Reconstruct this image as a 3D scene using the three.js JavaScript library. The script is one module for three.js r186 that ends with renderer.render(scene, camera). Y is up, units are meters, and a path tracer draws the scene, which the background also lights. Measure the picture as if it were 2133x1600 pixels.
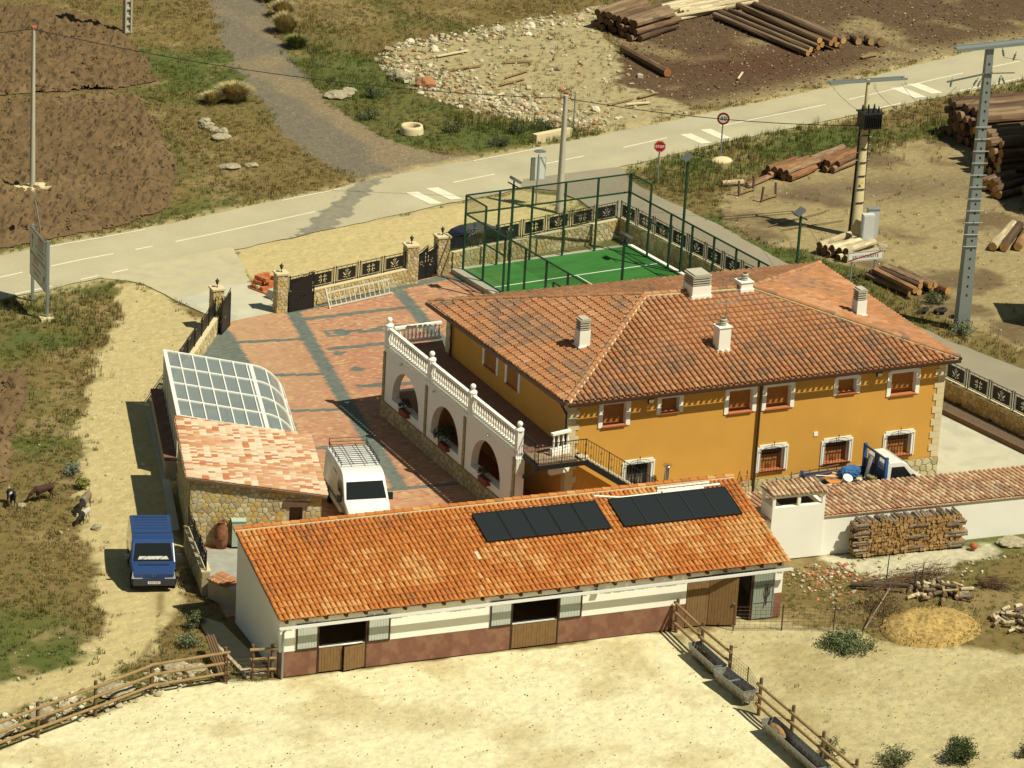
import * as THREE from 'three';
import { mergeGeometries } from 'three/addons/utils/BufferGeometryUtils.js';
import { MarchingCubes } from 'three/addons/objects/MarchingCubes.js';

// ---------------------------------------------------------------- camera, sky, sun, exposure
const scene = new THREE.Scene();
const camera = new THREE.PerspectiveCamera(11.788, 4 / 3, 1, 3000);
{
  const pitch = 0.358593, yaw = 0.559626, roll = 0.057178;
  const f = new THREE.Vector3(Math.sin(yaw) * Math.cos(pitch), -Math.sin(pitch), -Math.cos(yaw) * Math.cos(pitch));
  const r0 = new THREE.Vector3(Math.cos(yaw), 0, Math.sin(yaw)), u0 = new THREE.Vector3().crossVectors(r0, f);
  camera.position.set(-93.854, 62.129, 155.222);
  camera.up.copy(u0.multiplyScalar(Math.cos(roll)).addScaledVector(r0, -Math.sin(roll)));
  camera.lookAt(camera.position.clone().add(f));
}
const SUN = new THREE.Vector3(0.284, 0.834, 0.473).normalize();
{ // hazy summer sky: pale warm horizon, soft blue overhead, a broad glow of haze round the sun
  const W = 256, H = 128, d = new Float32Array(W * H * 4);
  for (let j = 0; j < H; j++) for (let i = 0; i < W; i++) {
    const el = ((j + 0.5) / H - 0.5) * Math.PI, az = ((i + 0.5) / W - 0.5) * 2 * Math.PI, y = Math.sin(el), x = Math.cos(el) * Math.cos(az), z = Math.cos(el) * Math.sin(az);
    const t = Math.pow(Math.max(0, y), 0.45), g = 0.16 * Math.pow(Math.max(0, x * SUN.x + y * SUN.y + z * SUN.z), 6), k = (j * W + i) * 4;
    d[k] = 0.20 + (0.070 - 0.20) * t + g * 0.5; d[k + 1] = 0.215 + (0.105 - 0.215) * t + g * 0.48; d[k + 2] = 0.195 + (0.125 - 0.195) * t + g * 0.42; d[k + 3] = 1;
  }
  const sky = new THREE.DataTexture(d, W, H, THREE.RGBAFormat, THREE.FloatType); sky.mapping = THREE.EquirectangularReflectionMapping; sky.magFilter = THREE.LinearFilter; sky.needsUpdate = true;
  scene.background = sky; scene.environment = sky;
}
const sun = new THREE.DirectionalLight(new THREE.Color(1.0, 0.93, 0.72), 5.0);
sun.name = 'sun'; sun.position.copy(SUN).multiplyScalar(150).add(new THREE.Vector3(-5, 0, 10));
sun.target.position.set(-5, 0, 10); scene.add(sun, sun.target);
sun.castShadow = true; sun.shadow.mapSize.set(4096, 4096); sun.shadow.radius = 1;
Object.assign(sun.shadow.camera, { left: -90, right: 90, top: 90, bottom: -90, near: 1, far: 400 });
const renderer = new THREE.WebGLRenderer({ antialias: true });
renderer.toneMapping = THREE.LinearToneMapping; renderer.toneMappingExposure = 1.12;
renderer.shadowMap.enabled = true;

// ---------------------------------------------------------------- random numbers and noise
let seed = 12345;
const rnd = () => { seed = (seed + 0x6D2B79F5) | 0; let t = Math.imul(seed ^ (seed >>> 15), 1 | seed); t = (t + Math.imul(t ^ (t >>> 7), 61 | t)) ^ t; return ((t ^ (t >>> 14)) >>> 0) / 4294967296; };
const rr = (a, b) => a + (b - a) * rnd();
const pick = (a) => a[Math.floor(rnd() * a.length)];
const hash = (i, j, s) => { let h = Math.imul(i, 374761393) ^ Math.imul(j, 668265263) ^ Math.imul(s, 1442695041); h = Math.imul(h ^ (h >>> 13), 1274126177); return ((h ^ (h >>> 16)) >>> 0) / 4294967296; };
const vn = (x, y, s = 0) => {
  const i = Math.floor(x), j = Math.floor(y), fx = x - i, fy = y - j, u = fx * fx * (3 - 2 * fx), v = fy * fy * (3 - 2 * fy);
  const a = hash(i, j, s), b = hash(i + 1, j, s), c = hash(i, j + 1, s), d = hash(i + 1, j + 1, s);
  return a + (b - a) * u + (c - a) * v + (a - b - c + d) * u * v;
};
const fbm = (x, y, o = 4, s = 0) => { let t = 0, a = 0.5, n = 0; for (let k = 0; k < o; k++) { t += a * vn(x, y, s + k); n += a; x = x * 2.03 + 17.1; y = y * 2.03 + 9.7; a *= 0.5; } return t / n; };
const clamp = (x, a = 0, b = 1) => Math.min(b, Math.max(a, x));
const sst = (a, b, x) => { const t = clamp((x - a) / (b - a)); return t * t * (3 - 2 * t); };
const mix = (a, b, t) => a + (b - a) * t;
const mix3 = (a, b, t) => [mix(a[0], b[0], t), mix(a[1], b[1], t), mix(a[2], b[2], t)];
const toS = (c) => c <= 0.0031308 ? c * 12.92 : 1.055 * Math.pow(c, 1 / 2.4) - 0.055;
const V = (x, y, z) => new THREE.Vector3(x, y, z);
const lin = (r, g, b) => new THREE.Color().setRGB(r, g, b);

// ---------------------------------------------------------------- textures and materials
function tex(w, h, fn, o = {}) {                                   // fn(px, py) -> linear [r, g, b]
  const d = new Uint8Array(w * h * 4);
  for (let j = 0, k = 0; j < h; j++) for (let i = 0; i < w; i++, k += 4) {
    const c = fn(i, j);
    if (o.data) { d[k] = d[k + 1] = d[k + 2] = clamp(c) * 255; } else { d[k] = clamp(toS(c[0])) * 255; d[k + 1] = clamp(toS(c[1])) * 255; d[k + 2] = clamp(toS(c[2])) * 255; }
    d[k + 3] = 255;
  }
  const t = new THREE.DataTexture(d, w, h, THREE.RGBAFormat);
  if (!o.data) t.colorSpace = THREE.SRGBColorSpace;
  t.magFilter = THREE.LinearFilter; t.minFilter = THREE.LinearMipmapLinearFilter; t.generateMipmaps = true;
  t.wrapS = t.wrapT = o.clamp ? THREE.ClampToEdgeWrapping : THREE.RepeatWrapping;
  if (o.size) t.repeat.set(1 / o.size, 1 / (o.size2 || o.size));
  t.needsUpdate = true; return t;
}
const tileN = (x, y, p, s, o = 4) => {                              // noise that repeats after p cells
  let t = 0, a = 0.5, n = 0;
  for (let k = 0; k < o; k++) {
    const q = p << k, X = x * (1 << k), Y = y * (1 << k), i = Math.floor(X), j = Math.floor(Y), fx = X - i, fy = Y - j, u = fx * fx * (3 - 2 * fx), v = fy * fy * (3 - 2 * fy);
    const A = hash(((i % q) + q) % q, ((j % q) + q) % q, s + k), B = hash((((i + 1) % q) + q) % q, ((j % q) + q) % q, s + k), C = hash(((i % q) + q) % q, (((j + 1) % q) + q) % q, s + k), D = hash((((i + 1) % q) + q) % q, (((j + 1) % q) + q) % q, s + k);
    t += a * (A + (B - A) * u + (C - A) * v + (A - B - C + D) * u * v); n += a; a *= 0.5;
  }
  return t / n;
};
const std = (c, rough = 0.9, o = {}) => new THREE.MeshStandardMaterial({ color: Array.isArray(c) ? lin(...c) : c, roughness: rough, ...o });
// a mottled surface: base colour varied by layered noise, repeated every `size` metres
function mottled(c, amp, size, o = {}) {
  const n = o.px || 256, cells = o.cells || 8, s = o.seed || 1, c2 = o.c2;
  const map = tex(n, n, (i, j) => {
    const x = i / n * cells, y = j / n * cells, f = tileN(x, y, cells, s, 5), k = 1 + amp * (f - 0.5) * 2 + (hash(i, j, s + 9) - 0.5) * (o.grain || 0.06);
    const b = c2 ? mix3(c, c2, sst(0.45, 0.7, tileN(x + 3.3, y + 1.7, cells, s + 20, 4))) : c;
    return [b[0] * k, b[1] * k, b[2] * k];
  }, { size });
  return new THREE.MeshStandardMaterial({ map, roughness: o.rough ?? 0.9, metalness: o.metal ?? 0 });
}
const M = {
  ochre: mottled([0.60, 0.315, 0.055], 0.06, 6, { seed: 3, grain: 0.05 }),
  white: mottled([0.85, 0.84, 0.765], 0.04, 5, { seed: 5, grain: 0.03 }),
  cream: mottled([0.62, 0.53, 0.32], 0.10, 2, { seed: 7 }),
  orangeWood: mottled([0.36, 0.15, 0.034], 0.10, 1.5, { seed: 8 }),
  sillTile: mottled([0.46, 0.15, 0.06], 0.10, 1, { seed: 9 }),
  iron: std([0.016, 0.016, 0.017], 0.55, { metalness: 0.3 }),
  brownMetal: std([0.05, 0.025, 0.015], 0.5, { metalness: 0.2 }),
  green: std([0.012, 0.055, 0.030], 0.45, { metalness: 0.1 }),
  steel: mottled([0.27, 0.31, 0.31], 0.08, 3, { seed: 11, rough: 0.5, metal: 0.35 }),
  darkSteel: std([0.20, 0.22, 0.22], 0.5, { metalness: 0.5 }),
  concrete: mottled([0.44, 0.42, 0.34], 0.10, 4, { seed: 13 }),
  paleConcrete: mottled([0.48, 0.46, 0.35], 0.10, 7, { seed: 14, c2: [0.42, 0.41, 0.32] }),
  mortar: mottled([0.40, 0.34, 0.22], 0.12, 2, { seed: 15 }),
  wood: mottled([0.20, 0.115, 0.045], 0.18, 1.2, { seed: 17 }),
  rail: mottled([0.30, 0.20, 0.09], 0.2, 1.0, { seed: 18, c2: [0.22, 0.14, 0.065] }),
  post: mottled([0.14, 0.085, 0.045], 0.2, 1.0, { seed: 19 }),
  brownWall: mottled([0.19, 0.085, 0.055], 0.14, 3, { seed: 21, c2: [0.24, 0.125, 0.08] }),
  glass: new THREE.MeshPhysicalMaterial({ color: lin(0.9, 0.94, 0.93), roughness: 0.05, transmission: 1, thickness: 0, ior: 1.45 }),
  darkGlass: std([0.012, 0.015, 0.016], 0.08),
  chrome: std([0.7, 0.7, 0.7], 0.2, { metalness: 1 }),
  rubber: std([0.02, 0.02, 0.02], 0.85),
  black: std([0.01, 0.01, 0.01], 0.7),
  vcol: new THREE.MeshStandardMaterial({ vertexColors: true, roughness: 0.92 }),
};

// ---------------------------------------------------------------- geometry helpers
const NI = (g) => { const n = g.index ? g.toNonIndexed() : g; for (const k of Object.keys(n.attributes)) if (!['position', 'normal', 'uv', 'color'].includes(k)) n.deleteAttribute(k); return n; };
const box = (x0, y0, z0, x1, y1, z1) => { const g = new THREE.BoxGeometry(x1 - x0, y1 - y0, z1 - z0); g.translate((x0 + x1) / 2, (y0 + y1) / 2, (z0 + z1) / 2); return NI(g); };
const boxC = (w, h, d, x = 0, y = 0, z = 0, ry = 0) => { const g = new THREE.BoxGeometry(w, h, d); if (ry) g.rotateY(ry); g.translate(x, y, z); return NI(g); };
const UP = V(0, 1, 0);
function between(g, p, q, up = UP) {                                // g runs along +z from 0 to 1
  const d = q.clone().sub(p), L = d.length(), z = d.clone().normalize(); let x = new THREE.Vector3().crossVectors(up, z);
  if (x.lengthSq() < 1e-6) x.set(1, 0, 0); x.normalize();
  const y = new THREE.Vector3().crossVectors(z, x);
  g.applyMatrix4(new THREE.Matrix4().makeBasis(x, y, z).scale(V(1, 1, L)).setPosition(p)); return g;
}
const beam = (p, q, w, h = w, up) => { const g = NI(new THREE.BoxGeometry(w, h, 1)); g.translate(0, 0, 0.5); return between(g, p, q, up); };
const cyl = (p, q, r0, r1 = r0, seg = 8, open = false) => { const g = NI(new THREE.CylinderGeometry(r1, r0, 1, seg, 1, open)); g.rotateX(Math.PI / 2); g.translate(0, 0, 0.5); return between(g, p, q); };
const lathe = (pts, seg = 12) => NI(new THREE.LatheGeometry(pts.map(([r, y]) => new THREE.Vector2(r, y)), seg));
const sph = (r, x, y, z, sx = 1, sy = 1, sz = 1, seg = 10) => { const g = NI(new THREE.SphereGeometry(r, seg, Math.max(6, seg - 3))); g.scale(sx, sy, sz); g.translate(x, y, z); return g; };
const shapeOf = (pts) => new THREE.Shape(pts.map(([x, y]) => new THREE.Vector2(x, y)));
const holeOf = (pts) => new THREE.Path(pts.map(([x, y]) => new THREE.Vector2(x, y)));
const rectPts = (x0, y0, x1, y1) => [[x0, y0], [x1, y0], [x1, y1], [x0, y1]];
const ext = (shape, depth, z = 0, bevel = 0) => { const g = NI(new THREE.ExtrudeGeometry(shape, { depth, bevelEnabled: bevel > 0, bevelSize: bevel, bevelThickness: bevel, bevelSegments: 1, curveSegments: 10 })); g.translate(0, 0, z); return g; };
const prism = (poly, y0, y1) => { const g = NI(new THREE.ExtrudeGeometry(shapeOf(poly.map(([x, z]) => [x, -z])), { depth: y1 - y0, bevelEnabled: false })); g.rotateX(-Math.PI / 2); g.translate(0, y0, 0); return g; };
function quad(a, b, c, d) { const g = new THREE.BufferGeometry(); g.setAttribute('position', new THREE.Float32BufferAttribute([a, b, c, a, c, d].flatMap((p) => [p.x, p.y, p.z]), 3)); g.computeVertexNormals(); g.setAttribute('uv', new THREE.Float32BufferAttribute(new Float32Array(12), 2)); return g; }
function boxUV(g) {                                                 // uv in metres by the way each face points
  const p = g.attributes.position, n = g.attributes.normal, uv = new Float32Array(p.count * 2);
  for (let i = 0; i < p.count; i++) {
    const ax = Math.abs(n.getX(i)), ay = Math.abs(n.getY(i)), az = Math.abs(n.getZ(i));
    if (ay > ax && ay > az) { uv[2 * i] = p.getX(i); uv[2 * i + 1] = p.getZ(i); } else if (ax > az) { uv[2 * i] = p.getZ(i); uv[2 * i + 1] = p.getY(i); } else { uv[2 * i] = p.getX(i); uv[2 * i + 1] = p.getY(i); }
  }
  g.setAttribute('uv', new THREE.BufferAttribute(uv, 2)); return g;
}
const tint = (g, c) => { const n = g.attributes.position.count, a = new Float32Array(n * 3); for (let i = 0; i < n; i++) { a[3 * i] = c[0]; a[3 * i + 1] = c[1]; a[3 * i + 2] = c[2]; } g.setAttribute('color', new THREE.BufferAttribute(a, 3)); return g; };
const merge = (list) => list.length === 1 ? list[0] : mergeGeometries(list, false);
const counts = {};
const numbered = (n) => { const k = (counts[n] = (counts[n] || 0) + 1) - 1; return k ? n + '_' + String(k).padStart(3, '0') : n; };
function obj(name, geo, mat, parent = null, o = {}) {
  let g = Array.isArray(geo) ? merge(geo) : geo;
  if (!o.keepUV) g = boxUV(g);
  const m = new THREE.Mesh(g, mat); m.castShadow = m.receiveShadow = true;
  m.name = parent ? name : numbered(name); (parent || scene).add(m);
  if (o.kind) m.userData.kind = o.kind; if (o.label) m.userData.label = o.label;
  return m;
}
function tag(o, label, category, group) { o.userData.label = label; o.userData.category = category; if (group) o.userData.group = group; return o; }
function thing(name, label, category, pos = [0, 0, 0], turn = 0, group) {
  const o = new THREE.Group(); o.name = numbered(name); o.position.set(...pos); o.rotation.y = turn; scene.add(o); return tag(o, label, category, group);
}
const struct = (name, geo, mat, o = {}) => obj(name, geo, mat, null, { kind: 'structure', ...o });
const inPoly = (p, x, y) => { let c = false; for (let i = 0, j = p.length - 1; i < p.length; j = i++) { const [a, b] = p[i], [e, f] = p[j]; if ((b > y) !== (f > y) && x < (e - a) * (y - b) / (f - b) + a) c = !c; } return c; };
const edgeDist = (p, x, y) => { let m = 1e9; for (let i = 0, j = p.length - 1; i < p.length; j = i++) { const [a, b] = p[j], [e, f] = p[i], dx = e - a, dy = f - b, t = clamp(((x - a) * dx + (y - b) * dy) / (dx * dx + dy * dy)); const px = x - a - t * dx, py = y - b - t * dy, q = px * px + py * py; if (q < m) m = q; } return Math.sqrt(m); };
const bbox = (p) => { const r = [1e9, 1e9, -1e9, -1e9]; for (const [x, y] of p) { r[0] = Math.min(r[0], x); r[1] = Math.min(r[1], y); r[2] = Math.max(r[2], x); r[3] = Math.max(r[3], y); } return r; };
const along = (line, x) => { for (let i = 1; i < line.length; i++) if (x <= line[i][0] || i === line.length - 1) { const [a, b] = line[i - 1], [c, d] = line[i]; return mix(b, d, (x - a) / (c - a)); } };
// ---------------------------------------------------------------- the lie of the land (metres, x / z)
const roadN = [[-60, -4], [-25.1, -10.5], [-20.7, -11.6], [-17.6, -12.2], [-13.5, -12.6], [-9.9, -13.2], [-5.8, -14.0], [-2.4, -14.7], [1.2, -15.3], [2.9, -15.8], [8.6, -16.8], [12.7, -17.4], [18.6, -18.3], [26.8, -19.8], [33.1, -20.9], [40.1, -22.3], [47.4, -24.4], [53.0, -25.6], [57.5, -26.4], [64.8, -27.3], [90, -31]];
const roadS = [[-60, 2.4], [-27.6, -4.4], [-23.3, -5.4], [-19.6, -6.1], [-17.3, -6.6], [-12.9, -7.3], [-9.2, -7.9], [-4.6, -8.8], [-2.0, -9.3], [2.0, -10.0], [6.3, -10.8], [10.0, -11.4], [18.0, -12.9], [22.8, -14.0], [25.7, -14.7], [30.7, -15.6], [37.1, -16.6], [43.4, -17.8], [52.0, -19.2], [59.0, -20.3], [90, -24]];
const Z = {
  junction: [[-17.6, -7.2], [-17.3, -6.4], [-16.3, -5.6], [-15.8, -4.8], [-15.5, -3.1], [-15.4, -1.9], [-14.2, -2.2], [-12.0, -3.2], [-10.7, -2.9], [-10.4, -4.0], [-9.8, -5.6], [-9.0, -8.4]],
  apron: [[-15.4, -1.9], [-12.0, -3.2], [-10.7, -2.9], [-11.0, -0.3], [-11.2, 1.5], [-14.6, 2.0]],
  gravel: [[13.1, -56], [8.5, -43.8], [5.7, -35.8], [4.6, -31.3], [2.7, -24.4], [2.5, -20.3], [2.9, -15.4], [11.5, -16.8], [8.9, -20.2], [7.9, -24.0], [8.4, -30.0], [9.4, -34.4], [11.1, -40.5], [13.0, -45.7], [16.3, -54.5], [22, -70], [18, -70]],
  field1: [[-12, -60], [-2.3, -56.6], [0.6, -55.9], [3.0, -53.5], [3.8, -49.0], [2.1, -41.5], [0.4, -37.6], [-2.4, -36.9], [-10.2, -38.6], [-20, -41]],
  field2: [[-24, -39], [-10.5, -37.6], [-4.0, -36.2], [-1.4, -35.5], [-2.6, -31.4], [-4.0, -26.9], [-4.9, -23.3], [-6.0, -20.9], [-9.7, -15.2], [-13.4, -13.6], [-17.7, -13.1], [-21.8, -12.3], [-30, -10.6]],
  field3: [[-32, 1.5], [-28.0, 3.4], [-26.2, 4.4], [-28.7, 9.2], [-30.8, 12.8], [-32.5, 16.4], [-40, 17], [-42, 4]],
  track: [[-16.4, -5.5], [-17.5, -4.6], [-18.7, -1.5], [-21.5, 2.5], [-23.9, 6.4], [-26.7, 11.3], [-28.7, 15.5], [-31.4, 21.5], [-32.6, 25.0], [-33.7, 28.9], [-36.2, 33.3], [-38.2, 34.9], [-42.5, 35.7], [-60, 39], [-61, 41.5], [-43.7, 38.0], [-39.1, 37.1], [-36.8, 36.4], [-34.1, 34.4], [-32.2, 32.0], [-29.9, 28.0], [-25.9, 19.2], [-22.5, 11.1], [-19.0, 7.0], [-15.3, 2.6], [-15.2, -3]],
  arena: [[-60, 43.5], [-44.6, 40.8], [-41.7, 39.9], [-36.4, 38.3], [-33.1, 38.5], [-31.1, 39.1], [-20.7, 40.7], [-14.5, 41.8], [-15.2, 45.8], [-15.6, 50.4], [-16.5, 55.4], [-18, 66], [-60, 66]],
  paddock: [[-14.5, 41.8], [-9.7, 42.6], [-9.7, 43.4], [-7.4, 45.0], [-6.2, 47.1], [-2.4, 49.8], [3, 53], [8, 66], [-18, 66], [-15.2, 45.8]],
  strip: [[-9.0, -8.6], [-9.8, -5.4], [-10.5, -3.6], [-10.9, -0.8], [-11.0, 1.2], [-0.8, -0.8], [11.2, -2.8], [11.6, -5.0], [12.2, -8.0], [11.9, -9.6], [10.4, -11.2], [2.0, -9.8]],
  logTop: [[29.5, -20.9], [27.0, -26.8], [31, -33], [32.7, -38.7], [39.8, -42.5], [51.3, -50], [90, -60], [90, -31.5], [64.8, -28], [57.5, -27], [47.4, -25], [33, -21.6]],
  rubble: [[15.0, -34], [16.0, -37.4], [19.3, -39.8], [24.7, -41], [37.4, -44], [33.0, -38.5], [29, -29.5], [28.0, -20.4], [20, -19.2], [18.3, -21.8], [15.8, -26.0], [14.8, -30.1]],
  logR: [[19.6, -5.2], [21.2, -7.4], [23.7, -8.3], [25.8, -9.2], [31.6, -8.6], [35, -10.6], [41, -11.6], [60, -12], [60, 40], [22.0, 27], [20.4, 21], [19.8, 14.9], [20.5, 9.7], [19.6, 5.6], [18.0, 1.5], [17.4, -2]],
  white: [[-4.2, 38.4], [-3.4, 40.6], [-1.6, 41.3], [-0.2, 41.9], [1.0, 41.2], [2.4, 40.9], [3.2, 40.0], [2.2, 39.2]],
  yard: [[-14.7, 1.9], [-11.2, 1.45], [-0.6, -0.4], [-0.45, 0.2], [0.75, 4.5], [3.6, 20.6], [-11.9, 18], [-12.2, 22], [-12.4, 28.4], [-9.0, 31.0], [-8.2, 37.0], [-30.4, 33.2], [-29.7, 30.6], [-25.6, 19.2], [-22.4, 11.3], [-15.4, 2.9]],
};
const BB = {}; for (const k in Z) BB[k] = bbox(Z[k]);
// how far inside (+) or outside (-) a zone a point lies, in metres
const GA = [Math.cos(0.5596), Math.sin(0.5596)], GBv = [-GA[1], GA[0]], A0 = -37, A1 = 41, B0 = -70, B1 = 63;   // ground frame: an even grid turned to run along the valley
const exact = (k, x, z, pad) => { const b = BB[k]; if (x < b[0] - pad || x > b[2] + pad || z < b[1] - pad || z > b[3] + pad) return -pad; const d = edgeDist(Z[k], x, z); return Math.max(-pad, inPoly(Z[k], x, z) ? d : -d); };
const SD = {}, SN = 0.25, SW = Math.ceil((A1 - A0) / SN) + 1, SH = Math.ceil((B1 - B0) / SN) + 1;
for (const k in Z) { const f = SD[k] = new Float32Array(SW * SH); for (let j = 0; j < SH; j++) for (let i = 0; i < SW; i++) { const p = A0 + i * SN, q = B0 + j * SN; f[j * SW + i] = exact(k, p * GA[0] + q * GBv[0], p * GA[1] + q * GBv[1], 3); } }
const inside = (k, x, z) => {
  const u = (x * GA[0] + z * GA[1] - A0) / SN, v = (x * GBv[0] + z * GBv[1] - B0) / SN; if (u < 0 || v < 0 || u >= SW - 1 || v >= SH - 1) return exact(k, x, z, 3);
  const f = SD[k], i = u | 0, j = v | 0, s = u - i, t = v - j, o = j * SW + i; return (f[o] * (1 - s) + f[o + 1] * s) * (1 - t) + (f[o + SW] * (1 - s) + f[o + SW + 1] * s) * t;
};
const onRoad = (x, z) => Math.min(z - along(roadN, x), along(roadS, x) - z);
// dry or green: soil moisture map of the meadow
const greenness = (x, z) => {
  let g = fbm(x * 0.13 + 4, z * 0.13, 4, 40) * 1.5 - 0.42 + 0.35 * (fbm(x * 0.7, z * 0.7, 3, 45) - 0.5);
  g += 0.45 * Math.exp(-((x - 3) ** 2 / 22 + (z + 37) ** 2 / 60)) + 0.5 * Math.exp(-((x - 12) ** 2 / 30 + (z + 33) ** 2 / 60)) + 0.55 * Math.exp(-((x - 14.5) ** 2 / 30 + (z + 20.5) ** 2 / 6)) + 0.5 * Math.exp(-((x - 38) ** 2 / 120 + (z + 12.5) ** 2 / 3));
  g += 0.35 * Math.exp(-((x + 8) ** 2 / 12 + (z + 15) ** 2 / 3)) - 0.35 * Math.exp(-((x - 25) ** 2 / 90 + (z + 48) ** 2 / 60));
  return clamp(g);
};
const C = { dry: [0.155, 0.112, 0.034], green: [0.075, 0.092, 0.014], soil: [0.25, 0.185, 0.080], track: [0.43, 0.355, 0.175], sand: [0.63, 0.575, 0.365], paddock: [0.43, 0.37, 0.20], gravel: [0.150, 0.127, 0.088], plough: [0.125, 0.078, 0.033], brown: [0.085, 0.050, 0.022], red: [0.070, 0.026, 0.010], log: [0.285, 0.225, 0.108], rub: [0.33, 0.275, 0.145], pale: [0.47, 0.44, 0.31] };
function groundAt(x, z) {
  const w = (fbm(x * 0.9, z * 0.9, 4, 60) - 0.5) * 1.6, fine = fbm(x * 4.1, z * 4.1, 3, 70), speck = hash(Math.floor(x * 14), Math.floor(z * 9), 5);
  let c = C.soil, k = 1, done = false;
  const layer = (zone, soft, col, kk) => { const d = inside(zone, x, z) + w * soft, e = 0.25 * soft + 0.05; if (d <= -e) return 0; const t = sst(-e, e, d); c = t >= 1 ? col(d) : mix3(c, col(d), t); k = mix(k, kk(), t); return t; };
  const top = ['arena', 'field1', 'field2', 'field3'].find((q) => inside(q, x, z) > 1.4);
  if (!top) {
    c = mix3(C.dry, C.green, sst(0.25, 0.75, greenness(x, z)));
    c = mix3(c, C.soil, 0.6 * sst(0.60, 0.72, fbm(x * 0.35, z * 0.35, 4, 80)));
    k = 0.78 + 0.44 * fine;
    layer('rubble', 1.2, () => C.rub, () => 0.75 + 0.5 * fine);
    { const t = layer('logTop', 1.4, () => mix3(C.brown, C.log, sst(0.55, 0.8, fbm(x * 0.3, z * 0.3, 4, 90)) * 0.7), () => 0.65 + 0.7 * fine);
      if (t > 0) { const r = Math.exp(-((x - 37) ** 2 / 40 + (z + 28.5) ** 2 / 14)) * (0.6 + 0.5 * fbm(x * 0.6, z * 0.6, 3, 91)); c = mix3(c, C.red, clamp(r) * t); const e = sst(3.5, 0.5, along(roadN, x) - z); c = mix3(c, C.log, e * 0.8 * t); if (speck > 0.965) k *= 1.8; } }
    { const t = layer('logR', 1.0, () => mix3(C.log, C.brown, sst(0.5, 0.72, fbm(x * 0.28 + 7, z * 0.28, 4, 95)) * 0.75), () => 0.82 + 0.36 * fine);
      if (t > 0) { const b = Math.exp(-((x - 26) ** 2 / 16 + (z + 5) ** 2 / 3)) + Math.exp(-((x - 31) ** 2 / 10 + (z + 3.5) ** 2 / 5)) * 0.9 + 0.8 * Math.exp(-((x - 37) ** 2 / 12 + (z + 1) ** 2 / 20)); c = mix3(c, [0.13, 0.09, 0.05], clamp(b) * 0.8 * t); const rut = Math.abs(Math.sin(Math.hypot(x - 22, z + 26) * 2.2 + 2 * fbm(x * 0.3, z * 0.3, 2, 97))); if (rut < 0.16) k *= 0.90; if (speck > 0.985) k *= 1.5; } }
    { const g = layer('gravel', 0.8, () => C.gravel, () => 0.78 + 0.35 * fine + (speck > 0.93 ? 0.5 : 0)); if (g > 0) { const m = sst(0.5, 0.7, fbm(x * 0.25, z * 0.12, 3, 99)); c = mix3(c, [0.24, 0.18, 0.098], m * 0.7 * g); } }
    { const t0 = layer('strip', 0.5, () => [0.46, 0.375, 0.18], () => 0.85 + 0.3 * fine); if (t0 > 0) { const t = Math.exp(-((x - 11.0) ** 2 / 1.5 + (z + 6.4) ** 2 / 3)) * t0; c = mix3(c, [0.2, 0.2, 0.07], t * 0.7); } }
    { const t = layer('track', 1.0, () => C.track, () => 0.84 + 0.32 * fine + (speck > 0.97 ? 0.25 : 0));
      if (t > 0 && z > 20) { const m = sst(0.30, 0.0, Math.abs(((x + 31.5) * 0.83 + (z - 30) * 0.55) - 0.2 * Math.sin(z))) * sst(0.35, 0.6, fbm(x * 1.1, z * 1.1, 3, 101)); c = mix3(c, C.dry, m * 0.75 * t); } }
  }
  layer('arena', 0.5, () => mix3(C.sand, [0.44, 0.365, 0.185], 0.7 * sst(0.48, 0.75, fbm(x * 0.4, z * 0.4, 5, 110))), () => 0.84 + 0.32 * fine - (speck > 0.985 ? 0.2 : 0));
  if (!top) {
    layer('paddock', 1.2, () => mix3(C.paddock, [0.33, 0.27, 0.125], 0.75 * sst(0.45, 0.75, fbm(x * 0.35, z * 0.35, 5, 115))), () => 0.80 + 0.40 * fine - (speck > 0.985 ? 0.3 : 0));
    layer('white', 1.3, () => C.pale, () => 0.8 + 0.4 * fine);
  }
  for (const f of ['field1', 'field2', 'field3']) layer(f, 0.4, () => C.plough, () => 0.8 + 0.4 * fine);
  if (!top) { const d = onRoad(x, z); if (d > -2 && d < 0.6) { const t = sst(-1.1, -0.1, d + w * 0.5) * sst(0.4, 0.0, d); c = mix3(c, C.track, t * 0.75); } }
  return [c[0] * k, c[1] * k, c[2] * k];
}
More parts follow.
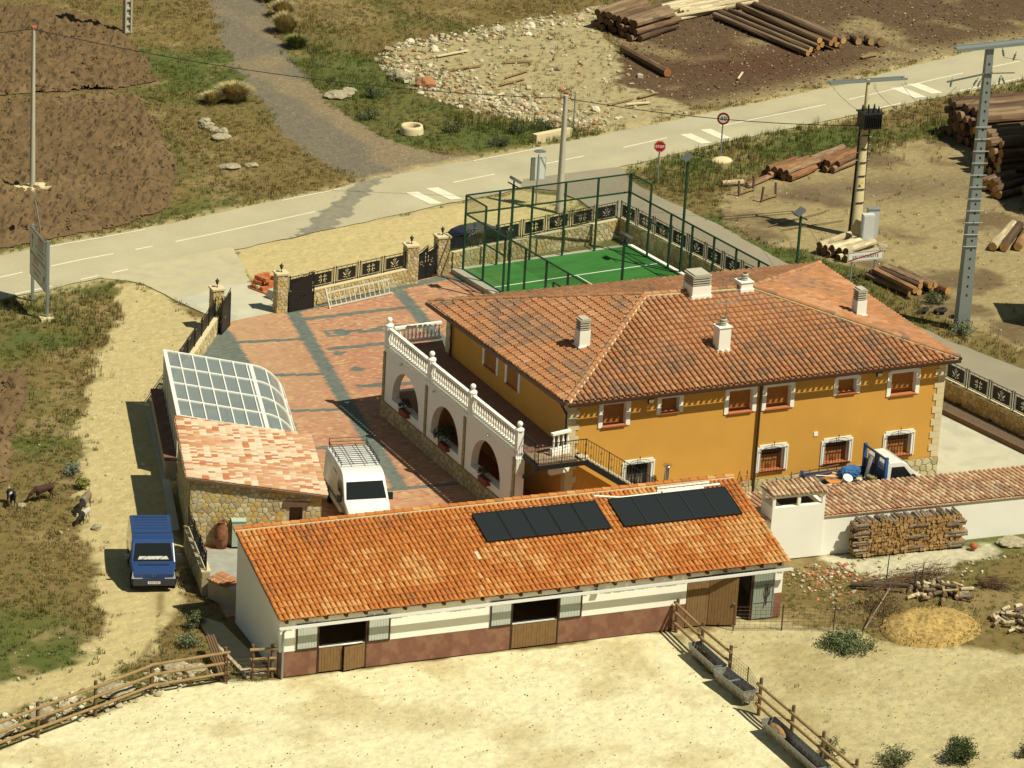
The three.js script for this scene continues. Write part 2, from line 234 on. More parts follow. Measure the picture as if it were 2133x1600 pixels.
{
  const far = new THREE.PlaneGeometry(3000, 3000); far.rotateX(-Math.PI / 2); far.translate(0, -0.12, 0);
  struct('ground', NI(far), mottled([0.21, 0.165, 0.065], 0.4, 30, { seed: 31, px: 512, cells: 16, c2: [0.10, 0.12, 0.03] }));
  const N = 2048, map = tex(N, N, (i, j) => { const a = mix(A0, A1, (i + 0.5) / N), b = mix(B0, B1, (j + 0.5) / N); return groundAt(a * GA[0] + b * GBv[0], a * GA[1] + b * GBv[1]); }, { clamp: true });
  const bump = tex(1024, 1024, (i, j) => clamp(0.5 + (tileN(i / 1024 * 40, j / 1024 * 40, 40, 131, 4) - 0.5) * 1.5), { data: true });
  bump.repeat.set(6, 10);
  const nx = 312, nz = 500, g = new THREE.PlaneGeometry(1, 1, nx, nz), p = g.attributes.position, uv = g.attributes.uv;
  for (let i = 0; i < p.count; i++) {
    const s = p.getX(i) + 0.5, t = 0.5 - p.getY(i), a = mix(A0, A1, s), b = mix(B0, B1, t), x = a * GA[0] + b * GBv[0], z = a * GA[1] + b * GBv[1];
    p.setXYZ(i, x, -0.045 + 0.06 * (fbm(x * 0.8, z * 0.8, 3, 140) - 0.5), z); uv.setXY(i, s, t);
  }
  g.computeVertexNormals();
  struct('meadow', g, new THREE.MeshStandardMaterial({ map, roughness: 0.96, bumpMap: bump, bumpScale: 0.05 }), { keepUV: true });
}
// ---------------------------------------------------------------- ploughed fields: clods turned up in rows
for (const [name, key, turn] of [['ploughed_field', 'field1', 0.55], ['ploughed_field', 'field2', 0.5], ['ploughed_field', 'field3', 0.3]]) {
  const P = Z[key], b = BB[key], st = 0.095, x0 = Math.max(b[0], key === 'field3' ? -37 : -24), nx = Math.ceil((b[2] - x0) / st), nz = Math.ceil((b[3] - b[1]) / st);
  const h = (x, z) => {
    const u = x * Math.cos(turn) + z * Math.sin(turn);
    const ridge = 0.5 + 0.5 * Math.sin(u * 7.4 + 2.0 * fbm(x * 0.4, z * 0.4, 2, 150)), cl = fbm(x * 3.1, z * 3.1, 3, 152), c2 = fbm(x * 1.2, z * 1.2, 2, 156);
    return 0.04 * ridge + 0.85 * Math.max(0, cl - 0.46) + 0.25 * Math.max(0, c2 - 0.5) + 0.05 * hash(Math.round(x * 10), Math.round(z * 10), 158);
  };
  const pos = [], col = [], idx = [], id = new Int32Array((nx + 1) * (nz + 1)).fill(-1);
  for (let j = 0; j <= nz; j++) for (let i = 0; i <= nx; i++) {
    const x = x0 + i * st, z = b[1] + j * st;
    if (!inPoly(P, x + (fbm(x, z, 3, 160) - 0.5) * 0.9, z + (fbm(z, x, 3, 163) - 0.5) * 0.9)) continue;
    const e = sst(0, 0.5, edgeDist(P, x, z)), k = 0.62 + 0.7 * fbm(x * 2.4, z * 2.4, 4, 166), m = sst(0.5, 0.75, fbm(x * 0.2, z * 0.2, 3, 168)) * 0.5;
    id[j * (nx + 1) + i] = pos.length / 3; pos.push(x + rr(-0.03, 0.03), 0.01 + h(x, z) * e, z + rr(-0.03, 0.03));
    const c = mix3(C.plough, [0.185, 0.122, 0.055], m); col.push(c[0] * k, c[1] * k, c[2] * k);
  }
  for (let j = 0; j < nz; j++) for (let i = 0; i < nx; i++) { const a = id[j * (nx + 1) + i], q = id[j * (nx + 1) + i + 1], c = id[(j + 1) * (nx + 1) + i], d = id[(j + 1) * (nx + 1) + i + 1]; if (a < 0 || q < 0 || c < 0 || d < 0) continue; idx.push(a, c, q, q, c, d); }
  const g = new THREE.BufferGeometry(); g.setAttribute('position', new THREE.Float32BufferAttribute(pos, 3)); g.setAttribute('color', new THREE.Float32BufferAttribute(col, 3)); g.setIndex(idx); g.computeVertexNormals();
  struct(name, g, M.vcol, { keepUV: true });
}
// loose clods thrown up by the plough
{
  const g = new THREE.IcosahedronGeometry(0.5, 0), list = [], M4 = new THREE.Matrix4(), Q = new THREE.Quaternion(), E3 = new THREE.Euler(), col = new THREE.Color();
  for (const key of ['field1', 'field2', 'field3']) { const b = BB[key]; for (let n = 0; n < (key === 'field3' ? 2500 : 12000); n++) { const x = rr(Math.max(b[0], -34), b[2]), z = rr(b[1], b[3]); if (inside(key, x, z) < 0.15 || rnd() > 0.25 + 1.1 * sst(0.4, 0.7, fbm(x * 0.8, z * 0.35, 3, 164))) continue; list.push([x, z, rr(0.07, 0.17) * (rnd() < 0.07 ? 1.8 : 1)]); } }
  const im = new THREE.InstancedMesh(g, std([1, 1, 1], 0.97), list.length); im.name = 'soil_clods'; im.userData = { kind: 'stuff', label: 'brown clods of ploughed soil lying in the fields', category: 'soil' }; im.castShadow = im.receiveShadow = true;
  list.forEach(([x, z, s], k) => { M4.compose(V(x, 0.05 + s * 0.25, z), Q.setFromEuler(E3.set(rr(0, 3), rr(0, 6), rr(0, 3))), V(s * rr(0.8, 1.5), s * rr(0.6, 1), s * rr(0.8, 1.3))); im.setMatrixAt(k, M4); const j = rr(0.6, 1.25); im.setColorAt(k, col.setRGB(0.135 * j, 0.084 * j, 0.036 * j)); }); scene.add(im);
}
// ---------------------------------------------------------------- roads
function strip(name, L, R, y, mat, sMax, sMin = 0, uvOf) {          // a band between two lines given as functions of s
  const n = Math.ceil((sMax - sMin) / 0.5), m = 10, pos = [], uv = [], idx = [];
  for (let i = 0; i <= n; i++) {
    const s = mix(sMin, sMax, i / n), a = L(s), b = R(s), ja = (fbm(s * 1.3, 1, 3, 170) - 0.5) * 0.35, jb = (fbm(s * 1.3, 9, 3, 173) - 0.5) * 0.35, len = Math.hypot(a[0] - b[0], a[1] - b[1]);
    for (let k = 0; k <= m; k++) { const t = mix(ja / len, 1 + jb / len, k / m); pos.push(mix(a[0], b[0], t), y + 0.02 * Math.sin(Math.PI * k / m), mix(a[1], b[1], t)); uv.push((s - sMin) / (sMax - sMin), k / m); }
  }
  for (let i = 0; i < n; i++) for (let k = 0; k < m; k++) { const a = i * (m + 1) + k, c = a + m + 1; idx.push(a, a + 1, c, c, a + 1, c + 1); }
  const g = new THREE.BufferGeometry(); g.setAttribute('position', new THREE.Float32BufferAttribute(pos, 3)); g.setAttribute('uv', new THREE.Float32BufferAttribute(uv, 2)); g.setIndex(idx); g.computeVertexNormals();
  if (g.attributes.normal.getY(5) < 0) { for (let i = 0; i < idx.length; i += 3) [idx[i], idx[i + 1]] = [idx[i + 1], idx[i]]; g.setIndex(idx); g.computeVertexNormals(); }
  return struct(name, g, mat, { keepUV: true });
}
const asphalt = (x, z, v) => {                                      // sun-bleached asphalt
  const k = 0.86 + 0.22 * fbm(x * 0.5, z * 0.5, 4, 180) + 0.10 * (hash(Math.floor(x * 20), Math.floor(z * 20), 7) - 0.5);
  let c = mix3([0.43, 0.39, 0.255], [0.385, 0.355, 0.25], fbm(x * 0.15, z * 0.15, 3, 184));
  const t = Math.sin(v * Math.PI * 4 - Math.PI / 2) * 0.5 + 0.5; c = mix3(c, [0.46, 0.42, 0.28], 0.3 * t);
  return [c[0] * k, c[1] * k, c[2] * k];
};
let mainRoad;
{
  const W = 2048, H = 160, x0 = -60, x1 = 90;
  const map = tex(W, H, (i, j) => {
    const x = mix(x0, x1, (i + 0.5) / W), v = (j + 0.5) / H, z = mix(along(roadN, x), along(roadS, x), v);
    let c = asphalt(x, z, v);
    // trench patch across the road, skid marks, an old repair
    { const t = (z + 15.2) / 6.6, cx = mix(2.6, -4.2, t), w = mix(0.95, 1.15, t) + (fbm(x * 2, z * 2, 3, 190) - 0.5) * 1.5, d = w - Math.abs(x - cx); c = mix3(c, [0.185, 0.17, 0.13], 0.85 * sst(0, 0.25, d) * (0.75 + 0.5 * fbm(x * 3, z * 3, 3, 191))); }
    { const d = Math.exp(-((x - 33) ** 2 / 6 + (z + 18.6 - (33 - x) * 0.2) ** 2 / 0.06)); c = mix3(c, [0.22, 0.215, 0.19], 0.6 * d * (0.4 + fbm(x * 2, z * 6, 2, 193))); }
    { const d = Math.exp(-((x - 21) ** 2 / 30 + (v - 0.62) ** 2 / 0.01)); c = mix3(c, [0.33, 0.31, 0.25], 0.5 * d * fbm(x * 0.6, z * 3, 3, 195)); }
    return c;
  }, { clamp: true });
  mainRoad = strip('road', (s) => [s, along(roadN, s)], (s) => [s, along(roadS, s)], 0.0, new THREE.MeshStandardMaterial({ map, roughness: 0.93 }), x1, x0);
  const paint = mottled([0.66, 0.63, 0.50], 0.12, 2, { seed: 41 });
  const mark = (pts, y) => obj('road_marking', prism(pts, y - 0.01, y), paint, mainRoad);
  const mid = (x, t = 0.5) => mix(along(roadN, x), along(roadS, x), t);
  const lineSeg = (xa, xb, t, w) => { const n = Math.max(2, Math.ceil((xb - xa) / 3)), up = [], dn = []; for (let i = 0; i <= n; i++) { const x = mix(xa, xb, i / n), z = mid(x, t); up.push([x, z - w / 2]); dn.unshift([x, z + w / 2]); } mark([...up, ...dn], 0.027); };
  for (const [a, b] of [[-30, -26.5], [-24.5, -20.7], [-19.0, -15.2], [-13.9, -12.8], [-11.4, -2.2], [7.4, 10.4], [14, 17], [20, 23.5], [27.8, 36.5], [38.5, 49], [51, 56], [58, 64]]) lineSeg(a, b, 0.5, 0.10);
  for (const [a, b] of [[-34, -24], [-22.8, -20.2], [-18.5, -17.4], [-16.6, -15.6], [38.0, 41.2], [46, 58]]) lineSeg(a, b, 0.955, 0.12);
  for (const [a, b] of [[10.5, 15.5], [-3, 1.0], [-19, -12]]) lineSeg(a, b, 0.04, 0.09);
  for (const q of [[[4.03, -13.13], [4.73, -13.03], [4.95, -10.70], [4.25, -10.85]], [[5.46, -13.40], [6.17, -13.31], [6.40, -11.02], [5.70, -11.12]], [[24.58, -16.93], [25.31, -16.86], [25.43, -14.85], [24.70, -14.95]], [[26.23, -17.33], [26.94, -17.27], [27.06, -15.25], [26.33, -15.33]], [[42.50, -20.57], [43.35, -20.48], [43.46, -18.13], [42.62, -18.23]], [[44.03, -20.90], [44.89, -20.81], [45.02, -18.52], [44.17, -18.62]]]) mark(q, 0.028);
  tag(obj('manhole_cover', lathe([[0, 0.035], [0.33, 0.035], [0.35, 0.02], [0.35, 0.0]], 20).translate(15.06, 0, -17.05), M.darkSteel), 'round dark manhole cover set in the main road', 'manhole cover');
}
{
  const jm = mottled([0.45, 0.405, 0.26], 0.10, 9, { seed: 44, px: 512, cells: 16, c2: [0.42, 0.385, 0.265] });
  struct('junction_asphalt', prism(Z.junction, -0.05, 0.008), jm);
  struct('concrete_apron', prism(Z.apron, -0.05, 0.024), M.paleConcrete);
  // lane beside the padel court
  const laneR = [[-13.2, 18.0], [-10.1, 17.0], [-7.9, 16.9], [-2.1, 17.2], [3.5, 17.0], [17.3, 17.6], [19.9, 18.0], [22.8, 18.6], [26.4, 19.3], [60, 24]], laneL = [[-13.2, 10.2], [-11.6, 10.7], [-10.4, 12.0], [-8.2, 12.4], [-4, 11.7], [0, 11.7], [10, 12.0], [24, 12.8], [30, 13.0], [60, 15]];
  const lane = tex(512, 128, (i, j) => { const x = i / 512 * 75, z = j / 128 * 6, k = 0.85 + 0.3 * fbm(x * 0.5, z * 0.5, 4, 201); return [0.26 * k, 0.23 * k, 0.165 * k]; });
  strip('lane', (s) => [along(laneL, s), s], (s) => [along(laneR, s), s], 0.004, new THREE.MeshStandardMaterial({ map: lane, roughness: 0.94 }), 60, -12.9);
}
// ---------------------------------------------------------------- paved courtyard
{
  const x0 = -31, x1 = 4, z0 = -1, z1 = 37.5, W = 1600, H = 1760;
  const seg = (x, z, ax, az, bx, bz) => { const dx = bx - ax, dz = bz - az, L2 = dx * dx + dz * dz, t = ((x - ax) * dx + (z - az) * dz) / L2; return [t, Math.abs((x - ax) * dz - (z - az) * dx) / Math.sqrt(L2)]; };
  const bands = [[-10.8, 1.7, -14.6, 14.7, 0.36], [-14.6, 14.7, -17.2, 24.2, 0.36], [-4.35, 1.0, -6.6, 10.5, 0.36], [-10.8, 2.95, -4.6, 3.4, 0.2], [-11.8, 7.2, -6, 7.85, 0.2], [-15.4, 4.64, -12.1, 5.5, 0.17], [-16.0, 9.3, -13.1, 10.3, 0.17], [-17.4, 13.8, -14.2, 14.85, 0.17], [-18.4, 18.4, -15.4, 19.4, 0.17], [-20.5, 23.6, -14.6, 24.6, 0.2], [-12.9, 12.2, -10, 12.9, 0.2], [-11.2, 1.75, -0.9, 0.1, 0.30], [-0.7, 0.2, 0.6, 4.4, 0.35]];
  const dia = [[-11.51, 7.9], [-11.72, 10.2], [-11.88, 12.4]];
  // lettering laid in grey pavers: rows of cells along the second band, '#' grey and '.' red
  const word = ['######..........#######.......', '#..########..####..#########..', '######################..######', '#..####..########..##########.', '######..........#######.......'];
  const map = tex(W, H, (i, j) => {
    const x = mix(x0, x1, (i + 0.5) / W), z = mix(z0, z1, (j + 0.5) / H);
    const ca = Math.cos(0.17), sa = Math.sin(0.17), u = x * ca + z * sa, v = -x * sa + z * ca;
    const row = Math.floor(v / 0.105), uu = u / 0.21 + (row & 1) * 0.5, col = Math.floor(uu), fu = uu - col, fv = v / 0.105 - row;
    const h = hash(col, row, 210), patch = fbm(x * 0.22, z * 0.22, 3, 212), cx = (col + 0.5 - (row & 1) * 0.5) * 0.21, cz = (row + 0.5) * 0.105, px = cx * ca - cz * sa, pz = cx * sa + cz * ca;
    let c = mix3([0.40, 0.19, 0.115], [0.45, 0.255, 0.14], clamp(patch * 1.6 - 0.4 + (h - 0.5) * 0.7));
    if (h > 0.90) c = [0.47, 0.33, 0.17]; if (h < 0.12) c = [0.34, 0.15, 0.10];
    c = mix3(c, [0.45, 0.30, 0.17], 0.5 * sst(-11, -16, px + (pz - 8) * 0.25) * sst(20, 8, pz));
    let grey = false;
    for (const [ax, az, bx, bz, w] of bands) { const [t, d] = seg(px, pz, ax, az, bx, bz); if (t > -0.01 && t < 1.01 && d < w) { grey = true; break; } }
    if (!grey) for (const [dx, dz] of dia) if (Math.abs(px - dx) * 0.8 + Math.abs(pz - dz) < 0.36) grey = true;
    if (!grey) { const lx = px + 10.75, lu = lx * 0.985 + (pz - 4.75) * 0.17, lv = -lx * 0.17 + (pz - 4.75) * 0.985; if (lu > 0 && lu < 5.4 && lv > 0 && lv < 0.95) { const rI = Math.floor(lv / 0.19), cI = Math.floor(lu / 0.18); grey = word[rI] && word[rI][cI] === '#'; } }
    if (!grey && px < -14.7 && inPoly([[-15.2, 2.4], [-14.9, 3.05], [-16.0, 7.2], [-17.0, 11.2], [-17.9, 15.6], [-19, 18], [-24, 12], [-19, 6.5]], px, pz)) grey = true;
    if (grey) { const k = 0.85 + 0.35 * h; c = [0.12 * k, 0.14 * k, 0.122 * k]; }
    const joint = (fu < 0.06 || fv < 0.10) ? 0.72 : 1, k = joint * (0.9 + 0.2 * fbm(x * 2, z * 2, 2, 215));
    return [c[0] * k, c[1] * k, c[2] * k];
  }, { clamp: true });
  const g = prism(Z.yard, -0.1, 0.03), p = g.attributes.position, uv = new Float32Array(p.count * 2);
  for (let i = 0; i < p.count; i++) { uv[2 * i] = (p.getX(i) - x0) / (x1 - x0); uv[2 * i + 1] = (p.getZ(i) - z0) / (z1 - z0); }
  g.setAttribute('uv', new THREE.BufferAttribute(uv, 2));
  struct('courtyard_paving', g, new THREE.MeshStandardMaterial({ map, roughness: 0.9 }), { keepUV: true });
  // concrete yard behind the house
  struct('concrete_yard', prism([[-9.0, 30.9], [6.0, 32.2], [6.05, 26], [6.6, 20], [12.2, 20], [12.1, 24], [11.3, 26.2], [11.6, 31.9], [12.5, 41], [6, 39.4], [-6.2, 37.3], [-8.2, 36.95]], -0.06, 0.02), M.paleConcrete);
}
// ---------------------------------------------------------------- pieces that repeat: roof tiles and stones
function tileGeo(w, L, rise, lift) {                                // barrel tile: x across, y up the slope, z out of the roof
  const n = 6, pos = [], ring = (y, ww, z, th) => { const a = []; for (let i = 0; i <= n; i++) { const t = Math.PI * i / n; a.push([-Math.cos(t) * (ww / 2 - th), y, z + Math.sin(t) * (rise - th)]); } return a; };
  const A = ring(-0.03, w, lift, 0), B = ring(L + 0.03, w * 0.84, 0, 0), I = ring(-0.03, w, lift, 0.018), q = (a, b, c, d) => { for (const p of [a, b, c, a, c, d]) pos.push(...p); };
  for (let i = 0; i < n; i++) { q(A[i], A[i + 1], B[i + 1], B[i]); q(I[i], I[i + 1], A[i + 1], A[i]); }
  const g = new THREE.BufferGeometry(); g.setAttribute('position', new THREE.Float32BufferAttribute(pos, 3)); g.computeVertexNormals(); g.setAttribute('uv', new THREE.Float32BufferAttribute(new Float32Array(pos.length / 3 * 2), 2));
  const p = g.attributes.position; const nn = g.attributes.normal;  // round the shell
  for (let i = 0; i < p.count; i++) if (i % 12 < 6) { const v = V(p.getX(i) * (2 * rise / w), 0, (p.getZ(i) - lift * 0.5)).normalize(); nn.setXYZ(i, v.x, 0, v.z); }
  return boxUV(g);
}
function tileTones(list) { return list.map((c) => ({ c, m: std(c, 0.92) })); }
// rows of tiles over a roof face: parent is the roof deck, poly is the face outline in (along eave, up slope) metres
function tileRoof(parent, P0, U, S, poly, cw, rl, tones, o = {}) {
  const Nn = new THREE.Vector3().crossVectors(U, S).normalize(), g = tileGeo(cw * (o.fill || 0.86), rl, cw * (o.rise || 0.32), o.lift || 0.04), b = bbox(poly), cells = [];
  for (let r = 0, v = b[1]; v < b[3]; v += rl, r++) for (let u = b[0] + cw / 2; u < b[2]; u += cw) {
    if (!inPoly(poly, u, v + rl * 0.5)) continue;
    const t = clamp(fbm(u * 0.45 + (o.seed || 0), v * 0.45, 3, 220) * 1.5 - 0.5 + hash(Math.round(u / cw), r, 221 + (o.seed || 0)) * 0.5, 0, 0.999);
    cells.push([u + rr(-0.012, 0.012), v + rr(-0.015, 0.015), tones[Math.floor(t * tones.length)], rr(-0.025, 0.025), r]);
  }
  const mat4 = (u, v, a) => new THREE.Matrix4().makeBasis(U, S, Nn).multiply(new THREE.Matrix4().makeRotationZ(a)).setPosition(P0.clone().addScaledVector(U, u).addScaledVector(S, v).addScaledVector(Nn, o.up || 0.015));
  const single = o.single || 0; let order = cells.map((c, i) => i);
  if (single) { const w = (i) => P0.clone().addScaledVector(U, cells[i][0]).addScaledVector(S, cells[i][1]); const pw = parent.parent.position; order.sort((i, j) => w(i).add(pw).distanceTo(camera.position) - w(j).add(pw).distanceTo(camera.position)); }
  const rest = [];
  order.forEach((ci, k) => {
    const [u, v, tone, a] = cells[ci], m4 = mat4(u, v, a);
    if (k < single) { const m = new THREE.Mesh(g, tone.m); m.name = 'roof_tile'; m.castShadow = m.receiveShadow = true; m.applyMatrix4(m4); parent.add(m); } else { const q = g.clone().applyMatrix4(m4), j = rr(0.9, 1.1); rest.push(tint(q, [tone.c[0] * j, tone.c[1] * j, tone.c[2] * j])); }
  });
  if (rest.length) obj('roof_tiles', rest, M.vcol, parent, { kind: 'stuff' });
}
// ridge or hip capping: tiles laid end to end along a line
function ridge(parent, p, q, tones, bed, w = 0.26) {
  const d = q.clone().sub(p), L = d.length(), n = Math.round(L / 0.40), g = tileGeo(w, L / n, w * 0.40, 0.03); d.normalize();
  const x = new THREE.Vector3().crossVectors(d, UP).normalize(), z = new THREE.Vector3().crossVectors(x, d);
  obj('ridge_mortar', beam(p.clone().addScaledVector(z, 0.03), q.clone().addScaledVector(z, 0.03), w * 1.35, 0.075), bed, parent);
  for (let i = 0; i < n; i++) { const m = new THREE.Mesh(g, pick(tones).m); m.name = 'ridge_tile'; m.castShadow = m.receiveShadow = true; m.applyMatrix4(new THREE.Matrix4().makeBasis(x, d, z).setPosition(p.clone().addScaledVector(d, i * L / n).addScaledVector(z, 0.065))); parent.add(m); }
}
const stoneTones = tileTones([[0.47, 0.38, 0.19], [0.54, 0.46, 0.26], [0.41, 0.33, 0.17], [0.58, 0.51, 0.33], [0.50, 0.40, 0.17], [0.36, 0.30, 0.18], [0.48, 0.42, 0.27], [0.52, 0.37, 0.12]]);
// rubble stones on a wall face: O corner, U along, N out; top(u) gives the height, holes are [u0, v0, u1, v1]
function stones(parent, O, U, N, W, H, size, o = {}) {
  const top = o.top || (() => H), nc = Math.max(1, Math.round(W / size)), nr = Math.max(1, Math.round(H / (size * 0.8))), dx = W / nc, dy = H / nr, sd = o.seed || Math.floor(rnd() * 1e6), S = {};
  const at = (i, j) => S[i + ',' + j] || (S[i + ',' + j] = [(i + 0.5 + (j & 1 ? 0.5 : 0) + (hash(i, j, sd) - 0.5) * 0.75) * dx, (j + 0.5 + (hash(i, j, sd + 1) - 0.5) * 0.7) * dy]);
  const clip = (poly, nx, ny, d) => { const out = []; for (let i = 0; i < poly.length; i++) { const a = poly[i], b = poly[(i + 1) % poly.length], da = a[0] * nx + a[1] * ny - d, db = b[0] * nx + b[1] * ny - d; if (da <= 0) out.push(a); if (da * db < 0) { const t = da / (da - db); out.push([mix(a[0], b[0], t), mix(a[1], b[1], t)]); } } return out; };
  const rest = []; let made = 0; const max = o.max ?? 300;
  for (let j = -1; j <= nr; j++) for (let i = -1; i <= nc; i++) {
    const c = at(i, j); let poly = [[c[0] - 2 * dx, c[1] - 2 * dy], [c[0] + 2 * dx, c[1] - 2 * dy], [c[0] + 2 * dx, c[1] + 2 * dy], [c[0] - 2 * dx, c[1] + 2 * dy]];
    for (let b = -2; b <= 2; b++) for (let a = -2; a <= 2; a++) { if (!a && !b) continue; const e = at(i + a, j + b), nx = e[0] - c[0], ny = e[1] - c[1]; poly = clip(poly, nx, ny, (e[0] ** 2 + e[1] ** 2 - c[0] ** 2 - c[1] ** 2) / 2); if (poly.length < 3) break; }
    poly = clip(poly, -1, 0, 0); poly = clip(poly, 1, 0, W); poly = clip(poly, 0, -1, 0); if (poly.length > 2) { const t0 = top(0), t1 = top(W), s = (t1 - t0) / W; poly = clip(poly, -s, 1, t0); }
    for (const h of o.holes || []) { if (poly.length < 3) break; const m = poly.reduce((q, p) => [q[0] + p[0] / poly.length, q[1] + p[1] / poly.length], [0, 0]); if (m[0] > h[0] && m[0] < h[2] && m[1] > h[1] && m[1] < h[3]) { poly = []; break; } const dl = h[0] - m[0], dr = m[0] - h[2], db = h[1] - m[1], dt = m[1] - h[3], k = Math.max(dl, dr, db, dt); if (k === dl) poly = clip(poly, 1, 0, h[0]); else if (k === dr) poly = clip(poly, -1, 0, -h[2]); else if (k === db) poly = clip(poly, 0, 1, h[1]); else poly = clip(poly, 0, -1, -h[3]); }
    if (poly.length < 3) continue;
    const n = poly.length, m = poly.reduce((q, p) => [q[0] + p[0] / n, q[1] + p[1] / n], [0, 0]), rad = poly.reduce((q, p) => q + Math.hypot(p[0] - m[0], p[1] - m[1]) / n, 0); if (rad < 0.04) continue;
    const k0 = 1 - (o.joint || 0.012) / rad, k1 = k0 * 0.91, dep = (o.depth || 0.03) * rr(0.6, 1.3), W3 = (u, v, d) => O.clone().addScaledVector(U, u).addScaledVector(UP, v).addScaledVector(N, d), pos = [];
    const A = poly.map((p) => W3(mix(m[0], p[0], k0), mix(m[1], p[1], k0), -0.005)), B = poly.map((p) => W3(mix(m[0], p[0], k1), mix(m[1], p[1], k1), dep * rr(0.75, 1))), T = W3(m[0], m[1], dep * 1.15), f = (a, b, c2) => pos.push(a.x, a.y, a.z, b.x, b.y, b.z, c2.x, c2.y, c2.z);
    for (let q = 0; q < n; q++) { const r = (q + 1) % n; f(A[q], A[r], B[r]); f(A[q], B[r], B[q]); f(B[q], B[r], T); }
    const g = new THREE.BufferGeometry(); g.setAttribute('position', new THREE.Float32BufferAttribute(pos, 3)); g.computeVertexNormals(); boxUV(g);
    const tone = pick(o.tones || stoneTones);
    if (made < max) { made++; const ms = new THREE.Mesh(g, tone.m); ms.name = 'stone'; ms.castShadow = ms.receiveShadow = true; parent.add(ms); } else { const j2 = rr(0.9, 1.1); rest.push(tint(g, tone.c.map((x) => x * j2))); }
  }
  if (rest.length) obj('stones', rest, M.vcol, parent, { kind: 'stuff' });
  return made;
}
const leaf = (x, y, a, l, w) => { const r = [], n = 6; for (let i = 0; i <= n; i++) { const t = i / n, k = Math.sin(Math.PI * t) * w; r.push([t * l, k]); } for (let i = n - 1; i > 0; i--) { const t = i / n, k = Math.sin(Math.PI * t) * w; r.push([t * l, -k]); } return r.map(([p, q]) => [x + p * Math.cos(a) - q * Math.sin(a), y + p * Math.sin(a) + q * Math.cos(a)]); };
const ring = (x, y, r, n = 8) => Array.from({ length: n }, (_, i) => [x + r * Math.cos(i / n * 6.2832), y + r * Math.sin(i / n * 6.2832)]);
// cut sheet-metal panel: flower (0) or pair of lilies (1)
function panelPlate(w, h, kind) {
  const s = shapeOf(rectPts(-w / 2, 0, w / 2, h)), cx = 0, c = h * 0.5;
  const L = kind === 0
    ? [ring(cx, c + 0.13, 0.035), ...[0, 1, 2, 3, 4].map((k) => leaf(cx + 0.05 * Math.cos(k * 1.2566 + 1.57), c + 0.13 + 0.05 * Math.sin(k * 1.2566 + 1.57), k * 1.2566 + 1.57, 0.085, 0.028)), leaf(cx - 0.04, c - 0.14, 2.35, 0.33, 0.035), leaf(cx + 0.04, c - 0.14, 0.79, 0.33, 0.035), leaf(cx - 0.06, c - 0.20, 2.85, 0.20, 0.02), leaf(cx + 0.06, c - 0.20, 0.29, 0.20, 0.02), leaf(cx, c - 0.10, 1.57, 0.14, 0.02), ring(cx, c - 0.215, 0.035)]
    : [-1, 1].flatMap((d) => [leaf(d * 0.07, c - 0.20, 1.57 - d * 0.2, 0.24, 0.04), leaf(d * 0.14, c + 0.04, 1.57 - d * 0.9, 0.15, 0.032), leaf(d * 0.13, c + 0.06, 1.57 + d * 0.1, 0.17, 0.032), leaf(d * 0.12, c + 0.05, 1.57 + d * 0.95, 0.11, 0.026), leaf(d * 0.16, c - 0.06, 1.57 - d * 1.9, 0.12, 0.03), leaf(d * 0.09, c - 0.22, 1.57 - d * 1.2, 0.12, 0.025)]);
  for (const q of L) s.holes.push(holeOf(q));
  return ext(s, 0.012, -0.006);
}
const plates = {};
// one railing panel standing on a wall: frame bars with the cut plate inside
function fencePanel(parent, a, b, y0, y1, kind) {
  const d = b.clone().sub(a), L = d.length(), ry = -Math.atan2(d.z, d.x), h = y1 - y0, rise = d.y, key = L.toFixed(2) + kind + h.toFixed(2);
  if (!plates[key]) { const w = L - 0.36; plates[key] = [panelPlate(w, h - 0.26, kind), merge([box(-L / 2 + 0.02, 0, -0.02, -L / 2 + 0.06, h + 0.06, 0.02), box(L / 2 - 0.06, 0, -0.02, L / 2 - 0.02, h + 0.06, 0.02), box(-L / 2, h - 0.03, -0.012, L / 2, h, 0.012), box(-L / 2, 0.06, -0.012, L / 2, 0.09, 0.012), box(-w / 2 - 0.055, 0.06, -0.008, -w / 2 - 0.035, h, 0.008), box(w / 2 + 0.035, 0.06, -0.008, w / 2 + 0.055, h, 0.008), ...[-0.3, 0, 0.3].flatMap((t) => [box(t * w - 0.01, h - 0.13, -0.006, t * w + 0.01, h - 0.02, 0.006), box(t * w - 0.01, 0.06, -0.006, t * w + 0.01, 0.14, 0.006)])])]; boxUV(plates[key][0]); boxUV(plates[key][1]); }
  const m = new THREE.Mesh(plates[key][0], M.iron); m.name = 'fence_panel'; m.position.set((a.x + b.x) / 2, y0 + 0.13 + (a.y + b.y) / 2, (a.z + b.z) / 2); m.rotation.set(0, ry, Math.atan2(rise, L)); m.castShadow = m.receiveShadow = true; parent.add(m);
  const f = new THREE.Mesh(plates[key][1], M.iron); f.name = 'frame'; f.position.y = -0.13; f.castShadow = f.receiveShadow = true; m.add(f);
}
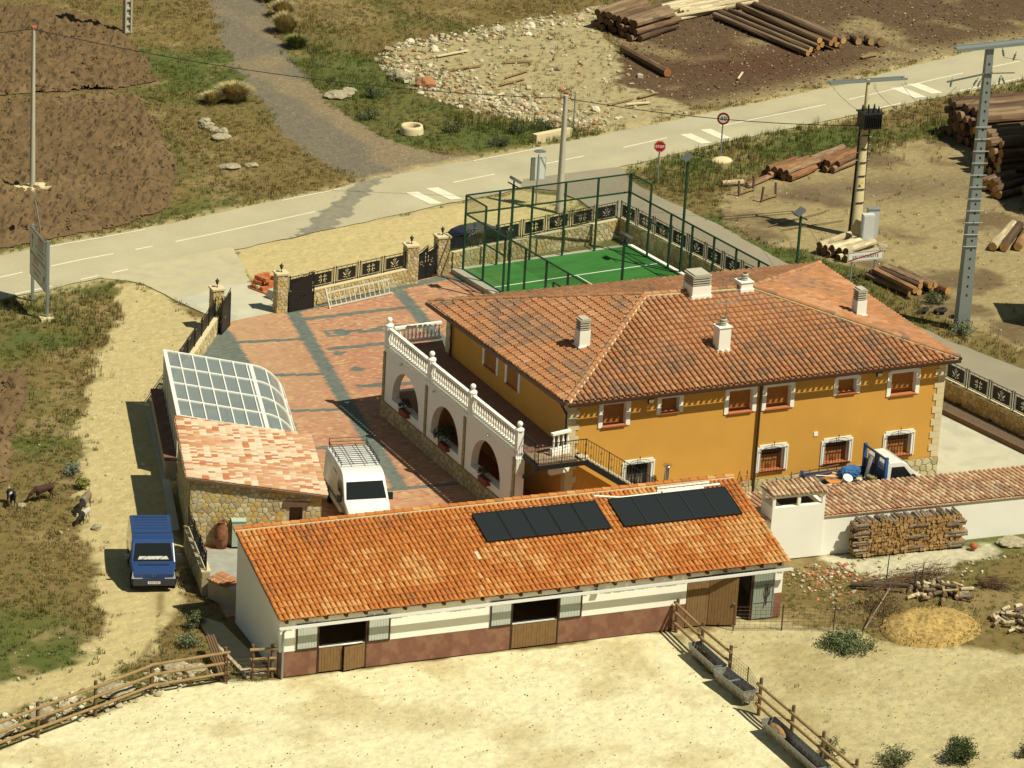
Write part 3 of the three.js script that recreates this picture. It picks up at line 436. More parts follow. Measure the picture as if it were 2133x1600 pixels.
// boundary wall of rubble stone with coping and railing panels; pts run along the wall
function boundaryWall(label, pts, yTop, panelTop, o = {}) {
  const t = thing('boundary_wall', label, 'wall', [pts[0][0], 0, pts[0][1]], 0, o.group), L = (p) => V(p[0] - pts[0][0], 0, p[1] - pts[0][1]);
  for (let i = 1; i < pts.length; i++) {
    const a = L(pts[i - 1]), b = L(pts[i]), d = b.clone().sub(a), len = d.length(), u = d.clone().normalize(), n = V(-u.z, 0, u.x), th = o.th || 0.32; 
    const corner = [a.clone().addScaledVector(n, th / 2), b.clone().addScaledVector(n, th / 2), b.clone().addScaledVector(n, -th / 2), a.clone().addScaledVector(n, -th / 2)].map((p) => [p.x, p.z]);
    const core = obj('wall_core', prism(corner, -0.3, yTop), M.mortar, t);
    const cc = [a.clone().addScaledVector(n, th / 2 + 0.04), b.clone().addScaledVector(n, th / 2 + 0.04), b.clone().addScaledVector(n, -th / 2 - 0.04), a.clone().addScaledVector(n, -th / 2 - 0.04)].map((p) => [p.x, p.z]);
    obj('coping', prism(cc, yTop, yTop + 0.06), M.cream, t);
    const s = o.side ?? 1, face = s > 0 ? a.clone().addScaledVector(n, th / 2 + 0.002) : b.clone().addScaledVector(n, -th / 2 - 0.002);
    stones(core, face, s > 0 ? u : u.clone().negate(), n.clone().multiplyScalar(s), len, yTop, o.size || 0.24, { max: o.max ?? 140, seed: 900 + i * 17 + Math.round(len * 10) });
    if (panelTop) { const np = Math.round(len / (o.pw || 1.55)); for (let k = 0; k < np; k++) { if (o.skip && o.skip(i, k)) continue; fencePanel(t, a.clone().lerp(b, (k + 0.02) / np), a.clone().lerp(b, (k + 0.98) / np), yTop + 0.06, panelTop, k & 1); } }
  }
  return t;
}
// ---------------------------------------------------------------- the ochre house
const houseTones = tileTones([[0.43, 0.225, 0.115], [0.395, 0.19, 0.088], [0.37, 0.165, 0.070], [0.345, 0.148, 0.060], [0.385, 0.175, 0.077], [0.35, 0.172, 0.085], [0.30, 0.158, 0.083], [0.225, 0.130, 0.077]]);
const darkMortar = mottled([0.22, 0.175, 0.10], 0.15, 2, { seed: 16 });
const HO = V(-12.6, 0, 30.27), HA = -Math.atan2(32.3 - 30.27, 6.05 + 12.6), HL = 18.76;
{
  const t = thing('house', 'ochre two-storey house with white framed windows and hipped terracotta roof', 'house', [HO.x, 0, HO.z], HA);
  t.updateMatrixWorld(); const inv = t.matrixWorld.clone().invert(), loc = (x, y, z) => V(x, y, z).applyMatrix4(inv);
  const wins = [[1.13, 4.24, 2.66, 5.50], [3.94, 4.56, 5.22, 5.48], [7.28, 4.18, 8.87, 5.45], [9.15, 4.16, 10.77, 5.43], [12.75, 4.48, 14.09, 5.40], [15.5, 4.11, 17.18, 5.39]].map(([a, b, c, d]) => [a + 0.28, b, c + 0.28, d, 0]).concat([[2.45, 1.22, 4.03, 2.56], [9.11, 1.20, 10.68, 2.50], [12.37, 1.18, 13.98, 2.44], [15.56, 1.14, 17.2, 2.41]].map(([a, b, c, d]) => [a + 0.28, b, c + 0.28, d, 1]));
  const small = (w) => w[2] - w[0] < 1.4, fw = 0.20;
  const s = shapeOf(rectPts(0, 0, HL, 5.66)); for (const w of wins) s.holes.push(holeOf(rectPts(w[0] + fw, w[1] + 0.06, w[2] - fw, w[3] - fw)));
  const wallF = obj('wall', ext(s, 0.34, -0.34), M.ochre, t);
  const BLw = loc(-11.25, 0, 17.55), BRw = loc(7.35, 0, 19.75), FRw = V(HL, 0, 0);
  obj('wall', prism([[0.002, -0.34], [0.302, -0.34], [BLw.x + 0.3, BLw.z + 0.3], [BLw.x, BLw.z]], 0, 5.66), M.ochre, t);
  obj('wall', prism([[FRw.x - 0.302, -0.34], [FRw.x - 0.002, -0.34], [BRw.x, BRw.z], [BRw.x - 0.3, BRw.z + 0.3]], 0, 5.66), M.ochre, t);
  obj('wall', prism([[BLw.x, BLw.z], [BLw.x + 0.3, BLw.z + 0.302], [BRw.x - 0.3, BRw.z + 0.302], [BRw.x, BRw.z]], 0, 5.66), M.ochre, t);
  // stone plinth
  const plinth = obj('plinth', box(-0.05, 0, 0.001, HL + 0.05, 0.90, 0.06), darkMortar, t);
  stones(plinth, V(-0.05, 0, 0.062), V(1, 0, 0), V(0, 0, 1), HL + 0.1, 0.90, 0.42, { depth: 0.022, joint: 0.02, max: 300, seed: 77, tones: tileTones([[0.47, 0.41, 0.24], [0.42, 0.36, 0.20], [0.52, 0.46, 0.28], [0.38, 0.32, 0.18]]) });
  // quoins
  for (const [x, dir] of [[0, 1], [HL, -1]]) for (let k = 0, y = 0.92; y < 5.6; k++, y += 0.305) { const w = k & 1 ? 0.50 : 0.34; obj('quoin', box(Math.min(x - dir * 0.035, x + dir * w), y, -0.34, Math.max(x - dir * 0.035, x + dir * w), Math.min(5.62, y + 0.293), 0.035), M.cream, t); }
  const curtain = std([0.10, 0.085, 0.07], 0.9);
  wins.forEach(([x0, y0, x1, y1, low], i) => {
    const fr = shapeOf([[x0, y0], [x0 + fw, y0], [x0 + fw, y1 - fw], [x1 - fw, y1 - fw], [x1 - fw, y0], [x1, y0], [x1, y1 - 0.10], [x1 - 0.10, y1 - 0.10], [x1 - 0.10, y1], [x0 + 0.10, y1], [x0 + 0.10, y1 - 0.10], [x0, y1 - 0.10]]);
    const w = obj('window', ext(fr, 0.045, 0.002), M.white, t);
    const ix0 = x0 + fw, ix1 = x1 - fw, iy1 = y1 - fw;
    obj('reveal', [box(ix0, y0 + 0.06, -0.30, ix0 + 0.012, iy1, 0.0), box(ix1 - 0.012, y0 + 0.06, -0.30, ix1, iy1, 0.0), box(ix0 + 0.012, iy1 - 0.012, -0.30, ix1 - 0.012, iy1, 0.0)], M.white, w);
    obj('sill', box(ix0 - 0.02, y0 + 0.01, -0.28, ix1 + 0.02, y0 + 0.065, 0.10), M.sillTile, w);
    if (!low) {
      const n = Math.round((iy1 - y0) / 0.075); const sl = [];
      for (let k = 0; k < n; k++) sl.push(box(ix0 + 0.012, y0 + 0.066 + k * 0.075, -0.245 + 0.002 * (k & 1), ix1 - 0.012, y0 + 0.066 + k * 0.075 + 0.071, -0.225));
      obj('shutter', sl, M.orangeWood, w);
    } else {
      const sh = i === 6 ? curtain : M.orangeWood;
      obj('shutter', [box(ix0 + 0.012, mix(y0, iy1, i === 6 ? 0.5 : 0.72), -0.25, ix1 - 0.012, iy1 - 0.012, -0.22)], i === 6 ? M.darkGlass : std([0.12, 0.045, 0.015], 0.8), w);
      if (i === 6) { obj('pane', box(ix0 + 0.05, y0 + 0.1, -0.262, ix1 - 0.05, iy1 - 0.05, -0.25), M.darkGlass, w); for (const [a, b] of [[0.05, 0.46], [0.54, 0.95]]) obj('curtain', box(mix(ix0, ix1, a), y0 + 0.12, -0.246, mix(ix0, ix1, b), mix(y0, iy1, 0.62), -0.240), mottled([0.16, 0.15, 0.13], 0.3, 0.5, { seed: 300 + i }), w); } else { const sl = []; for (let k = 0; k < 8; k++) sl.push(box(ix0 + 0.012, y0 + 0.066 + k * 0.083, -0.249, ix1 - 0.012, y0 + 0.066 + k * 0.083 + 0.079, -0.232)); obj('shutter', sl, M.orangeWood, w); }
      // wrought iron grille
      const gz = 0.13, bars = [], gx0 = x0 + 0.12, gx1 = x1 - 0.12, gy0 = y0 + 0.02, gy1 = iy1 + 0.06, nb = 9;
      for (let k = 0; k <= nb; k++) bars.push(box(mix(gx0, gx1, k / nb) - 0.008, gy0, gz - 0.008, mix(gx0, gx1, k / nb) + 0.008, gy1, gz + 0.008));
      for (const y of [gy0 + 0.04, gy1 - 0.04]) bars.push(box(gx0, y - 0.010, gz - 0.010, gx1, y + 0.010, gz + 0.010), box(gx0 - 0.008, y - 0.01, 0.04, gx0 + 0.008, y + 0.01, gz), box(gx1 - 0.008, y - 0.01, 0.04, gx1 + 0.008, y + 0.01, gz));
      for (const [u, v] of [[0.22, 0.22], [0.30, 0.3], [0.70, 0.62], [0.62, 0.7], [0.72, 0.72], [0.24, 0.36]]) bars.push(NI(new THREE.TorusGeometry(0.055, 0.010, 5, 10)).translate(mix(gx0, gx1, u), mix(gy0, gy1, v), gz));
      const mx = (gx0 + gx1) / 2; let pr = null; for (let k = 0; k <= 12; k++) { const a = Math.PI * k / 12, p = V(mx - Math.cos(a) * (gx1 - gx0) * 0.36, gy1 + Math.sin(a) * 0.16, gz); if (pr) bars.push(beam(pr, p, 0.014)); pr = p; }
      bars.push(box(mx - 0.01, gy1, gz - 0.01, mx + 0.01, gy1 + 0.30, gz + 0.01), sph(0.03, mx, gy1 + 0.27, gz));
      obj('grille', bars, M.iron, w);
    }
  });
  // gutters, downpipe, small fittings
  const E = 5.72, R = 7.50;
  const eFL = loc(-12.98, E, 30.62), eFR = loc(6.42, E, 32.72), eBR = loc(8.15, E, 19.45), eBL = loc(-12.05, E, 17.08), rL = loc(-5.15, R, 24.35), rR = loc(0.05, R, 25.3);
  const roof = obj('roof', [[eFL, eFR, rR, rL], [eBR, eBL, rL, rR]].map((q) => quad(...q)).concat([[eFR, eBR, rR], [eBL, eFL, rL]].map(([a, b, c]) => quad(a, b, c, c.clone().lerp(b, 0.001)))), mottled([0.36, 0.165, 0.075], 0.25, 2, { seed: 61 }), t);
  obj('soffit', [[eFL, eFR, eBR, eBL].map((p) => p.clone().lerp(V(9, E, -6), 0.012).setY(E - 0.07))].map((q) => quad(...q)), M.orangeWood, t);
  obj('rafters', Array.from({ length: 46 }, (_, k) => box(0.15 + k * 0.4, E - 0.10, -0.3, 0.21 + k * 0.4, E - 0.005, 0.30)), M.wood, t, { kind: 'stuff' });
  const face = (a, b, c, d, single, sd) => {
    const U = b.clone().sub(a).normalize(), up = d.clone().sub(a), S = up.clone().addScaledVector(U, -up.dot(U)).normalize(), pt = (p) => { const q = p.clone().sub(a); return [q.dot(U), q.dot(S)]; };
    const poly = [pt(a), pt(b), pt(c), pt(d)]; poly[0][1] -= 0.02; poly[1][1] -= 0.02;
    tileRoof(roof, a, U, S, poly, 0.28, 0.40, houseTones, { single, seed: sd, lift: 0.05 });
  };
  { const g = [], U = eFR.clone().sub(eFL), n = 68; U.normalize(); for (let k = 0; k <= n; k++) { const x = eFL.x + 0.06 + k * 0.28; g.push(box(x - 0.075, E - 0.03, -0.1, x + 0.075, E + 0.012, 0.47)); } obj('channel_tiles', g, houseTones[3].m, roof, { kind: 'stuff' }); }
  face(eFL, eFR, rR, rL, 300, 0); face(eBL, eFL, rL, rL, 0, 7); face(eFR, eBR, rR, rR, 0, 14); face(eBR, eBL, rL, rR, 0, 21);
  for (const [p, q] of [[eFL, rL], [eFR, rR], [eBL, rL], [eBR, rR], [rL, rR]]) ridge(roof, p, q, houseTones, M.cream);
  const gut = (a, b, off) => obj('gutter', beam(a.clone().add(off), b.clone().add(off), 0.13, 0.11), M.brownMetal, t);
  gut(eFL, eFR, V(0, -0.075, 0.17)); gut(eBL, eFL, V(-0.12, -0.045, 0)); gut(eFR, eBR, V(0.12, -0.045, 0));
  obj('downpipe', [cyl(V(9.30, 0.15, 0.10), V(9.30, 5.4, 0.10), 0.055), cyl(V(9.30, 5.38, 0.10), V(9.30, 5.62, 0.36), 0.05), cyl(V(9.30, 0.16, 0.10), V(9.30, 0.05, 0.24), 0.055)], M.brownMetal, t);
  obj('downpipe', [cyl(V(-0.06, 3.42, -0.14), V(-0.06, 5.0, -0.14), 0.05), cyl(V(-0.06, 5.0, -0.14), V(-0.36, 5.55, -0.2), 0.05)], M.brownMetal, t);
  obj('vent_cover', box(12.22, 2.62, 0, 12.42, 2.82, 0.03), M.white, t); obj('junction_box', box(0.84, 2.80, 0, 1.04, 3.02, 0.06), M.white, t);
  for (const x of [3.79, 15.19]) { const f = obj('wall_floodlight', [box(x - 0.02, 5.30, 0, x + 0.02, 5.40, 0.22), box(x - 0.14, 5.22, 0.20, x + 0.14, 5.42, 0.30)], M.iron, t); obj('lens', box(x - 0.12, 5.24, 0.30, x + 0.12, 5.40, 0.306), M.chrome, f); }
  // windows on the terrace side
  const sd = V(BLw.x, 0, BLw.z + 0.34).normalize(), sn = V(sd.z, 0, -sd.x);
  for (const [a, b] of [[6.85, 8.5], [4.55, 6.1]]) {
    const at = (d, y, o) => V(0, y, -0.34).addScaledVector(sd, d).addScaledVector(sn, o), bx = (d0, d1, y0, y1, o0, o1) => prism([at(d0, 0, o0), at(d1, 0, o0), at(d1, 0, o1), at(d0, 0, o1)].map((p) => [p.x, p.z]), y0, y1);
    const w = obj('window', [bx(a, a + 0.18, 4.2, 5.5, -0.01, 0.06), bx(b - 0.18, b, 4.2, 5.5, -0.01, 0.06), bx(a + 0.18, b - 0.18, 5.32, 5.5, -0.01, 0.06)], M.white, t);
    obj('shutter', bx(a + 0.18, b - 0.18, 4.26, 5.32, -0.004, 0.012), M.orangeWood, w); obj('sill', bx(a + 0.16, b - 0.16, 4.18, 4.24, -0.01, 0.10), M.sillTile, w);
  }
  for (let k = 0; k < 7; k++) obj('quoin', boxC(k & 1 ? 0.12 : 0.10, 0.295, k & 1 ? 0.50 : 0.36, BLw.x - 0.02, 3.55 + k * 0.305, BLw.z + (k & 1 ? 0.23 : 0.16)), M.cream, t);
  obj('downpipe', cyl(V(BLw.x - 0.10, 3.4, BLw.z + 0.62), V(BLw.x - 0.10, 5.6, BLw.z + 0.62), 0.05), M.brownMetal, t);
  // chimneys
  const cowl = (c, x, y, z, w) => { for (let k = 0; k < 4; k++) obj('cowl_slat', box(x - w / 2 - 0.02, y + 0.04 + k * 0.11, z - w / 2 - 0.02, x + w / 2 + 0.02, y + 0.09 + k * 0.11, z + w / 2 + 0.02), M.concrete, c); obj('cowl', [box(x - w / 2 + 0.06, y, z - w / 2 + 0.06, x + w / 2 - 0.06, y + 0.42, z + w / 2 - 0.06)], M.black, c); const cap = NI(new THREE.CylinderGeometry(w / 2 + 0.03, w / 2 + 0.03, w + 0.06, 12, 1, false, 0, Math.PI)); cap.rotateX(Math.PI / 2); cap.scale(1, 0.5, 1); cap.rotateY(0); cap.rotateZ(Math.PI / 2); cap.translate(x, y + 0.46, z); obj('cowl_cap', [box(x - w / 2 - 0.03, y + 0.44, z - w / 2 - 0.03, x + w / 2 + 0.03, y + 0.50, z + w / 2 + 0.03), box(x - w / 2 + 0.05, y + 0.50, z - w / 2 - 0.03, x + w / 2 - 0.05, y + 0.56, z + w / 2 + 0.03)], M.concrete, c); };
  const chim = (wx, wz, y0, y1, w, d, kind) => { const p = loc(wx, 0, wz), c = obj('chimney', [box(p.x - w / 2, y0 - 0.6, p.z - d / 2, p.x + w / 2, y1, p.z + d / 2), box(p.x - w / 2 - 0.05, y0 - 0.5, p.z - d / 2 - 0.05, p.x + w / 2 + 0.05, y0 + 0.12, p.z + d / 2 + 0.05)], M.white, t); if (kind) cowl(c, p.x, y1, p.z, w - 0.06); else { obj('flue_pot', [0, 1, 2].map((k) => lathe([[0.12, 0], [0.17, 0.03], [0.17, 0.09], [0.12, 0.12]], 12).translate(p.x, y1 + 0.03 + k * 0.11, p.z)), M.concrete, c); obj('slab', box(p.x - w / 2 - 0.04, y1, p.z - d / 2 - 0.04, p.x + w / 2 + 0.04, y1 + 0.04, p.z + d / 2 + 0.04), M.white, c); } return p; };
  chim(-9.71, 26.5, 6.42, 7.25, 0.52, 0.52, 1); chim(-4.0, 29.0, 6.31, 7.45, 0.58, 0.56, 0); chim(4.43, 27.7, 6.35, 7.15, 0.50, 0.50, 1); chim(-2.67, 24.9, 7.40, 7.95, 0.95, 0.95, 1); chim(-0.3, 25.2, 7.45, 7.85, 0.6, 0.6, 0);
  { const p = loc(-2.6, 0, 27.2), rods = [cyl(V(p.x, 6.7, p.z), V(p.x, 7.9, p.z), 0.018)]; for (let k = 0; k < 7; k++) rods.push(cyl(V(p.x - 0.55 + k * 0.18, 7.75, p.z - 0.25), V(p.x - 0.55 + k * 0.18, 7.75, p.z + 0.25), 0.008)); rods.push(cyl(V(p.x - 0.6, 7.75, p.z), V(p.x + 0.6, 7.75, p.z), 0.012)); obj('antenna', rods, M.steel, t); }
}
// ---------------------------------------------------------------- terrace with arcade, balustrade and outside stair
{
  const A = [-13.62, 15.95], B = [-14.88, 29.8], L = Math.hypot(B[0] - A[0], B[1] - A[1]), ry = -Math.atan2(B[1] - A[1], B[0] - A[0]);
  const t = thing('terrace', 'white arcaded terrace with balustrade along the shaded side of the house', 'terrace', [A[0], 0, A[1]], ry);
  t.updateMatrixWorld(); const inv = t.matrixWorld.clone().invert(), loc = (x, y, z) => V(x, y, z).applyMatrix4(inv);       // local: x along the wall towards the stable, z outwards from the house
  const D = 3.40, s = shapeOf(rectPts(0, 0, L, D));
  const arch = (x0, x1) => { const p = [[x0, 1.2]], c = (x0 + x1) / 2, r = (x1 - x0) / 2; for (let k = 0; k <= 16; k++) { const a = Math.PI - Math.PI * k / 16; p.push([c + r * Math.cos(a), 1.35 + 1.52 * Math.sin(a)]); } p.push([x1, 1.2]); return p; };
  const arches = [[1.05, 3.98], [5.32, 8.27], [9.58, 12.53]]; for (const [a, b] of arches) s.holes.push(holeOf(arch(a, b)));
  const wall = obj('arcade_wall', ext(s, 0.36, -0.36), M.white, t);
  const bed = obj('plinth', box(-0.06, 0, 0.002, L + 0.06, 0.82, 0.05), darkMortar, t);
  stones(bed, V(-0.06, 0, 0.052), V(1, 0, 0), V(0, 0, 1), L + 0.12, 0.82, 0.40, { depth: 0.025, joint: 0.022, max: 200, seed: 91, tones: tileTones([[0.40, 0.33, 0.19], [0.35, 0.28, 0.15], [0.46, 0.38, 0.22]]) });
  for (const x of [-0.02, 4.62, 8.70, L - 0.18]) { const p = obj('pilaster', box(x, 0.82, 0.003, x + 0.22, 3.2, 0.04), darkMortar, t); stones(p, V(x, 0.82, 0.042), V(1, 0, 0), V(0, 0, 1), 0.22, 2.38, 0.24, { depth: 0.012, max: 40, seed: 95 + Math.round(x), tones: tileTones([[0.36, 0.28, 0.15], [0.42, 0.34, 0.19]]) }); }
  for (const [a, b] of arches) obj('sill', box(a - 0.02, 1.14, -0.38, b + 0.02, 1.205, 0.04), M.white, t);
  // deck and its edge
  const hA = loc(-11.3, 0, 17.6), hB = loc(-12.55, 0, 30.0), k0 = loc(-10.7, 0, 16.2);
  obj('deck', prism([[0.02, -0.36], [L, -0.36], [hB.x, hB.z], [hA.x, hA.z], [k0.x, k0.z], [0.02, k0.z + 0.3]].map(([x, z]) => [x, z]), D - 0.22, D), mottled([0.25, 0.13, 0.085], 0.16, 2, { seed: 66, c2: [0.21, 0.12, 0.085] }), t);
  { const w = -0.36 - k0.z, bs = shapeOf(rectPts(0, 0, w, D - 0.22)); bs.holes.push(holeOf(arch(0.35, w - 0.25))); const g = ext(bs, 0.3); g.rotateY(-Math.PI / 2); g.translate(0.3, 0, k0.z); obj('back_wall', g, M.white, t); }
  obj('porch_floor', box(0.3, 0, k0.z, L, 0.12, -0.36), M.sillTile, t);
  // balustrades
  const bal = boxUV(lathe([[0.062, 0], [0.062, 0.05], [0.03, 0.08], [0.062, 0.20], [0.066, 0.26], [0.040, 0.36], [0.028, 0.46], [0.034, 0.53], [0.058, 0.56], [0.058, 0.61]], 9));
  const balus = (p, q, n, y) => { obj('bottom_rail', beam(p.clone().setY(y + 0.05), q.clone().setY(y + 0.05), 0.17, 0.10), M.white, t); obj('handrail', beam(p.clone().setY(y + 0.765), q.clone().setY(y + 0.765), 0.17, 0.11), M.white, t); for (let k = 0; k < n; k++) { const m = new THREE.Mesh(bal, M.white); m.name = 'baluster'; m.position.copy(p.clone().lerp(q, (k + 0.5) / n)).setY(y + 0.10); m.castShadow = m.receiveShadow = true; t.add(m); } };
  const posts = [0.02, 4.72, 9.04, L - 0.14];
  for (const x of posts) { const p = obj('balustrade_post', [box(x - 0.14, D - 0.12, -0.32, x + 0.14, D + 1.02, -0.04), lathe([[0.20, 0], [0.20, 0.06], [0.08, 0.14], [0.06, 0.18]], 10).translate(x, D + 1.02, -0.18)], M.white, t); obj('ball', sph(0.135, x, D + 1.30, -0.18), M.white, p); }
  for (let k = 0; k < 3; k++) balus(V(posts[k] + 0.16, 0, -0.18), V(posts[k + 1] - 0.16, 0, -0.18), k === 2 ? 18 : 17, D + 0.12);
  balus(V(0.1, 0, -0.42), V(k0.x, 0, k0.z + 0.1), 12, D + 0.12);
  const c0 = loc(-13.6, 0, 30.55), c1 = loc(-12.6, 0, 30.45);
  obj('parapet', [beam(c0.clone().setY(D - 0.35), c1.clone().setY(D - 0.35), 0.22, 1.1)], M.white, t); balus(c0, c1, 4, D + 0.2);
  for (const x of [2.0, 5.6, 11.25]) obj('wall_lamp', [box(x - 0.05, D - 0.20, 0.0, x + 0.05, D - 0.10, 0.06), sph(0.06, x, D - 0.16, 0.10)], M.chrome, t);
  // porch wall under the deck
  obj('porch_wall', prism([[L - 0.3, -0.9], [L, -0.9], [L, hB.z + 0.2], [L - 0.3, hB.z + 0.2]], 2.7, D - 0.22), M.white, t);
  obj('end_pillar', box(L - 0.34, 0, -0.40, L + 0.08, D - 0.22, 0.0), M.white, t);
}
{ // outside stair
  const t = thing('outside_stair', 'black iron stair with thin railing from the terrace down along the ochre facade', 'stair', [HO.x, 0, HO.z], HA);
  const P = (u, y, z) => V(u, y, z);
  obj('landing', [box(-1.9, 3.28, -0.35, -0.05, 3.38, 1.15)], mottled([0.30, 0.22, 0.14], 0.2, 1, { seed: 68 }), t);
  obj('edge_beam', [box(-1.95, 3.12, 1.15, 0.35, 3.32, 1.22), box(-1.97, 3.12, -0.35, -1.90, 3.32, 1.22)], M.iron, t);
  const a = P(0.3, 3.25, 1.18), b = P(4.15, 0.7, 1.18);
  obj('stringer', [beam(a, b, 0.06, 0.26), beam(P(0.3, 3.25, 0.3), P(4.15, 0.7, 0.3), 0.06, 0.26)], M.iron, t);
  for (let k = 0; k < 15; k++) { const p = a.clone().lerp(b, (k + 0.5) / 15); obj('step', box(p.x - 0.15, p.y + 0.06, 0.3, p.x + 0.15, p.y + 0.11, 1.20), M.paleConcrete, t); }
  obj('brace', beam(P(-1.93, 2.2, -0.3), P(-1.93, 3.2, 1.15), 0.10, 0.12), M.iron, t);
  const bars = (p, q, n, name) => { const g = [beam(p.clone().add(V(0, 0.98, 0)), q.clone().add(V(0, 0.98, 0)), 0.035, 0.03), beam(p.clone().add(V(0, 0.10, 0)), q.clone().add(V(0, 0.10, 0)), 0.02)]; for (let k = 0; k <= n; k++) { const r = p.clone().lerp(q, k / n), w = k % 9 ? 0.014 : 0.034; g.push(box(r.x - w / 2, r.y + 0.02, r.z - w / 2, r.x + w / 2, r.y + 1.0, r.z + w / 2)); if (k % 4 === 2) for (const h of [0.35, 0.72]) g.push(NI(new THREE.TorusGeometry(0.05, 0.009, 4, 8)).translate(r.x, r.y + h, r.z)); } obj(name, g, M.iron, t); };
  bars(P(-1.93, 3.33, -0.3), P(-1.93, 3.33, 1.18), 12, 'railing'); bars(P(-1.93, 3.33, 1.18), P(0.3, 3.33, 1.18), 18, 'railing'); bars(P(0.3, 3.33, 1.18), P(4.15, 0.8, 1.18), 30, 'railing');
}
// ---------------------------------------------------------------- the stable
const stableTones = tileTones([[0.33, 0.125, 0.035], [0.41, 0.135, 0.028], [0.45, 0.152, 0.030], [0.43, 0.142, 0.028], [0.47, 0.175, 0.038], [0.45, 0.160, 0.033], [0.50, 0.215, 0.058], [0.54, 0.275, 0.095]]);
{
  const SA = [-31.1, 39.14], SB = [-9.55, 42.4], L = Math.hypot(SB[0] - SA[0], SB[1] - SA[1]), ry = -Math.atan2(SB[1] - SA[1], SB[0] - SA[0]);
  const t = thing('stable', 'long low stable with bright orange tile roof and brown wainscot', 'stable', [SA[0], 0, SA[1]], ry), d = 5.35, H = 2.40, HR = 3.88;
  const opens = [[0.67, 1.08, 4.58, 2.19], [8.83, 1.10, 12.80, 2.20]], doors = [[1.62, 0, 3.57, 1.08], [9.80, 0, 11.77, 1.10]], big = [17.45, 0, 21.42, 2.22];
  const up = shapeOf([[0, 1.07], [big[0], 1.07], [big[0], big[3]], [big[2], big[3]], [big[2], 1.07], [L, 1.07], [L, H], [0, H]]); for (const [a, , c, e] of opens) up.holes.push(holeOf(rectPts(a, 1.075, c, e)));
  obj('wall', ext(up, 0.24, -0.24), M.white, t);
  const piece = (a, b) => box(a, 0, -0.243, b, 1.07, 0.003);
  for (const [a, b] of [[0, 1.62], [3.57, 9.80], [11.77, 17.45], [21.42, L]]) obj('wainscot', piece(a, b), M.brownWall, t);
  const side = (x, th) => { const g = ext(shapeOf([[-d, 0], [-0.24, 0], [-0.24, H], [-d, HR]]), th); g.rotateY(-Math.PI / 2); g.translate(x + th, 0, 0); return g; };
  obj('wall', [side(0.0, 0.24), side(L - 0.24, 0.24), box(0.24, 0, -d, L - 0.24, HR, -d + 0.24)], M.white, t);
  for (const x of [6.5, 14.6]) obj('partition', box(x, 0, -d + 0.24, x + 0.12, 2.1, -0.24), M.concrete, t);
  obj('floor', box(0.24, 0, -d + 0.24, L - 0.24, 0.03, -0.24), M.mortar, t);
  // roof: deck, rafters, gutter
  const e0 = V(-0.12, 2.50, 0.26), e1 = V(L + 0.16, 2.50, 0.26), r0 = V(-0.12, 3.98, -d - 0.12), r1 = V(L + 0.16, 3.98, -d - 0.12);
  const roof = obj('roof', [quad(e0.clone().setY(2.53).setZ(0.12), e1.clone().setY(2.53).setZ(0.12), r1, r0)], mottled([0.40, 0.14, 0.035], 0.2, 2, { seed: 71 }), t);
  const U = V(1, 0, 0), S = r0.clone().sub(e0).normalize(), LS = r0.distanceTo(e0);
  tileRoof(roof, e0, U, S, rectPts(0, 0, L + 0.28, LS - 0.05), 0.2085, 0.385, stableTones, { single: 300, up: 0.0, fill: 1.02, rise: 0.36 });
  ridge(roof, r0.clone().add(V(0, 0, -0.02)), r1.clone().add(V(0, 0, -0.02)), stableTones, M.cream, 0.24);
  for (let k = 0; k < 27; k++) obj('rafter', box(0.15 + k * 0.82, 2.36, -0.3, 0.27 + k * 0.82, 2.47, 0.20), M.post, t);
  obj('gutter', [box(-0.15, 2.23, 0.34, L + 0.2, 2.245, 0.47), box(-0.15, 2.245, 0.455, L + 0.2, 2.335, 0.47), box(-0.15, 2.245, 0.34, L + 0.2, 2.31, 0.352)], std([0.72, 0.73, 0.72], 0.45), t);
  obj('downpipe', [cyl(V(0.10, 0.02, 0.10), V(0.10, 1.95, 0.10), 0.05), cyl(V(0.10, 1.94, 0.10), V(0.10, 2.24, 0.40), 0.045)], M.steel, t);
  obj('wall_lamp', [box(13.36, 2.10, 0, 13.44, 2.2, 0.12), box(13.26, 2.10, 0.10, 13.54, 2.2, 0.2)], M.iron, t);
  obj('loose_tile', [box(0, 0, 0, 0.13, 0.5, 0.03)].map((g) => g.applyMatrix4(new THREE.Matrix4().makeBasis(V(0.97, 0.06, 0.22).normalize(), S, new THREE.Vector3().crossVectors(V(1, 0, 0), S)).setPosition(e0.clone().addScaledVector(U, 9.15).addScaledVector(S, 2.3).add(V(0, 0.09, 0))))), M.cream, t);
  // shutters of ribbed sheet, half doors of boards
  const ribbed = (x0, y0, x1, y1, z, n, par, mat) => { const g = []; for (let k = 0; k < n; k++) { const a = mix(x0 + 0.05, x1 - 0.05, k / n), b = mix(x0 + 0.05, x1 - 0.05, (k + 1) / n); g.push(box(a, y0 + 0.05, z, b - 0.012, y1 - 0.05, z + 0.018), box(b - 0.012, y0 + 0.05, z, b, y1 - 0.05, z + 0.006)); } return obj('shutter', g, mat, par); };
  const frame = (x0, y0, x1, y1, z) => [box(x0, y0, z, x0 + 0.055, y1, z + 0.05), box(x1 - 0.055, y0, z, x1, y1, z + 0.05), box(x0 + 0.055, y0, z, x1 - 0.055, y0 + 0.05, z + 0.05), box(x0 + 0.055, y1 - 0.05, z, x1 - 0.055, y1, z + 0.05)];
  const sheet = mottled([0.46, 0.50, 0.46], 0.08, 2, { seed: 73, rough: 0.5 });
  for (const [a, b] of [[0.67, 1.60], [3.64, 4.58], [8.83, 9.78], [11.79, 12.80]]) { const y0 = 1.08, y1 = 2.19, f = obj('shutter_frame', frame(a, y0, b, y1, 0.004), M.brownMetal, t); ribbed(a, y0, b, y1, 0.012, 7, f, sheet); }
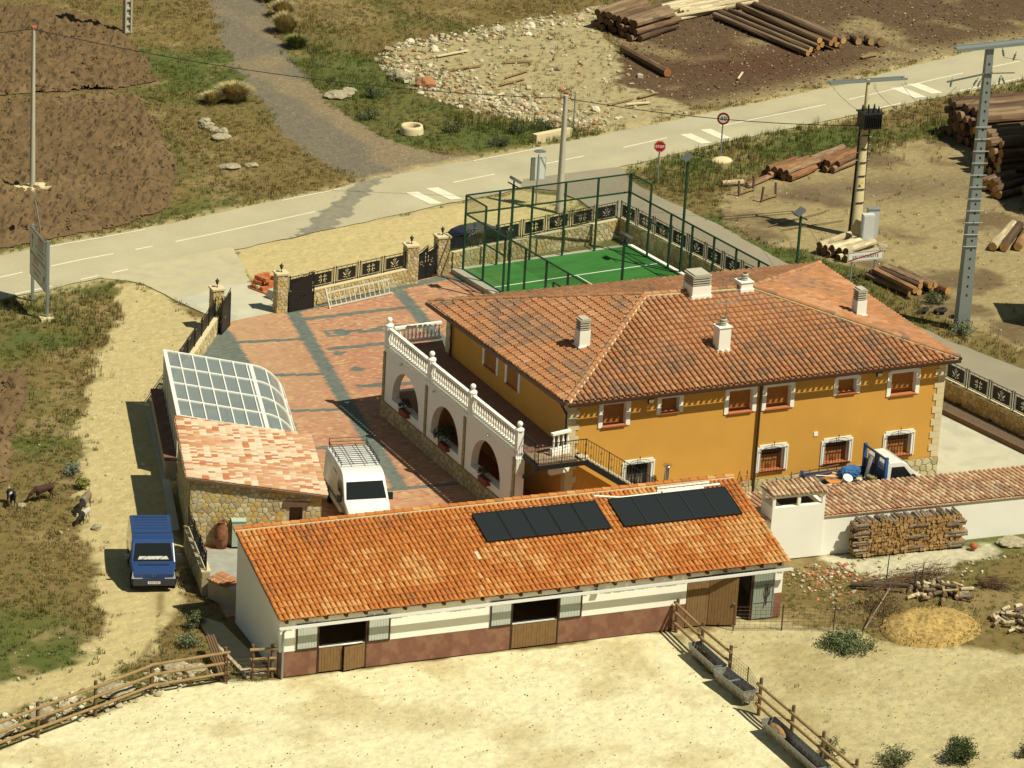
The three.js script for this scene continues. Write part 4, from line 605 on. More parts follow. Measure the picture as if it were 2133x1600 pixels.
  const boards = (x0, x1, y0, y1, par, n) => { for (let k = 0; k < n; k++) obj('board', box(mix(x0, x1, k / n) + 0.004, y0, -0.012 - 0.006 * (k & 1), mix(x0, x1, (k + 1) / n) - 0.004, y1, 0.022 + 0.004 * ((k * 7) % 3)), M.wood, par); };
  const leafDoor = (hx, w, y0, y1, ang, n, z = 0.0) => { const f = obj('door', box(Math.min(0, w), y0, -0.045, Math.max(0, w), y1, -0.022), M.brownMetal, t); f.position.set(hx, 0, z); f.rotation.y = ang; boards(Math.min(0, w), Math.max(0, w), y0, y1 - 0.05, f, n); return f; };
  for (const [a, , c, e] of doors) obj('door_jamb', [box(a - 0.05, 0, -0.10, a, 2.2, 0.03), box(c, 0, -0.10, c + 0.05, 2.2, 0.03)], M.brownMetal, t);
  leafDoor(1.64, 0.96, 0.04, 1.08, 0, 8); leafDoor(3.55, -0.92, 0.04, 1.08, 0.16, 8); leafDoor(9.82, 0.97, 0.04, 1.08, 0, 8); leafDoor(11.75, -0.97, 0.04, 1.08, 0, 8);
  leafDoor(17.47, 1.0, 0.04, 2.2, 0, 8); const opd = leafDoor(18.47, 1.18, 0.04, 2.2, -0.32, 9, 0.03); obj('handle', [box(0.98, 1.0, 0.03, 1.10, 1.04, 0.09)], M.chrome, opd);
  obj('door_jamb', [box(20.36, 0, -0.12, 20.46, 2.2, 0.02)], M.brownMetal, t);
  { const f = obj('door', frame(20.47, 0.03, 21.42, 2.2, 0.0).concat([box(20.5, 0.75, 0.03, 21.4, 0.79, 0.06), box(20.5, 1.42, 0.03, 21.4, 1.46, 0.06)]), M.steel, t); ribbed(20.47, 0.03, 21.42, 2.2, 0.01, 7, f, mottled([0.27, 0.31, 0.25], 0.1, 2, { seed: 74, rough: 0.5 }));
    obj('halter', [NI(new THREE.TorusGeometry(0.16, 0.025, 6, 14)).scale(0.6, 1.5, 1).translate(21.1, 1.25, 0.09), cyl(V(21.08, 1.0, 0.09), V(21.05, 0.62, 0.10), 0.03), cyl(V(21.1, 1.5, 0.09), V(21.12, 1.1, 0.11), 0.03)], std([0.07, 0.045, 0.05], 0.8), f); }
  // solar collectors lying on the roof
  const Nn = new THREE.Vector3().crossVectors(U, S); t.updateMatrixWorld();
  for (let k = 0; k < 10; k++) {
    const bank = k < 5 ? 0 : 1, i = k % 5, u0 = bank ? 15.96 + i * 1.07 : 9.90 + i * 1.10, p = e0.clone().addScaledVector(U, u0).addScaledVector(S, 3.28).addScaledVector(Nn, 0.13), w = 1.07, h = 1.86;
    const s = thing('solar_panel', ['leftmost', 'second from left', 'middle', 'second from right', 'rightmost'][i] + ' black solar collector of the ' + (bank ? 'upper right' : 'left') + ' bank on the stable roof', 'solar panel', [0, 0, 0], 0, 'solar collectors on the stable roof');
    s.applyMatrix4(t.matrixWorld.clone().multiply(new THREE.Matrix4().makeBasis(U, S, Nn).setPosition(p)));
    obj('absorber', box(0.03, 0.03, 0.0, w - 0.03, h - 0.03, 0.062), std([0.018, 0.022, 0.024], 0.22), s);
    obj('frame', [box(0, 0, 0, 0.03, h, 0.085), box(w - 0.03, 0, 0, w, h, 0.085), box(0.03, 0, 0, w - 0.03, 0.03, 0.085), box(0.03, h - 0.03, 0, w - 0.03, h, 0.085)], M.black, s);
    obj('bracket', [box(0.2, -0.06, -0.13, 0.24, 0.3, 0.0), box(0.82, -0.06, -0.13, 0.86, 0.3, 0.0), box(0.2, h - 0.3, -0.13, 0.24, h - 0.2, 0.0), box(0.82, h - 0.3, -0.13, 0.86, h - 0.2, 0.0)], M.chrome, s);
  }
  const onRoof = (u, v, n) => e0.clone().addScaledVector(U, u).addScaledVector(S, v).addScaledVector(Nn, n).applyMatrix4(t.matrixWorld);
  const foam = std([0.78, 0.77, 0.70], 0.6);
  tag(obj('insulated_pipe', [cyl(onRoof(15.5, 5.55, 0.12), onRoof(16.6, 5.25, 0.12), 0.05), cyl(onRoof(16.6, 5.25, 0.12), onRoof(18.4, 5.25, 0.14), 0.05)], foam), 'white lagged pipe bending between the two solar banks', 'pipe');
  tag(obj('insulated_pipe', [cyl(onRoof(18.4, 5.60, 0.13), onRoof(20.8, 5.62, 0.13), 0.05)], foam), 'straight white lagged pipe nearest the ridge of the stable roof', 'pipe');
  tag(obj('insulated_pipe', [cyl(onRoof(18.3, 5.40, 0.13), onRoof(21.2, 5.42, 0.13), 0.06), cyl(onRoof(18.5, 5.27, 0.13), onRoof(20.4, 5.29, 0.13), 0.05)], foam), 'thick white lagged pipe pair just above the right solar bank', 'pipe');
}
// ---------------------------------------------------------------- white yard wall with lean-to roof and barbecue chimney
const leanTones = tileTones([[0.50, 0.30, 0.17], [0.56, 0.38, 0.23], [0.44, 0.24, 0.14], [0.60, 0.44, 0.28], [0.36, 0.21, 0.13], [0.52, 0.33, 0.19], [0.46, 0.34, 0.22]]);
{
  const A = [-7.6, 37.15], B = [13, 40.75], L = Math.hypot(B[0] - A[0], B[1] - A[1]), ry = -Math.atan2(B[1] - A[1], B[0] - A[0]);
  const t = thing('yard_wall', 'whitewashed yard wall carrying a lean-to roof of pale tiles', 'wall', [A[0], 0, A[1]], ry), H = 1.70;
  obj('wall', box(0, -0.1, -0.30, L, H, 0), M.white, t);
  const e0 = V(0.2, 1.50, -3.55), e1 = V(L, 1.50, -3.55), r0 = V(0.2, H + 0.06, -0.10), r1 = V(L, H + 0.06, -0.10);
  const roof = obj('roof', [quad(e1, e0, r0, r1)], mottled([0.40, 0.24, 0.14], 0.2, 2, { seed: 81 }), t);
  const U = V(-1, 0, 0), S = r1.clone().sub(e1).normalize(), LS = r1.distanceTo(e1);
  tileRoof(roof, e1, U, S, rectPts(0, 0, L - 0.3, LS - 0.05), 0.24, 0.40, leanTones, { single: 300, seed: 33 });
  for (let k = 0; k < Math.floor(L / 0.42); k++) obj('cap_tile', boxC(0.405, 0.045, 0.26, 0.2 + k * 0.42, H + 0.065, -0.06), pick(leanTones.slice(0, 3)).m, t);
  for (let k = 0; k < 5; k++) obj('roof_post', box(1 + k * 4.2, 0, -3.45, 1.16 + k * 4.2, 1.44, -3.29), M.wood, t);
  // barbecue with chimney hood
  const c = thing('barbecue', 'white masonry barbecue block with open tiled hood on the yard wall', 'barbecue', [A[0], 0, A[1]], ry), x0 = 0.95, x1 = 3.42;
  obj('body', [box(x0, 0, -1.0, x1, 2.42, 0.12)], M.white, c);
  for (const [x, z] of [[x0, 0.0], [x1 - 0.14, 0.0], [x0, -1.0], [x1 - 0.14, -1.0], [(x0 + x1) / 2 - 0.06, 0.0], [(x0 + x1) / 2 - 0.06, -1.0]]) obj('hood_post', box(x, 2.42, z, x + 0.13, 2.84, z + 0.12), M.white, c);
  obj('hood_beam', [box(x0, 2.84, 0.0, x1, 2.94, 0.12), box(x0, 2.84, -1.0, x1, 2.94, -0.88), box(x0, 2.84, -0.88, x0 + 0.12, 2.94, 0)], M.white, c);
  const hood = obj('hood_roof', box(x0 - 0.08, 2.94, -1.08, x1 + 0.08, 2.985, 0.18), M.cream, c);
  tileRoof(hood, V(x0 - 0.1, 2.985, 0.22), V(1, 0, 0), V(0, 0.12, -1).normalize(), rectPts(0, 0, x1 - x0 + 0.2, 1.3), 0.22, 0.40, leanTones, { single: 60, seed: 5 });
  obj('flue', box(x0 + 0.5, 2.421, -0.8, x1 - 0.4, 2.43, -0.15), M.black, c);
}
// ---------------------------------------------------------------- stone shed
const shedTones = tileTones([[0.55, 0.40, 0.28], [0.60, 0.49, 0.36], [0.42, 0.16, 0.075], [0.55, 0.42, 0.29], [0.60, 0.50, 0.37], [0.45, 0.22, 0.115], [0.54, 0.38, 0.25], [0.48, 0.27, 0.155]]);
{
  const A = V(-28.55, 0, 26.1), U = V(0.927, 0, 0.374).normalize(), ry = -Math.atan2(U.z, U.x), W = 5.55, Dp = 6.75;
  const t = thing('stone_shed', 'rubble stone shed with mottled pink and cream tile roof beside the pool cover', 'shed', [A.x, 0, A.z], ry);
  const hl = 3.05, hr = 2.22, top = (u) => mix(hl, hr, u / W);
  const s = shapeOf([[0, -0.3], [W, -0.3], [W, hr], [0, hl]]); s.holes.push(holeOf(rectPts(4.2, 1.03, 4.77, 1.76)));
  const front = obj('wall', ext(s, 0.4, -0.4), M.mortar, t);
  stones(front, V(0, 0, 0.003), V(1, 0, 0), V(0, 0, 1), W, hl, 0.27, { top, depth: 0.03, joint: 0.009, max: 300, holes: [[4.1, 0.95, 4.87, 1.76], [3.9, 1.76, 5.0, 2.0]], seed: 501 });
  obj('wall', [ext(shapeOf([[0, -0.3], [W, -0.3], [W, hr], [0, hl]]), 0.3, -Dp)], M.white, t);
  const lw = obj('wall', box(0.003, -0.5, -Dp + 0.3, 0.4, hl - 0.05, -0.4), M.mortar, t);
  stones(lw, V(0.001, -0.4, -Dp), V(0, 0, 1), V(-1, 0, 0), Dp, hl + 0.35, 0.36, { max: 0, seed: 502 });
  obj('wall', box(W - 0.4, -0.3, -Dp + 0.3, W - 0.003, hr - 0.05, -0.4), M.mortar, t);
  obj('lintel', box(3.92, 1.77, -0.2, 4.99, 1.97, 0.08), M.post, t); obj('window_sill', box(4.1, 0.97, -0.3, 4.87, 1.03, 0.10), M.cream, t); obj('shutter', box(4.2, 1.03, -0.3, 4.77, 1.76, -0.26), M.post, t);
  const e0 = V(W + 0.22, hr + 0.06, 0.18), e1 = V(W + 0.22, hr + 0.06, -Dp - 0.05), r0 = V(-0.22, hl + 0.145, 0.18), r1 = V(-0.22, hl + 0.145, -Dp - 0.05);
  const roof = obj('roof', [quad(e0, e1, r1, r0)], mottled([0.5, 0.3, 0.18], 0.2, 2, { seed: 83 }), t);
  obj('fascia', [beam(e0.clone().add(V(0, -0.05, 0)), r0.clone().add(V(0, -0.05, 0)), 0.05, 0.09), beam(r0.clone().add(V(0, -0.05, 0)), r1.clone().add(V(0, -0.05, 0)), 0.05, 0.09)], M.post, t);
  tileRoof(roof, e0, V(0, 0, -1), r0.clone().sub(e0).normalize(), rectPts(0, 0, Dp + 0.2, r0.distanceTo(e0)), 0.185, 0.30, shedTones, { rise: 0.38, fill: 0.95, lift: 0.045, single: 300, seed: 51 });
}
// ---------------------------------------------------------------- pool cover
{
  const A = V(-22.55, 0, 11.30), P = V(0.93, 0, 0.37).normalize(), ry = -Math.atan2(P.z, P.x), Lz = 8.30;
  const t = thing('pool_enclosure', 'white framed glazed pool enclosure with curved front', 'pool enclosure', [A.x, 0, A.z], ry);   // local x across, z along
  const prof = [[0, 2.9], [3.95, 2.17]]; for (let k = 1; k <= 10; k++) { const a = k / 10 * (Math.PI / 2 - 0.19); prof.push([3.95 + 1.75 * Math.sin(a * 1.0) * 1.0, 2.17 - 0.33 * k / 10 - 1.78 * (1 - Math.cos(a)) ]); }
  prof.push([5.72, 0.03]);
  const len = [0]; for (let i = 1; i < prof.length; i++) len.push(len[i - 1] + Math.hypot(prof[i][0] - prof[i - 1][0], prof[i][1] - prof[i - 1][1]));
  const at = (s) => { for (let i = 1; i < prof.length; i++) if (s <= len[i] + 1e-9) { const k = (s - len[i - 1]) / (len[i] - len[i - 1]); return [mix(prof[i - 1][0], prof[i][0], k), mix(prof[i - 1][1], prof[i][1], k)]; } return prof[prof.length - 1]; };
  const wf = std([0.80, 0.80, 0.74], 0.45), total = len[len.length - 1];
  const glassM = new THREE.MeshPhysicalMaterial({ color: lin(0.44, 0.50, 0.50), roughness: 0.10, transmission: 0.6, thickness: 0, ior: 1.5 });
  const ribs = [0, 0.25, 0.5, 0.75, 1].map((k) => 0.04 + k * (Lz - 0.08));
  for (const z of ribs) { const g = []; for (let i = 1; i < prof.length; i++) g.push(beam(V(prof[i - 1][0], prof[i - 1][1], z), V(prof[i][0], prof[i][1], z), 0.09, 0.09)); obj('rib', g, wf, t); }
  const cuts = [0, ...[1, 2, 3, 4, 5, 6].map((k) => k * 4.0 / 6.3 * 1.0), len[1], len[1] + 0.75, len[1] + 1.7, len[1] + 2.6, total].filter((v, i, a) => i === 0 || v > a[i - 1] + 0.05);
  cuts.forEach((s, i) => { const [x, y] = at(s), big = i === 0 || Math.abs(s - len[1]) < 0.01, w = big ? 0.17 : 0.055; obj('purlin', beam(V(x, y + 0.01, 0), V(x, y + 0.01, Lz), w, 0.08), wf, t); });
  for (let r = 0; r < 4; r++) for (let i = 1; i < cuts.length; i++) { const n = cuts[i] > len[1] + 0.1 ? 4 : 1; const g = []; for (let k = 0; k < n; k++) { const a = at(mix(cuts[i - 1], cuts[i], k / n)), b = at(mix(cuts[i - 1], cuts[i], (k + 1) / n)); g.push(quad(V(a[0], a[1], ribs[r]), V(a[0], a[1], ribs[r + 1]), V(b[0], b[1], ribs[r + 1]), V(b[0], b[1], ribs[r]))); } obj('pane', g, glassM, t); }
  // glazed back side over a low brown wall, gable ends
  for (let k = 0; k <= 8; k++) obj('mullion', box(-0.05, 0.9, k / 8 * (Lz - 0.1), 0.05, 2.88, k / 8 * (Lz - 0.1) + 0.09), wf, t);
  obj('pane', quad(V(0, 0.9, 0.1), V(0, 0.9, Lz - 0.1), V(0, 2.86, Lz - 0.1), V(0, 2.86, 0.1)), std([0.30, 0.31, 0.28], 0.5), t);
  obj('base_wall', box(-0.55, -0.6, -0.2, -0.06, 0.88, Lz + 0.2), M.mortar, t); obj('wall_cap', box(-0.60, 0.88, -0.22, -0.02, 0.95, Lz + 0.22), M.brownWall, t);
  obj('gable', [0.02, Lz - 0.02].flatMap((z) => { const s = shapeOf([[0, 0.03], ...prof.map((p) => [p[0], p[1] - 0.03]).reverse().reverse(), [0, 0.03]].slice(0, -1)); const g = NI(new THREE.ShapeGeometry(s)); g.translate(0, 0, z); return [g]; }), glassM, t);
  const water = thing('pool', 'blue swimming pool under the glazed enclosure', 'pool', [A.x, 0, A.z], ry);
  obj('pool_edge', [box(0.1, 0.03, 0.3, 5.6, 0.10, 0.9), box(0.1, 0.03, Lz - 0.9, 5.6, 0.10, Lz - 0.3), box(0.1, 0.03, 0.9, 1.4, 0.10, Lz - 0.9), box(4.6, 0.03, 0.9, 5.6, 0.10, Lz - 0.9)], M.paleConcrete, water);
  obj('water', box(1.4, 0.02, 0.9, 4.6, 0.065, Lz - 0.9), std([0.16, 0.42, 0.52], 0.08), water);
}
// ---------------------------------------------------------------- padel court
{
  const Y = 0.3, t = thing('padel_court', 'green padel court with glass walls in a dark green steel cage', 'padel court', [0, 0, 0]);
  const turf = tex(1024, 1024, (i, j) => { const x = i / 1024 * 10, z = j / 1024 * 20, k = 0.72 + 0.34 * fbm(x * 0.6, z * 1.5, 4, 240) + 0.30 * (fbm(x * 2.2, z * 6, 3, 244) - 0.5) + (hash(i, j, 8) - 0.5) * 0.16; return [0.028 * k, 0.155 * k, 0.022 * k]; }, { clamp: true });
  const tg = quad(V(0, Y, 0), V(0, Y, 20), V(10, Y, 20), V(10, Y, 0)); tg.setAttribute('uv', new THREE.Float32BufferAttribute([0, 0, 0, 1, 1, 1, 0, 0, 1, 1, 1, 0], 2));
  const turfM = obj('turf', tg, new THREE.MeshStandardMaterial({ map: turf, roughness: 0.95 }), t, { keepUV: true });
  const line = std([0.74, 0.76, 0.70], 0.9); obj('court_line', box(0.02, Y, 3.02, 9.98, Y + 0.006, 3.08), line, turfM); obj('court_line', box(0.02, Y, 16.95, 9.98, Y + 0.006, 17.0), line, turfM); obj('court_line', box(4.975, Y, 3.08, 5.025, Y + 0.006, 16.95), line, turfM);
  const slab = shapeOf(rectPts(-0.45, -20.4, 10.5, 0.35)); obj('slab', prism([[-0.5, -0.3], [10.45, -0.3], [10.45, 20.3], [-0.35, 20.3]], -0.1, Y - 0.005), M.concrete, t);
  obj('kerb', box(10.08, Y - 0.006, 0.1, 10.30, Y + 0.10, 20.2), M.white, t);
  const post = (x, z, h, w = 0.09) => obj('post', box(x - w / 2, Y - 0.005, z - w / 2, x + w / 2, Y + h, z + w / 2), M.green, t), rail = (a, b, w = 0.07) => obj('rail', beam(a, b, w, w), M.green, t);
  for (let k = 0; k <= 5; k++) post(2 * k, 0, 4, k === 5 ? 0.14 : 0.09);
  for (const x of [0, 10]) { for (let k = 1; k <= 9; k++) post(x, 2 * k, k <= 1 || k === 9 ? 4 : 3); }
  for (let k = 0; k <= 5; k++) post(2 * k, 20, 4);
  for (const z of [0, 20]) { rail(V(0, Y + 4, z), V(10, Y + 4, z)); rail(V(0, Y + 3, z), V(10, Y + 3, z)); }
  for (const x of [0, 10]) { for (const [a, b, h] of [[0, 2, 4], [18, 20, 4], [0, 20, 3], [2, 4, 2], [16, 18, 2]]) rail(V(x, Y + h, a), V(x, Y + h, b), h === 2 ? 0.06 : 0.07); rail(V(x, Y + 0.03, 0), V(x, Y + 0.03, 20), 0.05); }
  rail(V(0, Y + 2.1, 8.7), V(0, Y + 2.1, 10), 0.06); post(0, 8.7, 2.1, 0.07);
  const gp = (a, b, y0, y1) => { const u = b.clone().sub(a).normalize().multiplyScalar(0.05); obj('glass_panel', quad(a.clone().add(u).setY(Y + y0), b.clone().sub(u).setY(Y + y0), b.clone().sub(u).setY(Y + y1), a.clone().add(u).setY(Y + y1)), M.glass, t); };
  for (const z of [0, 20]) for (let k = 0; k < 5; k++) gp(V(2 * k, 0, z), V(2 * k + 2, 0, z), 0.05, 2.96);
  for (const x of [0, 10]) { gp(V(x, 0, 0), V(x, 0, 2), 0.05, 2.96); gp(V(x, 0, 2), V(x, 0, 4), 0.05, 1.97); gp(V(x, 0, 18), V(x, 0, 20), 0.05, 2.96); gp(V(x, 0, 16), V(x, 0, 18), 0.05, 1.97); }
  const wire = (a, b, y0, y1) => { const g = [], L = a.distanceTo(b), u = b.clone().sub(a).normalize(), s = 0.06, w = 0.0035; for (let d = s; d < L; d += s) { const p = a.clone().addScaledVector(u, d); g.push(quad(p.clone().addScaledVector(u, -w).setY(Y + y0), p.clone().addScaledVector(u, w).setY(Y + y0), p.clone().addScaledVector(u, w).setY(Y + y1), p.clone().addScaledVector(u, -w).setY(Y + y1))); } for (let y = y0 + s; y < y1; y += s) g.push(quad(a.clone().setY(Y + y - w), b.clone().setY(Y + y - w), b.clone().setY(Y + y + w), a.clone().setY(Y + y + w))); obj('wire_mesh', g, M.green, t); };
  for (const z of [0, 20]) for (let k = 0; k < 5; k++) wire(V(2 * k, 0, z), V(2 * k + 2, 0, z), 3, 4);
  for (const x of [0, 10]) for (let k = 0; k < 10; k++) { if (k === 0 || k === 9) wire(V(x, 0, 2 * k), V(x, 0, 2 * k + 2), 3, 4); else wire(V(x, 0, 2 * k), V(x, 0, 2 * k + 2), k === 1 || k === 8 ? 2 : (x === 10 ? 0.05 : 1.9), 3); }
}
function floodlight(label, x, z, y0, h, turn) {
  const t = thing('floodlight_pole', label, 'floodlight', [x, 0, z], turn, 'floodlights round the padel court');
  obj('pole', [box(-0.05, y0, -0.05, 0.05, h, 0.05), box(-0.11, y0, -0.11, 0.11, y0 + 0.03, 0.11)], M.green, t); obj('arm', box(-0.55, h - 0.05, -0.03, 0.55, h, 0.03), M.green, t);
  const b = NI(new THREE.BoxGeometry(0.44, 0.14, 0.52)); b.rotateX(0.55); b.translate(0, h + 0.24, 0.10); obj('lamp_housing', [b, box(-0.03, h, -0.03, 0.03, h + 0.2, 0.03)], M.darkSteel, t);
  const f = NI(new THREE.BoxGeometry(0.38, 0.012, 0.44)); f.rotateX(0.55); f.translate(0, h + 0.165, 0.055); obj('lamp_glass', f, M.darkGlass, t);
}
floodlight('floodlight on green pole at the side of the court nearest the gate', -0.16, 4.75, 0.25, 6.3, 1.57);
floodlight('tall green floodlight pole beyond the far long side of the court', 10.2, 4.85, 0.25, 6.35, -1.57);
floodlight('green floodlight pole rising in front of the court behind the roof ridge', -0.16, 15.0, 0.25, 6.6, 1.57);
floodlight('green floodlight pole standing alone above the right roof corner', 10.2, 14.9, 0.25, 6.5, -1.57);
// ---------------------------------------------------------------- gate pillars, gates and boundary walls
function lantern(p, x, y, z) { obj('lantern', [lathe([[0.05, 0], [0.05, 0.02], [0.018, 0.05], [0.018, 0.14], [0.05, 0.16], [0.085, 0.30], [0.09, 0.31], [0.12, 0.32], [0.04, 0.39], [0.015, 0.46], [0, 0.47]], 8).translate(x, y, z)], M.iron, p); }
function gatePillar(label, x, z, w, h, turn = -0.15) {
  const t = thing('gate_pillar', label, 'pillar', [x, 0, z], turn, 'stone gate pillars with lanterns'), c = obj('core', box(-w / 2, -0.1, -w / 2, w / 2, h, w / 2), M.mortar, t);
  stones(c, V(-w / 2, 0, w / 2 + 0.002), V(1, 0, 0), V(0, 0, 1), w, h, 0.22, { max: 60, depth: 0.025 }); stones(c, V(-w / 2 - 0.002, 0, -w / 2), V(0, 0, 1), V(-1, 0, 0), w, h, 0.22, { max: 60, depth: 0.025 });
  obj('cap', box(-w / 2 - 0.06, h, -w / 2 - 0.06, w / 2 + 0.06, h + 0.09, w / 2 + 0.06), M.cream, t); lantern(t, 0, h + 0.09, 0);
}
gatePillar('stone gate pillar with lantern beside the dirt track', -15.45, 2.55, 0.56, 2.1); gatePillar('stone gate pillar with lantern next to the orange brick pallet', -11.35, 1.45, 0.56, 2.0);
gatePillar('stone pillar with lantern on the wall side of the small gate', -3.15, 0.05, 0.62, 2.0); gatePillar('stone pillar with lantern between the small gate and the parked car', -0.95, -0.62, 0.64, 2.0);
function gateLeaf(label, a, b, h, n) {
  const d = V(b[0] - a[0], 0, b[1] - a[1]), L = d.length(), t = thing('gate_leaf', label, 'gate', [a[0], 0, a[1]], -Math.atan2(d.z, d.x), 'black iron gates');
  const s = [[0, 0.08], [L, 0.08]]; for (let k = 0; k <= 10; k++) s.push([L * (1 - k / 10), h - 0.28 * Math.sin(Math.PI * 0.5 * k / 10) * 1 - 0.05]);
  const sh = shapeOf(s); for (const q of [...[0, 1, 2, 3, 4].map((k) => leaf(L / 2 + 0.05 * Math.cos(k * 1.2566 + 1.57), h * 0.52 + 0.05 * Math.sin(k * 1.2566 + 1.57), k * 1.2566 + 1.57, 0.09, 0.028)), leaf(L / 2 - 0.05, h * 0.36, 2.5, 0.22, 0.03), leaf(L / 2 + 0.05, h * 0.36, 0.64, 0.22, 0.03)]) sh.holes.push(holeOf(q));
  for (let k = 0; k < 5; k++) { sh.holes.push(holeOf(rectPts(0.06, 0.9 + k * 0.2, 0.12, 1.04 + k * 0.2))); if (k < 3) sh.holes.push(holeOf(rectPts(L - 0.12, 0.9 + k * 0.2, L - 0.06, 1.04 + k * 0.2))); }
  obj('sheet', ext(sh, 0.014, -0.007), M.iron, t); obj('frame', [box(0, 0.04, -0.025, 0.05, h, 0.025), box(L - 0.05, 0.04, -0.025, L, h - 0.2, 0.025), box(0, 0.04, -0.02, L, 0.09, 0.02)], M.iron, t);
  let pr = null; const g = []; for (let k = 0; k <= 8; k++) { const p = V(L * k / 8, h - 0.28 * Math.sin(Math.PI * 0.5 * (1 - k / 8)) + 0.05, 0); if (pr) g.push(beam(pr, p, 0.025)); pr = p; } for (const k of [0.3, 0.7]) g.push(NI(new THREE.TorusGeometry(0.07, 0.012, 4, 10)).translate(L * k, h - 0.12, 0)); obj('scroll', g, M.iron, t);
}
gateLeaf('black iron gate leaf swung open beside the dirt track', [-15.62, 3.45], [-14.62, 2.40], 1.95); gateLeaf('black iron gate leaf swung open against the stone wall with ladder', [-11.05, 1.80], [-9.55, 1.62], 1.95);
gateLeaf('left leaf of the small black garden gate', [-2.82, 0.02], [-2.06, -0.20], 1.75); gateLeaf('right leaf of the small black garden gate', [-2.04, -0.21], [-1.28, -0.44], 1.75);
boundaryWall('stone boundary wall with four cut iron panels between the gates', [[-11.05, 1.42], [-3.45, 0.12]], 0.80, 1.72, { pw: 1.5, max: 300 });
boundaryWall('stone boundary wall with iron panels beside the dirt track, ending at the pool cover', [[-22.4, 11.1], [-15.65, 2.85]], 0.80, 1.72, { side: 1, size: 0.3, max: 120 });
boundaryWall('stone boundary wall with iron panels behind the far end of the padel court', [[-0.62, -0.70], [10.85, -2.25]], 1.02, 2.0, { pw: 1.55, size: 0.27, max: 300 });
boundaryWall('long stone boundary wall with iron panels along the lane', [[11.0, -2.3], [11.35, 7], [12.35, 24.5], [12.75, 31], [13.3, 40]], 1.02, 2.0, { side: 1, pw: 1.55, size: 0.3, max: 110 });
boundaryWall('short stone boundary wall with iron panels between the stone shed and the stable', [[-30.15, 30.9], [-28.7, 26.3]], 1.0, 1.9, { side: -1, size: 0.3, max: 90 });
// ---------------------------------------------------------------- vehicles
function bodyShell(prof, hw, f, bev = 0.06) { const g = NI(new THREE.ExtrudeGeometry(shapeOf(prof), { depth: 2 * hw - 2 * bev, bevelEnabled: true, bevelSize: bev * 0.6, bevelThickness: bev, bevelSegments: 2, bevelOffset: -bev * 0.6 })); g.translate(0, 0, -hw + bev); const p = g.attributes.position; for (let i = 0; i < p.count; i++) p.setZ(i, p.getZ(i) * f(p.getX(i), p.getY(i))); g.computeVertexNormals(); return g; }
const sidePatch = (pts, f, hw, s, off = 0.006) => { const sh = NI(new THREE.ShapeGeometry(shapeOf(pts))), p = sh.attributes.position; for (let i = 0; i < p.count; i++) p.setZ(i, s * (hw * f(p.getX(i), p.getY(i)) + off)); sh.computeVertexNormals(); return sh; };
const frontPatch = (a, b, w0, w1, off = 0.012) => { const nx = b[1] - a[1], ny = -(b[0] - a[0]), l = Math.hypot(nx, ny), s = nx < 0 ? -1 : 1, ox = s * nx / l * off, oy = s * ny / l * off; return quad(V(a[0] + ox, a[1] + oy, -w0), V(a[0] + ox, a[1] + oy, w0), V(b[0] + ox, b[1] + oy, w1), V(b[0] + ox, b[1] + oy, -w1)); };
function wheels(t, list, hw, r) { for (const x of list) for (const s of [-1, 1]) { const w = obj('wheel', NI(new THREE.CylinderGeometry(r, r, 0.2, 20)).rotateX(Math.PI / 2).translate(x, r, s * (hw - 0.13)), M.rubber, t); obj('rim', NI(new THREE.CylinderGeometry(r * 0.62, r * 0.62, 0.21, 14)).rotateX(Math.PI / 2).translate(x, r, s * (hw - 0.125)), M.darkSteel, w); obj('wheel_arch', NI(new THREE.CircleGeometry(r * 1.18, 18)).translate(x, r + 0.03, s * (hw + 0.006)), M.black, t); } }
const heading = (fx, fz) => -Math.atan2(fz, fx);
function plateTex(s) { const c = document.createElement('canvas'); c.width = 256; c.height = 56; const k = c.getContext('2d'); k.fillStyle = '#e8e8e0'; k.fillRect(0, 0, 256, 56); k.fillStyle = '#203a90'; k.fillRect(0, 0, 20, 56); k.fillStyle = '#111'; k.font = 'bold 46px sans-serif'; k.textAlign = 'center'; k.fillText(s, 138, 45); const t = new THREE.CanvasTexture(c); t.colorSpace = THREE.SRGBColorSpace; return t; }
const uvQuad = (g) => { g.setAttribute('uv', new THREE.Float32BufferAttribute([1, 0, 0, 0, 0, 1, 1, 0, 0, 1, 1, 1], 2)); return g; };
